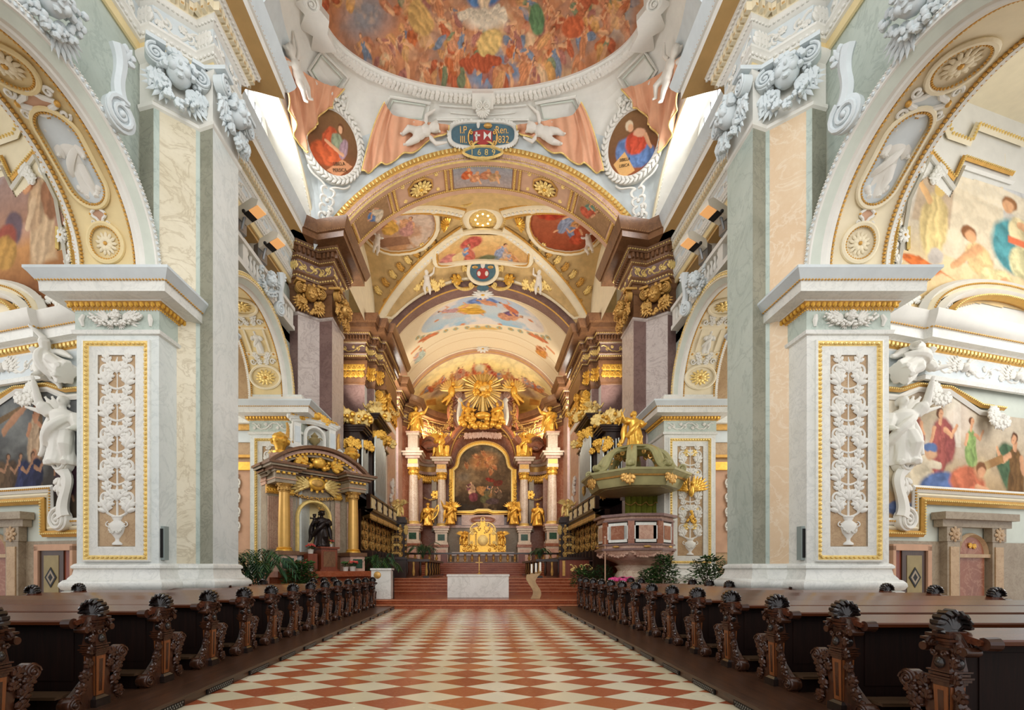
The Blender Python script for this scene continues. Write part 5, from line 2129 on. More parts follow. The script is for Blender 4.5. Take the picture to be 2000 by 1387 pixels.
nx, ny = 80, 60
Xg, Yg = np.meshgrid(np.linspace(-7.1, 7.1, nx), np.linspace(CY - CHL, CY + CHL, ny), indexing='ij')
Zg = choir_z(Xg, Yg)
mb = MB()
hole = (Xg / 0.85) ** 2 + ((Yg - CY) / 0.85) ** 2 < 1
P = np.stack([Xg, Yg, Zg], -1)
f = []
for i in range(nx - 1):
 for j in range(ny - 1):
  if hole[i, j] and hole[i + 1, j] and hole[i, j + 1] and hole[i + 1, j + 1]:
   continue
  f.append((i * ny + j, i * ny + j + 1, (i + 1) * ny + j + 1, (i + 1) * ny + j))
mb.add(P.reshape(-1, 3), f, 'gilt_ground')
ribs = []
for ex in (-1, 1):
 for ey in (-1, 1):
  pts = []
  for t in np.linspace(0.16, 1, 40):
   x, y = ex * 7.05 * t, CY + ey * CHL * 0.99 * t
   pts.append((x, y, float(choir_z(np.array(x), np.array(y))) - 0.06))
  mb.tube(pts, [0.30, 0.42], 'cream_stucco', 8, None, 0.5, (0, 0, 1))
  for o in (-0.38, 0.38):
   q = [(x + o * ey * 0.5, y - o * ex * 0.85 * 1.0, z - 0.06) for x, y, z in pts]
   mb.tube(q, 0.06, 'gilt_paint', 6)
   beads(mb, q, 0.13, (0.06, 0.06, 0.06), 'pale_gold')
  beads(mb, [(x, y, z - 0.16) for x, y, z in pts], 0.26, (0.11, 0.1, 0.05), 'pale_marble')
def on_cv(x, y, dz=0.08):
 z = float(choir_z(np.array(x), np.array(y)))
 h = 0.05
 n = np.array((-(float(choir_z(np.array(x + h), np.array(y))) - z) / h, -(float(choir_z(np.array(x), np.array(y + h))) - z) / h, 1.0))
 n = -n / np.linalg.norm(n)
 return np.array((x, y, z)) + n * dz, n


for ex in (-1, 1):
 for ey in (-1, 1):
  for k in range(9):
   t = 0.34 + 0.07 * k
   for dx, dy in ((0.95, 0.0), (-0.25, -0.75)):
    x, y = ex * (7.05 * t + dx * (0.4 + 0.5 * t)), CY + ey * (CHL * t + (dy + (0.55 if dx < 0 else -0.35)) * 1.0)
    if abs(x) > 6.9 or abs(y - CY) > CHL - 0.1:
     continue
    q, n = on_cv(x, y)
    T = facing(q, n, (ex * 0.85, ey * 0.5, -0.4))
    for r in (-0.7, 0.0, 0.7):
     leafy(mb, T, 0, 0, PI / 2 + r, 0.42, 'pale_gold' if k % 2 else 'gilt_paint', 0.34)
for yy in (CY + CHL - 0.22,):
 pts = [tuple(on_cv(x, yy, 0.05)[0]) for x in np.linspace(-6.6, 6.6, 50)]
 mb.tube(pts, 0.09, 'cream_stucco', 6)
 beads(mb, pts, 0.16, (0.07, 0.06, 0.06), 'pale_gold')
cv = link_mesh('ceiling', mb, None, 0.9)
tag(cv, 'gilded cross vault of the choir with ribs rising to a lit oculus', 'vault', kind='structure')
oc = thing('oculus_frame', 'round stucco and gilt frame around the lit opening at the crown of the choir vault', 'oculus', (0, CY, 21.6))
mb = MB()
zc = float(choir_z(np.array(0.9), np.array(CY)))
mb.lathe([(0.85, 0.9), (0.85, 0.0), (0.80, -0.08), (0.95, -0.14), (1.10, -0.08), (1.2, 0.05), (1.35, 0.02), (1.5, 0.02), (1.55, 0.12)], 'cream_stucco', 40, M4((0, CY, zc)))
beads(mb, [(1.28 * math.cos(a), CY + 1.28 * math.sin(a), zc - 0.02) for a in np.linspace(0, 2 * PI, 60)], 0.14, 0.06, 'pale_gold')
link_mesh('ring', mb, oc)
mb = MB()
mb.lathe([(0.84, 0.0), (0.80, 0.5), (0.66, 0.9), (0.35, 1.1), (0.0, 1.12)], 'pale_gold', 32, M4((0, CY, zc)))
link_mesh('gilt_dome', mb, oc)
mb = MB()
for e in (-1, 1):
 scroll_c(mb, facing((e * 1.0, CY - 1.6, zc - 0.15), (0, -0.4, -1), (0, -1, 0)), -0.5, 0, 0.5, 0, 0.15, 'pale_gold', 0.07, e)
 shell(mb, facing((e * 2.0, CY, zc - 0.3), (0, -0.6, -1), (e, -0.6, 0.2)), 0.42, 'gold', 9)
for yy in (CY - 1.5, CY + 1.5):
 for e in (-1, 1):
  leafy(mb, facing((e * 0.15, yy, zc - 0.05), (0, -0.2, -1), (0, -1, 0)), 0, 0, PI / 2, 0.6, 'pale_gold')
link_mesh('gilt_ornament', mb, oc)
lp = thing('ring_lamp', 'ring lamp with lit bulbs hanging in the oculus of the choir vault', 'lamp', (0, CY, zc - 0.1))
mb = MB()
mb.lathe([(0.50, -0.06), (0.56, -0.06), (0.56, 0.06), (0.50, 0.06), (0.50, -0.06)], 'old_gold', 28, M4((0, CY, zc + 0.10)))
for a in np.linspace(0, 2 * PI, 5)[:-1]:
 mb.tube([(0.53 * math.cos(a), CY + 0.53 * math.sin(a), zc + 0.12), (0.40 * math.cos(a), CY + 0.40 * math.sin(a), zc + 1.02)], 0.02, 'old_gold', 6)
link_mesh('ring', mb, lp)
for i in range(8):
 a = 2 * PI * i / 8
 mb = MB()
 mb.ball((0.42 * math.cos(a), CY + 0.42 * math.sin(a), zc + 0.06), (0.08, 0.08, 0.09), 'lamp_bulb', 10, 7)
 link_mesh('bulb', mb, lp)

# painted fields of the choir vault
def choir_paint(name, label, cx, cy, rx, ry, fn, n=110, shape=None, sw=False):
 U, V = np.meshgrid(np.linspace(-rx, rx, n), np.linspace(-ry, ry, n), indexing='ij')
 X, Y = cx + U, cy - V
 Z = choir_z(X, Y) - 0.10
 e = 0.02
 P = np.stack([X, Y, Z], -1)
 p = Paint(U, V, 1.0, 6, 0.08)
 fn(p)
 rr = (np.abs(U) / rx) ** 2.4 + (np.abs(V) / ry) ** 2.4 if shape is None else shape(U / rx, V / ry)
 root = thing(name, label, 'fresco', (cx, cy, float(choir_z(np.array(cx), np.array(cy)))))
 p.finish(0.4)
 paint_object('painting', P, p.C, root, mask=rr <= 1)
 # stucco frame along the outline
 pts = []
 for a in np.linspace(0, 2 * PI, 80)[:-1]:
  d = 0.0
  for t in np.linspace(0.2, 1.5, 90):
   q = shape(np.array(t * math.cos(a)), np.array(t * math.sin(a))) if shape else abs(t * math.cos(a)) ** 2.4 + abs(t * math.sin(a)) ** 2.4
   if q > 1:
    d = t
    break
  x, y = cx + d * rx * math.cos(a), cy - d * ry * math.sin(a)
  pts.append((x, y, float(choir_z(np.array(x), np.array(y))) - 0.12))
 m = MB()
 m.tube(pts, 0.15, 'cream_stucco', 8, closed=True)
 q = [(x + (cx - x) * 0.05, y + (cy - y) * 0.05, z - 0.06) for x, y, z in pts]
 m.tube(q, 0.05, 'gilt_paint', 6, closed=True)
 link_mesh('frame', m, root)
 return root


def f_left(p):
 p.vgrad([(-1.6, (186, 140, 100)), (1.6, (176, 160, 160))])
 p.clouds((206, 186, 170), 0.9, 0.5, 0.15, 5, 0.8)
 p.poly([(-1.6, -1.5), (0.4, -1.5), (0.3, -1.0), (-1.5, -0.9)], (150, 110, 84))
 p.figure(-0.5, 0.1, 2.2, (214, 166, 84), 0.2, pose=2, cloak=(176, 112, 100))
 p.figure(0.5, -0.4, 1.8, (190, 140, 130), -0.3, pose=2, cloak=(200, 150, 110))


def f_right(p):
 p.vgrad([(-1.6, (150, 74, 46)), (1.6, (176, 104, 74))])
 p.cloth(-1.0, 0.7, 0.9, 0.7, (176, 66, 44), 0.3, 5)
 p.figure(0.1, 0.2, 2.2, (140, 150, 176), -0.4, pose=1, cloak=(206, 150, 96))
 p.figure(0.8, -0.7, 1.7, (190, 84, 56), 0.3, pose=2, cloak=(126, 140, 170))


def f_heart(p):
 p.vgrad([(-1.2, (190, 140, 96)), (0.2, (214, 170, 110)), (1.2, (226, 196, 140))])
 p.cloth(-0.7, 0.55, 0.8, 0.45, (196, 96, 84), 0.3, 6)
 p.cloth(-2.2, -0.4, 0.7, 0.5, (200, 130, 120), 0.2, 5)
 p.poly([(-2.0, -0.9), (-1.2, -0.6), (-1.1, 0.1), (-1.9, -0.2)], (222, 192, 140))
 p.figure(-0.75, -0.2, 1.5, (200, 110, 92), 0.2, pose=2, cloak=(124, 150, 186))
 p.figure(1.1, 0.0, 1.5, (150, 160, 186), -0.5, pose=1, cloak=(196, 170, 150))
 p.figure(2.0, -0.4, 1.3, (196, 140, 92), 0.6, pose=2, cloak=(150, 150, 160))
 p.ell(0.3, -0.55, 0.9, 0.25, (108, 110, 80), 0.1, 0.5)


choir_paint('choir_fresco', 'fresco of bearded writers in a curved stucco frame on the left of the choir vault', -4.75, CY - 0.35, 2.15, 1.9, f_left)
choir_paint('choir_fresco', 'red toned fresco in a curved stucco frame on the right of the choir vault', 4.75, CY - 0.35, 2.15, 1.9, f_right)
choir_paint('choir_fresco', 'bean shaped fresco above the coat of arms on the choir vault', 0, CY + 1.95, 3.0, 1.05, f_heart,
   shape=lambda a, b: np.abs(a) ** 2.2 + np.abs(b - 0.25 * (1 - a * a)) ** 2.2 * 1.0)
# coat of arms shield on the vault crown
c = np.array((0, CY + 3.35, float(choir_z(np.array(0.0), np.array(CY + 3.35))) - 0.2))
T = facing(c, (0, -0.75, -1.0))
sh = thing('arms_cartouche', 'blue coat of arms cartouche in gilt scrolls above the second choir arch', 'cartouche', tuple(c))
mb = MB()
o_ = [(0.85 * math.cos(a), 0.72 * math.sin(a) * (1.1 if math.sin(a) > 0 else 0.9)) for a in np.linspace(0, 2 * PI, 41)[:-1]]
mb.prism(o_, -0.1, 0.04, 'blue_ground', T)
link_mesh('field', mb, sh)
mb = MB()
mb.tube([(x * 1.12, y * 1.12, 0.04) for x, y in o_], 0.12, 'cream_stucco', 8, T, closed=True)
for e in (-1, 1):
 scroll_c(mb, T @ M4((0, 0, 0.06)), e * 0.2, 0.9, e * 1.25, 0.0, 0.2, 'pale_gold', 0.09, e)
 scroll_c(mb, T @ M4((0, 0, 0.06)), e * 1.9, -0.65, e * 0.6, -0.8, 0.2, 'pale_gold', 0.09, e)
 leafy(mb, T, e * 1.3, -0.6, PI / 2 - e * 1.3, 0.9, 'gold')
mb.ball((0, -0.98, 0.05), (0.42, 0.2, 0.1), 'blue_ground', 12, 6, T)
link_mesh('scroll_frame', mb, sh)
mb = MB()
mb.ball((0, -0.12, 0.05), (0.42, 0.34, 0.06), 'arms_red', 10, 6, T)
mb.ball((0, 0.42, 0.06), (0.16, 0.26, 0.08), 'pot_white', 8, 5, T)
for e in (-1, 1):
 mb.ball((e * 0.25, -0.1, 0.1), (0.12, 0.16, 0.05), 'pot_white', 8, 5, T)
 mb.ball((e * 0.5, 0.25, 0.05), (0.2, 0.1, 0.05), 'old_gold', 8, 5, T)
link_mesh('coat_of_arms', mb, sh)
for e in (-1, 1):
 x, y = e * 3.6, CY + 3.0
 c = np.array((x, y, float(choir_z(np.array(x), np.array(y))) - 0.2))
 putto('stucco_putto', f'white stucco putto with gilt foliage on the {"left" if e < 0 else "right"} of the blue arms cartouche', c, (0, -0.9, -0.6), (0, 0, 1), 1.5, 'pt%d' % e, (0.3, -0.05, 1.0), (-0.3, -0.12, 0.85))
 m = MB()
 T = facing(c + (0, 0.15, -0.1), (0, -0.9, -0.6))
 for k in range(9):
  leafy(m, T, e * (0.7 - 0.2 * k), -0.5 + 0.12 * (k % 3), PI / 2 + 0.5 * math.sin(k * 2), 0.6, 'pale_gold')
 o = link_mesh('gilt_foliage', m, None)
 tag(o, f'gilt foliage relief behind the {"left" if e < 0 else "right"} putto under the choir vault', 'relief')
 x, y = e * 6.2, CY + 0.4
 c = np.array((x, y, float(choir_z(np.array(x), np.array(y))) - 0.35))
 putto('stucco_putto', f'white stucco putto low on the {"left" if e < 0 else "right"} side of the choir vault', c, (-e, -0.9, -0.4), (0, 0, 1), 1.4, 'pt%d' % e, (0.3, -0.05, 1.0), (-0.3, -0.12, 0.85))

# side lunettes of the choir, brown arch, apse vault -----------------------------
for e in (-1, 1):
 mb = MB()
 pts = [(CY + CHL * math.cos(a), 16.9 + 4.1 * math.sin(a)) for a in np.linspace(0, PI, 25)]
 for a, b in zip(pts[:-1], pts[1:]):
  q = [(e * 7.1, a[0], 16.5), (e * 7.1, b[0], 16.5), (e * 7.1, b[0], b[1] + 0.4), (e * 7.1, a[0], a[1] + 0.4)]
  mb.add(q, [(0, 1, 2, 3) if e > 0 else (3, 2, 1, 0)], 'cream_stucco')
 mb.box(e * 9.0, e * 9.2, 20.6, 31.0, 16.0, 23.0, 'cream_stucco')
 mb.box(e * 7.0, e * 9.2, 20.6, 31.0, 22.0, 22.2, 'cream_stucco')
 mb.box(e * 7.0, e * 9.2, 30.6, 30.8, 16.9, 23.0, 'gilt_ground')
 o = link_mesh('wall_left' if e < 0 else 'wall_right', mb, None, 0)
 tag(o, f'cream lunette wall below the {"left" if e < 0 else "right"} side of the choir vault', 'wall', kind='structure')
A2C, A2Y = 12.97, 30.45
mb = MB()
arch_grid(mb, [(8.5, A2C, 30.5), (8.5, A2C, 30.4), (8.35, A2C, 30.38), (8.30, A2C, 30.42), (8.03, A2C, 30.45), (7.55, A2C, 30.45), (7.48, A2C, 30.5), (7.48, A2C, 31.4)],
  ['gilt_paint', 'cream_stucco', 'gilt_paint', 'cream_stucco', 'purple_marble', 'gilt_paint', 'purple_marble'])
beads(mb, seg_arc(8.2, A2C, 16.9, 30.40, 80), 0.13, (0.05, 0.03, 0.06), 'pale_gold')
arch_grid(mb, [(8.5, A2C, 30.52), (9.6, A2C, 30.52)], ['gilt_ground'], 16.9)
o = link_mesh('ceiling', mb, None)
tag(o, 'purple brown marble arch between the choir and the altar bay', 'arch', kind='structure')

nu, nv = 170, 150
AV, YV = np.meshgrid(np.linspace(-1.05, 1.05, nu), np.linspace(31.2, 39.3, nv), indexing='ij')
Rv = 7.62
P = np.stack([Rv * np.sin(AV), YV, A2C + Rv * np.cos(AV)], -1)
U, V = Rv * np.sin(AV), -(YV - 33.6)
p = Paint(U, V, 1.6, 12, 0.06)
p.fill((232, 216, 182))
for k in range(26):   # painted coffers of the border
 x = -6.5 + 0.52 * k
 p.ell(x, 2.05, 0.2, 0.14, (206, 186, 140), 0, 0.3, 0.8)
 p.ell(x * 1.0, 2.05, 0.09, 0.07, (232, 218, 184), 0, 0.3)
for q, c in ((-2.75, (196, 170, 122)), (-3.0, (240, 228, 200)), (-3.9, (206, 176, 130)), (1.75, (206, 184, 140)), (2.35, (206, 184, 140))):
 p.poly([(-8, q), (8, q), (8, q + 0.09), (-8, q + 0.09)], c, 0.04)
for x in (-5.2, -4.3, -3.5, 3.5, 4.3, 5.2):
 p.poly([(x - 0.35, -1.9 - 0.2 * abs(x) + 1.2), (x + 0.35, -1.9 - 0.2 * abs(x) + 1.2), (x + 0.35, -1.65 - 0.2 * abs(x) + 1.2), (x - 0.35, -1.65 - 0.2 * abs(x) + 1.2)], (214, 150, 104))
p.ell(0, -2.35, 1.5, 0.28, (214, 178, 108), 0, 0.3)
for k in range(16):   # painted balusters round the oval
 a = PI * (1.08 + 0.84 * k / 15)
 p.ell(5.0 * math.cos(a), 0.15 + 2.3 * math.sin(a), 0.24, 0.26, (150, 166, 146), 0, 0.3)
 p.ell(5.0 * math.cos(a), 0.15 + 2.3 * math.sin(a), 0.09, 0.2, (196, 156, 90), 0, 0.3)
for e in (-1, 1):
 p.cloth(e * 4.2, -1.3, 0.9, 0.24, (210, 128, 86), e * 0.35, 5)
 p.figure(e * 4.9, -2.9, 1.9, (190, 204, 190) if e < 0 else (214, 150, 76), 0.0, pose=2, cloak=(214, 190, 180) if e < 0 else (190, 120, 70))
rr = (U / 4.55) ** 2 + ((V - 0.05) / 1.85) ** 2
sky = Paint(U, V, 1.6, 15, 0.1)
sky.vgrad([(-1.8, (140, 186, 214)), (0, (190, 204, 210)), (1.8, (176, 192, 212))])
sky.clouds((226, 216, 206), 1.4, 0.45, 0.12, 8, 0.9)
sky.clouds((196, 184, 180), 1.0, 0.6, 0.1, 18, 0.5)
sky.figure(-1.1, 0.2, 2.7, (214, 166, 70), 1.1, pose=1, cloak=(226, 190, 110))
sky.figure(2.1, -0.35, 2.3, (206, 150, 120), -0.9, pose=2, cloak=(120, 92, 130))
sky.cloth(0.0, 1.25, 1.2, 0.4, (110, 134, 186), 0, 5)
sky.figure(0.2, 1.05, 1.6, (206, 150, 120), 1.2, pose=1)
sky.figure(1.8, 0.85, 1.7, (204, 120, 86), 1.0, pose=1)
sky.figure(-2.5, 0.8, 1.6, (190, 150, 150), 1.0, pose=1)
for x, y in ((-3.4, 0.1), (-1.6, -1.5), (3.5, 0.2), (1.4, -1.65)):
 sky.ell(x, y, 0.2, 0.16, (206, 140, 100))
m_ = np.clip((1 - rr) / 0.03, 0, 1)[..., None]
ring = np.clip(1 - np.abs(rr - 1.06) / 0.07, 0, 1)[..., None]
C = p.C * (1 - m_) + sky.C * m_
C = C * (1 - ring * 0.8) + np.array(lin((238, 226, 198))) * ring * 0.8
o = paint_object('ceiling_fresco', P, C, None)
tag(o, 'barrel vault fresco of a pale sky oval with painted balustrade before the apse', 'fresco')

A3Y = 39.25
mb = MB()
arch_grid(mb, [(7.75, A2C, 39.3), (7.75, A2C, 39.15), (7.60, A2C, 39.1), (7.52, A2C, 39.15), (7.32, A2C, 39.15), (7.28, A2C, 39.2), (7.28, A2C, 39.5)],
  ['cream_stucco', 'rose_marble', 'cream_stucco', 'rose_paint', 'gilt_paint', 'rose_paint'], 16.4)
o = link_mesh('ceiling', mb, None)
tag(o, 'slim pink painted arch in front of the apse half dome', 'arch', kind='structure')
m = MB()
T = facing((0, 39.05, A2C + 7.45), (0, -1, -0.2))
rosette(m, T @ M4(s=(1.5, 0.8, 1)), 0.42, 'white_stucco', 10, 'gold')
o = link_mesh('keystone_rosette', m, None)
tag(o, 'white oval keystone rosette on the pink arch over the apse', 'rosette')
m = MB()
T = facing((0, 31.15, A2C + 7.40), (0, -0.4, -1), (0, -1, 0))
rosette(m, T @ M4(s=(1.6, 0.8, 1)), 0.5, 'white_stucco', 12, 'gold')
o = link_mesh('keystone_rosette', m, None)
tag(o, 'white rosette with gilt centre at the crown of the sky fresco', 'rosette')

# apse half dome
nu, nv = 180, 90
AA, BB = np.meshgrid(np.linspace(0, PI, nu), np.linspace(0, PI / 2, nv), indexing='ij')
ex, ey, ez = 6.95, 6.7, 3.9
# stretched shell whose rim follows the arch
X = ex * np.cos(AA)
Yv = 39.3 + ey * np.sin(AA) * np.cos(BB)
rim = A2C + np.sqrt(np.clip(7.4 ** 2 - X ** 2, 0, None)) - 16.3
Z = 16.3 + rim * np.sin(BB) + 0.0 * X
P = np.stack([X, Yv, Z], -1)
U, V = X, BB * 4.6
p = Paint(U, V, 1.6, 22, 0.06)
p.vgrad([(0, (214, 166, 74)), (2.4, (236, 190, 96)), (4.2, (232, 200, 140)), (5.5, (240, 216, 150)), (7.2, (238, 226, 180))])
p.ell(0, 4.6, 2.2, 2.0, (248, 224, 140), 0, 0.9)
for e in (-1, 1):
 for x in (3.5, 4.9):
  p.poly([(e * x - 0.45, 2.0), (e * x + 0.45, 2.0), (e * x + 0.45, 2.9), (e * x - 0.45, 2.9)], (206, 140, 60))
 for x in (2.6, 4.0, 5.4):
  p.ell(e * x, 1.2, 0.45, 0.2, (196, 146, 66), 0, 0.4)
 p.ell(e * 4.2, 3.7, 1.6, 0.7, (206, 176, 140), -e * 0.3, 0.6)
rnd = random.Random(12)
for k in range(22):
 x = -5.4 + 0.51 * k
 y = 4.75 + 0.5 * (1 - abs(x) / 5) + rnd.uniform(-0.5, 0.4)
 p.cloth(x + 0.3, y - 0.3, 0.5, 0.3, rnd.choice([(200, 110, 70), (190, 150, 110), (206, 150, 80)]), rnd.uniform(-1, 1), 4)
 p.figure(x, y, rnd.uniform(1.1, 1.5), rnd.choice([(206, 110, 70), (214, 140, 84), (196, 150, 120), (220, 160, 90)]), rnd.uniform(-0.8, 0.8), pose=rnd.randrange(3), cloak=rnd.choice([None, (190, 84, 60), (214, 170, 110), (150, 150, 160)]))
p.ell(-0.3, 5.4, 0.6, 0.5, (214, 204, 170), 0, 0.5)
p.finish(0.4)
o = paint_object('apse_fresco', P, p.C, None, flip=True)
tag(o, 'golden half dome fresco of angels above the high altar', 'fresco')

# ------------------------------------------------------------------ choir and apse walls
CH = [(9.0, 22.7), (9.0, 28.3), (7.35, 28.3), (7.35, 28.9), (6.9, 28.9), (6.9, 29.5), (6.55, 29.5), (6.55, 33.6), (7.5, 33.6), (7.5, 37.4), (6.95, 37.4), (6.95, 39.3)]
AP = [(6.95, 39.3), (6.25, 40.2), (6.25, 41.1), (6.6, 41.3)] + [(6.9 * math.cos(a), 39.3 + 6.7 * math.sin(a)) for a in np.linspace(0.36, PI - 0.36, 27)] + [(-6.6, 41.3), (-6.25, 41.1), (-6.25, 40.2), (-6.95, 39.3)]
for s in (-1, 1):
 sd = 'left' if s < 0 else 'right'
 root = thing('wall_left' if s < 0 else 'wall_right', f'{sd} choir wall with stepped purple marble pilasters', 'wall', (s * 7.5, 30, 1.0), kind='structure')
 mb = MB()
 pier_faces(mb, CH, ['purple_marble', 'purple_marble', 'pale_marble', 'purple_marble', 'pale_marble', 'red_marble', 'rose_marble', 'purple_marble', 'rose_marble', 'purple_marble', 'rose_marble'], 0.5, 16.9, s)
 link_mesh('pilasters', mb, root, 0)
 p = mir(CH, s)
 mb = MB()
 entab(mb, p, s, Z_ARC, True)
 link_mesh('entablature', mb, root)
 mb = MB()
 mb.sweep(mir(CH[1:6], s), [(0, 13.0), (0.05, 13.05), (0.05, 13.2), (0.1, 13.3), (0.22, 14.3), (0.2, 14.45), (0, 14.45)], 'brown_marble', False, s)
 for (a, b) in ((1, 2), (3, 4), (5, 6), (2, 3), (4, 5)):
  A, B = np.array(CH[a]), np.array(CH[b])
  t = (B - A) / np.linalg.norm(B - A)
  n_ = np.array((-t[1], t[0]))
  nl = max(3, int(np.linalg.norm(B - A) / 0.3))
  for k in range(nl):
   c_ = A + (B - A) * (k + 0.5) / nl + n_ * 0.12
   T = facing((s * c_[0], c_[1], 13.35), (s * n_[0], n_[1], 0))
   leafy(mb, T, 0, 0, PI / 2, 0.55, 'gold', 0.4)
   leafy(mb, T, 0.05, 0.4, PI / 2, 0.6, 'gold', 0.4)
 link_mesh('capital', mb, root)
 # inner white pilaster with its lower gilt capital
 mb = MB()
 mb.box(s * 6.35, s * 6.56, 29.75, 33.3, 1.0, 11.6, 'pale_marble')
 mb.box(s * 6.33, s * 6.36, 30.2, 32.9, 2.0, 11.2, 'rose_marble')
 mb.box(s * 6.45, s * 6.95, 29.42, 29.55, 1.0, 11.6, 'red_marble')
 mb.box(s * 6.2, s * 7.0, 29.3, 33.4, 13.1, 13.35, 'brown_marble')
 mb.box(s * 6.3, s * 6.95, 29.4, 33.35, 13.35, 14.4, 'brown_marble')
 link_mesh('inner_pilaster', mb, root, 0.3)
 mb = MB()
 mb.box(s * 6.35, s * 6.95, 29.45, 33.3, 11.6, 13.1, 'old_gold')
 for k in range(5):
  T = facing((s * 6.3, 30.0 + 0.7 * k, 11.7), (-s, 0, 0))
  leafy(mb, T, 0, 0, PI / 2, 0.7, 'gold', 0.4)
  leafy(mb, T, 0, 0.5, PI / 2, 0.7, 'gold', 0.4)
 for k in range(3):
  T = facing((s * (6.45 + 0.2 * k), 29.4, 11.65), (0, -1, 0))
  leafy(mb, T, 0, 0, PI / 2, 0.7, 'gold', 0.35)
  leafy(mb, T, 0.05, 0.5, PI / 2, 0.6, 'gold', 0.35)
 for T in (facing((s * 6.65, 29.3, 12.75), (0, -1, 0)), facing((s * 6.2, 29.8, 12.75), (-s, -0.3, 0)), facing((s * 6.2, 32.9, 12.75), (-s, -0.3, 0))):
  volute(mb, T, 0.26, 'gold', 0.5, 1)
 garland(mb, facing((s * 6.2, 31.0, 12.4), (-s, -0.3, 0)), bez((-0.8, 0.3, 0), (-0.5, -0.5, 0.2), (0.5, -0.5, 0.2), (0.8, 0.3, 0)), 0.13, 'pale_gold', 4)
 link_mesh('gilt_capital', mb, root)
 # stucco relief on the inner face
 mb = MB()
 T = facing((s * 6.32, 31.5, 4.2), (-s, 0, 0))
 for k in range(6):
  leafy(mb, T, 0.25 * math.sin(k * 1.7), 0.6 * k, PI / 2 + 0.5 * math.cos(k * 2), 0.8, 'white_stucco')
  mb.tube(spiral(0.2 * (-1) ** k, 0.6 * k + 0.2, 0.3, 0.06, 0, (-1) ** k * 1.2, 16, 0.03), 0.05, 'white_stucco', 5, T)
 link_mesh('stucco_relief', mb, root)

mb = MB()
pier_faces(mb, AP, ['red_marble'] * (len(AP) - 1), 1.5, 16.5, 1)
o = link_mesh('wall_back', mb, None, 0.6)
tag(o, 'curved red marble apse wall behind the high altar', 'wall', kind='structure')
mb = MB()
entab(mb, AP, 1, 14.0, True)
o = link_mesh('trim_4', mb, None)
tag(o, 'brown marble cornice curving round the apse', 'cornice', kind='structure')
# ------------------------------------------------------------------ side chapels seen through the near arches
CHD = np.array((0.9658, 0.2593))


class Chap:
 """wall frame: a outwards along the wall, z up, off towards the viewer"""

 def __init__(self, s):
  self.s = s

 def p(self, a, z, off=0.0):
  return np.array((self.s * (9.9 + 0.9658 * a + 0.2593 * off), 12.0 + 0.2593 * a - 0.9658 * off, z))

 def T(self, a, z, off=0.0):
  """local x grows outwards in a"""
  x = np.array((self.s * 0.9658, 0.2593, 0))
  n = np.array((self.s * 0.2593, -0.9658, 0))
  return M4(self.p(a, z, off), x, (0, 0, 1), n)

 def box(self, mb, a0, a1, z0, z1, o0, o1, mat):
  T = self.T(0, 0, 0)
  mb.box(a0, a1, z0, z1, o0, o1, mat, T)

 def mould(self, mb, pts, w, h, mat, bead=None, closed=False, br=0.03):
  """rectangular-section moulding through (a, z) points"""
  P = [self.p(a, z, h * 0.5) for a, z in pts]
  mb.tube(P, w, mat, 4, None, h / w * 0.5, self.T(0, 0)[:3, 2], closed=closed)
  if bead:
   beads(mb, [self.p(a, z, h) for a, z in pts], br * 2.6, br, bead, closed)


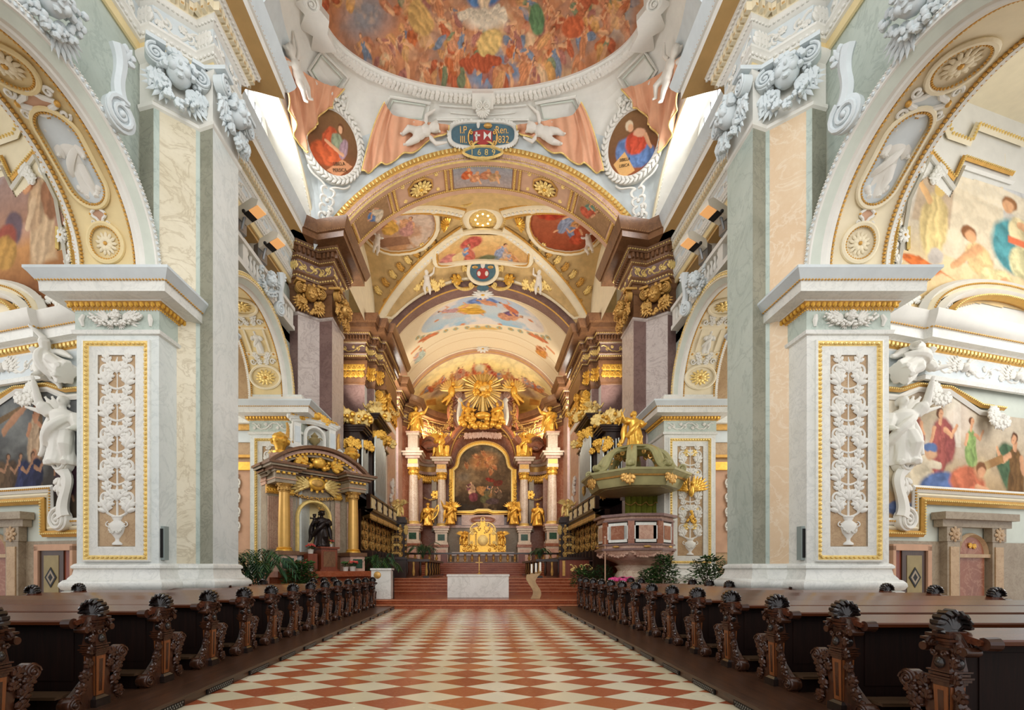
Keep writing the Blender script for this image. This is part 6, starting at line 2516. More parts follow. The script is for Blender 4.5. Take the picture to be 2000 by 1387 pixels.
def chapel(s):
 K = Chap(s)
 sd = 'left' if s < 0 else 'right'
 warm = s < 0
 W_ = 'white_stucco'
 C_ = 'cream_stucco'
 root = thing('wall_left' if s < 0 else 'wall_right', f'{sd} side chapel wall with entablature and gilt mouldings', 'wall', tuple(K.p(3, 0)), kind='structure')
 mb = MB()
 K.box(mb, -0.2, 9.0, 0, 8.2, -0.3, 0.0, 'pale_green_paint')
 K.box(mb, -0.2, 9.0, 8.2, 15.2, -0.3, 0.0, W_ if not warm else C_)
 K.box(mb, -1.0, 9.0, 15.0, 15.2, -0.3, 14.0, C_)
 K.box(mb, 0.6, 9.0, 0, 2.35, 0.0, 0.03, 'drab_marble')
 link_mesh('plaster', mb, root, 0)
 # entablature with a break forward
 mb = MB()
 path = [tuple(K.p(a, 0, o)[:2]) for a, o in ((-0.1, 0.0), (2.1, 0.0), (2.15, 0.16), (9.0, 0.16))]
 prof = [(0.0, 6.72), (0.06, 6.74), (0.08, 6.84), (0.04, 6.88), (0.04, 7.46), (0.06, 7.5), (0.16, 7.66), (0.2, 7.7), (0.34, 7.72), (0.36, 7.94), (0.42, 7.98), (0.55, 8.2), (0.58, 8.34), (0.0, 8.4)]
 mb.sweep(path, prof, None, False, -s, ['pale_marble', 'pale_marble', 'pale_marble', 'cool_stucco', 'pale_marble', 'gilt_paint', 'pale_marble', 'pale_marble', 'pale_marble', 'white_stucco', 'white_stucco', 'white_stucco', 'white_stucco'])
 beads(mb, lift(offset_path(path, 0.13, -s), 7.60), 0.15, (0.06, 0.05, 0.075), 'pale_gold')
 beads(mb, lift(offset_path(path, 0.40, -s), 7.97), 0.09, (0.04, 0.03, 0.03), 'gilt_paint')
 link_mesh('entablature', mb, root)
 mb = MB()
 frieze_scroll(mb, K.T(2.3, 7.17, 0.2), 5.5, 0.46, W_, 8)
 for a in (3.6, 5.8):
  wing(mb, K.T(a, 7.15, 0.2), -0.1, 0, PI / 2 + 1.2, 0.6, W_, 1)
  wing(mb, K.T(a, 7.15, 0.2), 0.1, 0, PI / 2 - 1.2, 0.6, W_, -1)
  mb.ball(tuple(K.p(a, 7.2, 0.25)), 0.13, W_, 8, 6)
 link_mesh('frieze_relief', mb, root)
 # segmental pediment arcs above the cornice
 mb = MB()
 for r, w, m, b in ((3.4, 0.10, W_, None), (3.15, 0.09, C_, 'gilt_paint'), (2.8, 0.12, W_, None), (2.45, 0.07, 'gilt_paint', 'pale_gold')):
  pts = [(5.6 + r * 1.05 * math.cos(t), 8.42 + r * 0.42 * math.sin(t)) for t in np.linspace(PI, 0.2, 30)]
  K.mould(mb, pts, w, 0.3, m, b)
 link_mesh('pediment_moulding', mb, root)
 # gilt frame lines round the lunette picture
 mb = MB()
 for d, m in ((0.0, 'gilt_paint'), (0.28, W_)):
  pts = [(1.05 + d, 8.6), (1.05 + d, 9.6), (1.5 + d, 11.9 - d), (2.3 + d, 13.3 - d), (3.5, 12.6 - d), (3.9, 13.3 - d), (6.0, 13.3 - d)]
  K.mould(mb, pts, 0.07 if d == 0 else 0.05, 0.12, m, 'pale_gold' if d == 0 else None)
 pts = [(2.9, 14.4), (3.3, 13.75), (4.1, 13.75), (4.4, 14.3), (6.5, 14.3)]
 K.mould(mb, pts, 0.12, 0.16, C_, 'pale_gold', br=0.045)
 link_mesh('frame_moulding', mb, root)
 # lower gilt border that steps up over the portal
 mb = MB()
 for d, w, h, m, b in ((0.0, 0.10, 0.14, W_, 'gilt_paint'), (-0.17, 0.07, 0.10, 'cream_stucco', None), (-0.32, 0.10, 0.16, 'gilt_paint', 'pale_gold')):
  pts = [(0.75, 2.86 + d), (1.9 - d, 2.86 + d), (1.9 - d, 3.78 + d), (7.0, 3.78 + d)]
  K.mould(mb, pts, w, h, m, b)
 for d, w, h, m, b in ((0.0, 0.08, 0.12, W_, None), (0.2, 0.07, 0.14, 'gilt_paint', 'pale_gold')):
  pts = [(0.8, 6.20 + d), (1.4, 6.22 + d), (2.1, 6.52 + d * 0.6), (3.3, 6.60 + d * 0.4), (4.6, 6.1 + d), (5.6, 6.1 + d)]
  K.mould(mb, pts, w, h, m, b)
 link_mesh('border_moulding', mb, root)
 # main picture
 nm = 'dark fresco of a crucifixion with mourners in the left chapel' if s < 0 else 'fresco of a fallen man in blue and red under a cross in the right chapel'
 pic = thing('wall_painting', nm, 'painting', tuple(K.p(3, 2.9)))
 nu, nv = 210, 150
 U, V = np.meshgrid(np.linspace(0.75, 7.2, nu), np.linspace(2.8, 6.9, nv), indexing='ij')
 P = K.p(0, 0, 0.03) + (U[..., None]) * np.array((s * 0.9658, 0.2593, 0)) + V[..., None] * np.array((0, 0, 1))
 p = Paint((U - 1) / (1.3 if s > 0 else 1.2) + 1, 3.4 + (V - 3.78) * 0.8, 1.2, 31 + s, 0.05)
 if s < 0:
  p.vgrad([(2.8, (70, 58, 44)), (3.8, (62, 58, 54)), (5.0, (96, 98, 98)), (6.8, (88, 92, 96))])
  p.clouds((128, 130, 126), 1.0, 0.52, 0.14, 4, 0.6, 1.8)
  p.poly([(2.12, 3.2), (2.24, 3.2), (2.24, 5.5), (2.12, 5.5)], (96, 76, 54))
  p.poly([(2.55, 5.4), (2.6, 5.25), (4.6, 4.6), (4.6, 4.8)], (110, 88, 62))
  p.figure(2.4, 4.6, 1.5, (176, 150, 122), 0.05, (170, 122, 92), (88, 52, 34), 0)
  p.limb(2.42, 4.2, 2.25, 3.8, 0.11, 0.07, (170, 122, 92))
  p.limb(2.35, 4.95, 2.15, 5.3, 0.09, 0.06, (170, 122, 92))
  p.limb(2.7, 5.3, 3.4, 4.8, 0.08, 0.13, (166, 124, 96))
  p.limb(3.9, 4.9, 4.3, 4.0, 0.3, 0.25, (166, 124, 96))
  for x, c in ((1.2, (72, 46, 56)), (1.6, (64, 48, 52)), (2.5, (48, 50, 78)), (2.9, (54, 58, 92)), (3.3, (96, 76, 58)), (3.7, (120, 96, 70)), (4.3, (70, 60, 60))):
   p.figure(x, 3.7, 1.15, c, 0.05, (150, 112, 86), (60, 44, 34), 0, tuple(int(v * 0.8) for v in c))
 else:
  p.vgrad([(2.8, (178, 146, 106)), (3.6, (186, 160, 124)), (5.0, (200, 186, 164)), (6.9, (196, 188, 176))])
  p.poly([(1.0, 4.4), (3.2, 4.4), (3.2, 6.9), (1.0, 6.9)], (214, 204, 184))
  p.ell(2.1, 5.4, 0.75, 1.1, (188, 172, 146))
  p.poly([(2.95, 4.5), (3.2, 4.5), (3.2, 6.4), (2.95, 6.4)], (222, 214, 196))
  p.poly([(2.7, 6.3), (3.6, 6.1), (3.6, 6.5), (2.7, 6.8)], (206, 196, 176))
  p.clouds((214, 196, 182), 1.0, 0.5, 0.14, 4, 0.5, 1.8)
  p.figure(1.5, 4.5, 1.4, (170, 96, 88), 0.1, cloak=(190, 150, 130))
  p.figure(1.9, 4.7, 1.2, (176, 110, 96), 0.0)
  p.figure(2.5, 4.5, 1.6, (168, 92, 84), -0.1, pose=1, cloak=(150, 80, 76))
  p.figure(3.5, 4.5, 1.3, (146, 172, 104), 0.0, pose=1)
  p.figure(5.0, 4.0, 1.9, (120, 88, 52), 0.0, cloak=(84, 110, 80))
  p.figure(6.2, 4.0, 1.9, (150, 110, 84), 0.0)
  p.cloth(1.55, 3.75, 0.85, 0.6, (214, 200, 172), -0.2, 5)
  p.limb(1.9, 4.1, 2.5, 3.95, 0.16, 0.1, (216, 202, 176))
  p.ell(2.25, 4.25, 0.2, 0.2, (206, 164, 128))
  p.ell(2.25, 4.36, 0.22, 0.12, (92, 116, 160))
  p.poly([(1.1, 3.1), (1.2, 2.95), (4.6, 4.15), (4.55, 4.35)], (160, 120, 76))
  p.poly([(2.9, 4.75), (3.1, 4.95), (4.5, 3.4), (4.2, 3.25)], (156, 116, 72))
  p.cloth(2.6, 3.45, 0.75, 0.42, (98, 120, 168), 0.1, 5)
  p.cloth(3.4, 3.6, 0.62, 0.42, (206, 118, 86), -0.25, 5)
  p.ell(3.85, 3.95, 0.34, 0.30, (236, 214, 160), 0, 0.8, 0.6)
  p.ell(3.82, 3.95, 0.2, 0.19, (130, 86, 54))
  p.ell(3.84, 3.86, 0.14, 0.13, (216, 160, 122))
  p.limb(3.7, 3.5, 4.3, 3.3, 0.12, 0.09, (214, 160, 124))
  p.cloth(1.5, 2.95, 0.6, 0.2, (98, 112, 150), 0, 4)
 top = np.interp(U, [0.75, 1.4, 2.1, 3.3, 4.6, 7.2], [6.22, 6.24, 6.54, 6.62, 6.12, 6.12])
 mask = (V <= top) & ((V >= 3.78) | (U <= 1.9))
 p.finish(0.35)
 paint_object('painting', P, p.C, pic, mask=mask, flip=(s > 0))
 # lunette picture
 nm = 'left chapel lunette fresco of a tonsured figure in a pale habit' if s < 0 else 'right chapel lunette fresco of a kneeling man and a soldier in teal'
 pic = thing('lunette_painting', nm, 'painting', tuple(K.p(3.5, 9.0)))
 U, V = np.meshgrid(np.linspace(1.25, 7.2, 170), np.linspace(8.7, 13.2, 130), indexing='ij')
 P = K.p(0, 0, 0.03) + (U[..., None]) * np.array((s * 0.9658, 0.2593, 0)) + V[..., None] * np.array((0, 0, 1))
 p = Paint((U - 1) / 1.42 + 1 if s > 0 else U, V - (0.55 if s > 0 else 0.8), 1.2, 51 + s, 0.05)
 if s < 0:
  p.vgrad([(8.7, (132, 84, 48)), (9.8, (186, 134, 84)), (10.3, (178, 140, 124)), (11.5, (176, 164, 170)), (13, (170, 170, 176))])
  p.clouds((150, 102, 66), 1.3, 0.5, 0.15, 6, 0.6, 2.5)
  p.poly([(1.7, 9.2), (2.9, 9.2), (2.75, 11.6), (2.0, 11.7)], (196, 164, 128), 0.15)
  p.cloth(2.35, 10.4, 0.52, 1.35, (204, 174, 140), 0.1, 5)
  p.cloth(2.6, 10.9, 0.35, 0.8, (190, 158, 126), 0.15, 3)
  p.cloth(2.0, 11.0, 0.42, 0.7, (150, 106, 78), -0.1, 3)
  p.limb(2.7, 11.0, 2.95, 10.3, 0.16, 0.1, (206, 176, 144))
  p.ell(2.15, 11.85, 0.26, 0.27, (150, 92, 58))
  p.ell(2.9, 11.55, 0.28, 0.28, (140, 88, 56))
  p.ell(2.95, 11.48, 0.2, 0.22, (214, 156, 116))
  p.ell(3.5, 10.4, 0.4, 0.55, (106, 88, 96))
  p.ell(3.8, 10.2, 0.5, 0.4, (150, 80, 66))
  p.cloth(3.9, 9.8, 0.6, 0.5, (176, 134, 72), 0.2, 4)
 else:
  p.vgrad([(8.7, (224, 196, 146)), (9.6, (226, 200, 156)), (10.4, (206, 190, 164)), (13, (206, 212, 218))])
  p.poly([(2.2, 9.9), (4.3, 9.6), (4.3, 12.4), (2.2, 12.6)], (222, 206, 178), 0.05)
  p.poly([(1.6, 10.6), (2.7, 10.6), (2.9, 12.3), (1.9, 12.2)], (190, 168, 142), 0.05)
  p.poly([(2.6, 11.9), (5.5, 11.4), (5.5, 12.1), (2.6, 12.5)], (230, 216, 190), 0.05)
  p.cloth(2.25, 10.6, 0.42, 1.0, (226, 200, 140), -0.1, 5)
  p.limb(2.1, 11.3, 1.75, 11.9, 0.12, 0.08, (222, 176, 124))
  p.ell(2.4, 11.65, 0.19, 0.22, (222, 190, 120))
  p.cloth(4.6, 10.6, 0.75, 0.9, (84, 150, 156), 0.4, 5)
  p.cloth(4.9, 10.2, 0.5, 0.55, (226, 216, 166), 0.1, 5)
  p.cloth(4.8, 11.1, 0.4, 0.5, (224, 206, 160), 0.1, 3)
  p.poly([(4.4, 10.7), (5.4, 10.6), (5.4, 10.85), (4.4, 10.95)], (222, 116, 76), 0.05)
  p.ell(4.5, 11.85, 0.26, 0.28, (150, 104, 66))
  p.ell(4.45, 11.75, 0.2, 0.22, (222, 168, 124))
  p.limb(4.8, 11.3, 5.5, 11.1, 0.14, 0.1, (222, 168, 124))
  p.cloth(3.55, 10.0, 0.42, 0.55, (222, 186, 134), 0.5, 3)
  p.limb(3.5, 10.3, 2.8, 9.6, 0.15, 0.1, (216, 162, 116))
  p.ell(3.25, 10.65, 0.24, 0.24, (140, 92, 56))
  p.ell(3.3, 10.58, 0.17, 0.18, (220, 164, 120))
  p.cloth(4.1, 9.5, 0.6, 0.4, (232, 214, 160), -0.2, 4)
  p.limb(4.3, 9.5, 5.2, 9.15, 0.18, 0.12, (220, 166, 120))
  p.poly([(1.5, 9.35), (3.1, 9.1), (3.4, 9.0), (2.0, 9.6)], (222, 116, 54), 0.05)
  p.cloth(1.9, 9.45, 0.6, 0.2, (226, 120, 58), -0.2, 4)
  p.ell(2.3, 9.75, 0.24, 0.25, (190, 180, 170))
  p.limb(5.5, 9.8, 5.4, 9.2, 0.16, 0.1, (216, 160, 116))
  p.cloth(5.9, 9.6, 0.5, 0.9, (150, 124, 170), 0.1, 4)
 wob = 0.10 * np.sin(V * 4.3) + 0.06 * np.sin(V * 9 + 1)
 top = np.interp(U, [1.25, 2.0, 2.5, 3.4, 3.8, 7.2], [10.6, 12.1, 12.5, 12.1, 12.8, 12.9])
 bot = np.interp(U, [1.25, 1.6, 2.4, 3.2, 4.5, 7.2], [9.3, 8.95, 8.95, 9.35, 9.8, 9.9])
 if s > 0:
  bot = bot - 0.25
 mask = (V <= top) & (V >= bot - 0.3) & (U >= 1.42 + wob) & ~((V > 10.3) & (V < 10.9) & (U < 1.75))
 p.finish(0.35)
 paint_object('painting', P, p.C, pic, mask=mask, flip=(s > 0))
 mb = MB()
 for V0 in np.linspace(9.2, 12.0, 15):
  w = 0.10 * math.sin(V0 * 4.3) + 0.06 * math.sin(V0 * 9 + 1)
  leafy(mb, K.T(1.36 + w, V0, 0.03), 0, 0, PI / 2 + 0.6 * math.sin(V0 * 7), 0.34, W_, 0.4)
 for k in range(10):
  leafy(mb, K.T(1.5 + 0.16 * k, 8.82 + 0.06 * (k % 3), 0.04), 0, 0, 0.4 * (k % 4), 0.36, W_, 0.4)
  leafy(mb, K.T(1.7 + 0.16 * k, 12.5 + 0.1 * math.sin(k), 0.04), 0, 0, 0.5 * (k % 5), 0.4, W_, 0.4)
 volute(mb, K.T(3.2, 9.0, 0.05), 0.2, W_ if s > 0 else 'pale_gold', 0.3)
 rosette(mb, K.T(1.52, 10.6, 0.08), 0.22, W_, 8, 'gilt_paint')
 K.mould(mb, [(1.75, 10.3), (1.75, 10.9)], 0.05, 0.1, 'pale_gold')
 link_mesh('stucco_frame', mb, pic)
 # sculpted figures: console angel, reclining angel, scroll console, flower clusters
 c = K.p(1.36, 4.35, 0.16)
 o = statue('console_angel', f'white stucco angel with raised arm rising from a scroll console in the {sd} chapel', 'statue', tuple(c), 1.85, s * -0.27, 'white_stucco', 'angel%d' % s, None, 0.0105,
   seed=6, wings=True, arm_r=(0.28, -0.12, 1.14) if s > 0 else (0.2, -0.2, 0.5), arm_l=(-0.28, -0.12, 1.14) if s < 0 else (-0.2, -0.2, 0.5))
 c = K.p(2.0, 6.75, 0.30)
 o = statue('reclining_angel', f'white stucco angel reclining on the picture frame in the {sd} chapel', 'statue', (0, 0, 0), 1.9, 0, 'white_stucco', 'rangel%d' % s, None, 0.0105,
   seed=9, wings=True, arm_r=(0.36, -0.16, 0.9), arm_l=(-0.3, -0.16, 0.45))
 o.matrix_basis = Matrix.Translation(tuple(K.p(1.0, 6.72, 0.3))) @ Matrix.Rotation(s * 0.27, 4, 'Z') @ Matrix.Rotation(s * 1.0, 4, 'Y') @ Matrix.Diagonal((1.5, 1.5, 1.5, 1))
 mb = MB()
 T = K.T(1.35, 4.45, 0.14)
 volute(mb, T, 0.30, W_, 0.5, 1)
 P_ = bez((0.05, -0.2, 0.05), (-0.6, -0.5, 0.05), (0.2, -1.0, 0.05), (-0.1, -1.5, 0.05), 16)
 mb.tube(P_, [0.16, 0.13, 0.18], W_, 6, T, 0.8, (0, 0, 1))
 volute(mb, T @ M4((0.08, -1.55, 0.0)), 0.31, W_, 0.4, -1)
 leafy(mb, T, 0.0, -0.35, -PI / 2 + 0.3, 0.6, W_)
 o = link_mesh('scroll_console', mb, None)
 tag(o, f'white stucco scroll console under the raised arm angel in the {sd} chapel', 'console')
 for i, (a, z) in enumerate(((2.5, 6.35), (4.9, 5.9))):
  mb = MB()
  T = K.T(a, z, 0.12)
  for k in range(9):
   leafy(mb, T, 0, 0, k * 0.7, 0.42, W_, 0.42, 0.03 * k)
  o = link_mesh('stucco_flower', mb, None)
  tag(o, f'white stucco leaf cluster on the {sd} chapel border, {"close to" if i == 0 else "far from"} the reclining angel', 'ornament')
 # doorway and portal below
 dr = thing('door_1' if s < 0 else 'door_2', f'dark wooden door with inlaid lozenge in the {sd} chapel wall', 'door', tuple(K.p(1.9, 0)), kind='structure')
 mb = MB()
 K.box(mb, 1.15, 1.45, 0, 2.1, 0.03, 0.06, 'red_wood')
 for a0, a1, z0, z1 in ((1.05, 1.15, 0, 2.2), (2.35, 2.5, 0, 2.2), (1.05, 2.5, 2.08, 2.25)):
  K.box(mb, a0, a1, z0, z1, 0.03, 0.14, 'rose_paint')
 link_mesh('door_frame', mb, dr, 0)
 mb = MB()
 K.box(mb, 1.45, 2.35, 0, 2.08, 0.03, 0.09, 'door_wood')
 K.box(mb, 1.62, 2.18, 0.9, 1.95, 0.09, 0.10, 'olive_drab')
 T = K.T(1.9, 1.35, 0.105)
 for r, m in ((0.28, 'black'), (0.2, 'drab_marble'), (0.11, 'black')):
  mb.prism([(-r * 0.8, 0), (0, -r), (r * 0.8, 0), (0, r)], 0, 0.01 + 0.02 * (0.3 - r), m, T)
 link_mesh('door_leaf', mb, dr, 0)
 po = thing('wall_niche', f'marble portal with arched red panel below the painting in the {sd} chapel', 'portal', tuple(K.p(4.2, 0)))
 mb = MB()
 for a in (3.0, 4.85):
  K.box(mb, a, a + 0.5, 0, 2.35, 0.03, 0.2, 'drab_marble')
  K.box(mb, a + 0.08, a + 0.42, 0.2, 2.2, 0.2, 0.23, 'tan_marble')
  K.box(mb, a - 0.05, a + 0.55, 2.35, 2.75, 0.03, 0.22, 'drab_marble')
  rosette(mb, K.T(a + 0.25, 2.55, 0.22), 0.24, 'tan_marble', 8)
 K.box(mb, 2.75, 5.6, 2.75, 2.95, 0.03, 0.24, 'drab_marble')
 K.box(mb, 2.65, 5.7, 2.95, 3.15, 0.03, 0.36, 'drab_marble')
 link_mesh('surround', mb, po, 0)
 mb = MB()
 pts = [(3.62, 0.0), (4.73, 0.0)] + [(4.175 + 0.555 * math.cos(t), 2.0 + 0.5 * math.sin(t)) for t in np.linspace(0, PI, 16)]
 mb.prism(pts, 0.03, 0.08, 'red_marble', K.T(0, 0, 0))
 K.mould(mb, [(4.175 + 0.6 * math.cos(t), 2.0 + 0.55 * math.sin(t)) for t in np.linspace(0, PI, 16)], 0.06, 0.16, 'tan_marble')
 K.box(mb, 3.5, 4.85, 1.9, 2.0, 0.03, 0.16, 'tan_marble')
 link_mesh('panel', mb, po, 0.5)
 mb = MB()
 leafy(mb, K.T(4.175, 2.2, 0.09), 0, 0, 0.3, 0.2, 'gold')
 leafy(mb, K.T(4.175, 2.2, 0.09), 0, 0, 2.6, 0.2, 'gold')
 link_mesh('emblem', mb, po)


for s in (-1, 1):
 chapel(s)
 # second bay: strip of chapel wall seen beside the arch pier
 mb = MB()
 sd = 'left' if s < 0 else 'right'
 mb.box(s * 9.7, s * 15.5, 20.3, 20.6, 0, 14, 'tan_marble')
 mb.box(s * 9.7, s * 15.5, 20.25, 20.3, 2.3, 6.4, 'rose_paint')
 for z, h, o, m in ((7.2, 0.5, 0.1, 'cool_stucco'), (7.7, 0.25, 0.25, 'old_gold'), (7.95, 0.4, 0.45, 'pale_marble'), (6.5, 0.12, 0.2, 'gilt_paint')):
  mb.box(s * 9.7, s * 15.5, 20.3 - o, 20.3, z, z + h, m)
 mb.box(s * 9.7, s * 15.5, 13.5, 20.6, 13.6, 13.9, 'cream_stucco')
 for a, b in ((10.0, 10.25), (12.2, 12.45)):
  mb.box(s * a, s * b, 20.12, 20.26, 2.6, 6.2, 'gold')
 mb.box(s * 10.0, s * 12.45, 20.12, 20.26, 5.95, 6.3, 'gold')
 rn = rinceau(0.9, 3.0, 'white_stucco', True, 4, gold='gold')
 mb.merge(rn, facing((s * 11.2, 20.2, 2.7), (0, -1, 0)))
 o = link_mesh('wall_left' if s < 0 else 'wall_right', mb, None, 0.5)
 tag(o, f'{sd} second chapel end wall with gilt strips, seen beyond the far arch', 'wall', kind='structure')
# ------------------------------------------------------------------ pews on their wooden platforms
PZ = 0.11
for s in (-1, 1):
 sd = 'left' if s < 0 else 'right'
 xe = 3.48 if s < 0 else 2.93
 root = thing('pew_platform', f'low dark wooden platform under the {sd} rows of pews', 'platform', (s * 5, 10, 0))
 mb = MB()
 mb.box(s * xe, s * 6.85, 2.2, 17.75, 0.0, PZ, 'deck_wood')
 mb.box(s * 6.85, s * 9.3, 2.2, 10.6, 0.0, PZ, 'deck_wood')
 mb.box(s * (xe - 0.02), s * (xe + 0.10), 2.2, 17.75, PZ - 0.03, PZ + 0.012, 'deck_wood')
 link_mesh('deck', mb, root, 0.3)
 for k in range(15):
  y = 2.9 + 1.04 * k
  mb = MB()
  x0 = s * (xe - 0.022)
  mb.box(x0, s * (xe + 0.01), y - 0.30, y + 0.30, 0.012, PZ - 0.032, 'black_iron')
  for i in range(13):
   for j in range(2):
    yy = y - 0.27 + 0.042 * i + 0.02 * j
    mb.box(x0 - s * 0.003, x0 + s * 0.002, yy, yy + 0.018, 0.02 + 0.028 * j, 0.04 + 0.028 * j, 'steel')
  link_mesh('vent_grille', mb, root, 0)


def pew_end(s):
 """carved bench end standing at x = 0 (aisle face towards -x*s): dict part -> MB"""
 D = {}
 ax = -s            # towards the aisle

 def YZ(pts, x0, x1, mat, mb):
  T = M4((0, 0, 0), (0, 1, 0), (0, 0, 1), (1, 0, 0))
  mb.prism(pts, min(x0, x1), max(x0, x1), mat, T)
 body = MB()
 front = [(0.02, 0.0), (0.30, 0.0), (0.34, 0.05), (0.30, 0.12), (0.22, 0.16), (0.15, 0.28), (0.17, 0.36), (0.27, 0.42), (0.36, 0.50), (0.34, 0.58), (0.26, 0.60), (0.16, 0.60), (0.10, 0.63), (0.06, 0.68), (0.06, 0.96)]
 back = [(-0.10, 0.96), (-0.14, 0.90), (-0.09, 0.80), (-0.07, 0.62), (-0.09, 0.45), (-0.15, 0.30), (-0.26, 0.20), (-0.34, 0.15), (-0.38, 0.08), (-0.35, 0.0)]
 YZ(front + back, -0.035, 0.035, 'pew_carved', body)
 # lower scrolls as round rolls
 RX_ = M4((0, 0, 0), (0, 1, 0), (0, 0, 1), (1, 0, 0))
 for (y, z, r, w) in ((0.31, 0.53, 0.085, 0.055), (-0.31, 0.085, 0.085, 0.065), (0.28, 0.07, 0.06, 0.05)):
  T = M4((0, y, z), (0, 1, 0), (0, 0, 1), (1, 0, 0))
  body.lathe([(0.0, -w), (r * 0.9, -w), (r, -w * 0.8), (r, w * 0.8), (r * 0.9, w), (0.0, w)], 'pew_carved', 18, T)
  sp = [(ax * (w + 0.004), y + a, z + b) for a, b, _ in spiral(0, 0, r * 0.85, r * 0.15, 0, 1.8, 22)]
  body.tube(sp, 0.011, 'pew_carved', 5)
  body.ball((ax * (w + 0.005), y, z), r * 0.22, 'pew_carved', 6, 5)
 D['end_panel'] = body
 # foliage carving on the aisle side
 cv = MB()
 T = M4((ax * 0.036, 0, 0), (0, 1, 0), (0, 0, 1), (ax, 0, 0))
 for (y, z, a, l) in ((0.14, 0.2, 0.6, 0.16), (0.18, 0.3, 0.9, 0.17), (0.22, 0.42, 0.4, 0.14), (0.12, 0.5, 0.9, 0.15), (0.18, 0.1, 0.2, 0.15), (0.13, 0.38, 1.6, 0.13),
      (-0.14, 0.3, 2.3, 0.16), (-0.16, 0.2, 2.7, 0.16), (-0.12, 0.42, 1.9, 0.14), (-0.1, 0.55, 1.6, 0.13), (-0.09, 0.68, 1.5, 0.12), (-0.1, 0.8, 1.7, 0.12), (-0.22, 0.14, 3.0, 0.14)):
  leafy(cv, T, y, z, a, l, 'pew_carved', 0.4, 0.005, 0.16)
 for (y, z) in ((0.2, 0.46), (0.25, 0.5), (0.15, 0.56), (-0.1, 0.62), (-0.09, 0.74), (-0.2, 0.26), (0.19, 0.36), (-0.13, 0.36)):
  for k in range(3):
   cv.ball((ax * 0.045, y + 0.025 * math.cos(k * 2.1), z + 0.025 * math.sin(k * 2.1)), 0.021, 'pew_carved', 6, 4)
 # upper console scrolls towards front and back
 for d in (-1, 1):
  P = [(0, d * y, z) for y, z in ((0.05, 0.97), (0.09, 0.95), (0.12, 0.90), (0.15, 0.86))]
  for x in (-0.03, 0.0, 0.03):
   cv.tube([(x, q[1], q[2]) for q in P], [0.022, 0.026, 0.02], 'pew_carved', 6)
  T2 = M4((0, d * 0.16, 0.84), (0, 1, 0), (0, 0, 1), (1, 0, 0))
  cv.lathe([(0, -0.06), (0.035, -0.06), (0.04, -0.04), (0.04, 0.04), (0.035, 0.06), (0, 0.06)], 'pew_carved', 14, T2)
 D['carving'] = cv
 po = MB()
 po.box(-0.095, 0.095, -0.095, 0.095, 0.0, 0.085, 'pew_finial')
 po.prism([(-0.085, -0.085), (0.085, -0.085), (0.085, 0.085), (-0.085, 0.085)], 0.085, 0.11, 'pew_finial', None, [(-0.06, -0.06), (0.06, -0.06), (0.06, 0.06), (-0.06, 0.06)])
 po.prism([(-0.052, -0.052), (0.052, -0.052), (0.052, 0.052), (-0.052, 0.052)], 0.11, 0.56, 'pew_carved', None, [(-0.066, -0.066), (0.066, -0.066), (0.066, 0.066), (-0.066, 0.066)])
 for z, w, h in ((0.56, 0.075, 0.02), (0.585, 0.09, 0.02), (0.61, 0.10, 0.015), (0.63, 0.085, 0.02), (0.66, 0.095, 0.012)):
  po.box(-w, w, -w, w, z, z + h, 'pew_carved')
 po.prism([(-0.075, -0.075), (0.075, -0.075), (0.075, 0.075), (-0.075, 0.075)], 0.67, 0.86, 'pew_carved', None, [(-0.055, -0.055), (0.055, -0.055), (0.055, 0.055), (-0.055, 0.055)])
 for k in range(4):
  a = k * PI / 2
  T = facing((0.07 * math.cos(a), 0.07 * math.sin(a), 0.76), (math.cos(a), math.sin(a), 0))
  po.ball((0, -0.03, 0.005), (0.045, 0.05, 0.03), 'pew_finial', 8, 5, T)
  for e in (-1, 1):
   po.tube(spiral(e * 0.04, 0.05, 0.03, 0.008, 0, e * 1.1, 12, 0.012), 0.01, 'pew_carved', 5, T)
 for z, w, h in ((0.86, 0.085, 0.02), (0.885, 0.10, 0.02), (0.91, 0.12, 0.02), (0.935, 0.10, 0.03), (0.965, 0.07, 0.02)):
  po.box(-w, w, -w, w, z, z + h, 'pew_carved')
 for d in (-1, 1):
  po.tube(spiral(0, 0, 0.05, 0.01, 0, 1.4, 16), 0.014, 'pew_carved', 5, M4((ax * 0.13, 0, 0.90), (ax * 1, 0, 0), (0, 0, 1), (0, d, 0)))
 D['post'] = po
 il = MB()
 for nx_, ny_ in ((ax, 0), (0, -1)):
  T = facing((nx_ * 0.0605, ny_ * 0.0605, 0.33), (nx_, ny_, -0.03))
  il.prism([(-0.046, -0.21), (0.046, -0.21), (0.058, 0.215), (-0.058, 0.215)], -0.004, 0.0035, 'pew_inlay', T)
  il.prism([(-0.02, -0.17), (0.02, -0.17), (0.024, 0.18), (-0.024, 0.18)], 0.0035, 0.005, 'pew_carved', T)
 D['inlay'] = il
 fi = MB()
 T = facing((0, -0.03, 0.985), (0, -1, 0.15))
 fi.ball((0, 0.0, 0.985), (0.06, 0.06, 0.03), 'pew_finial', 10, 6)
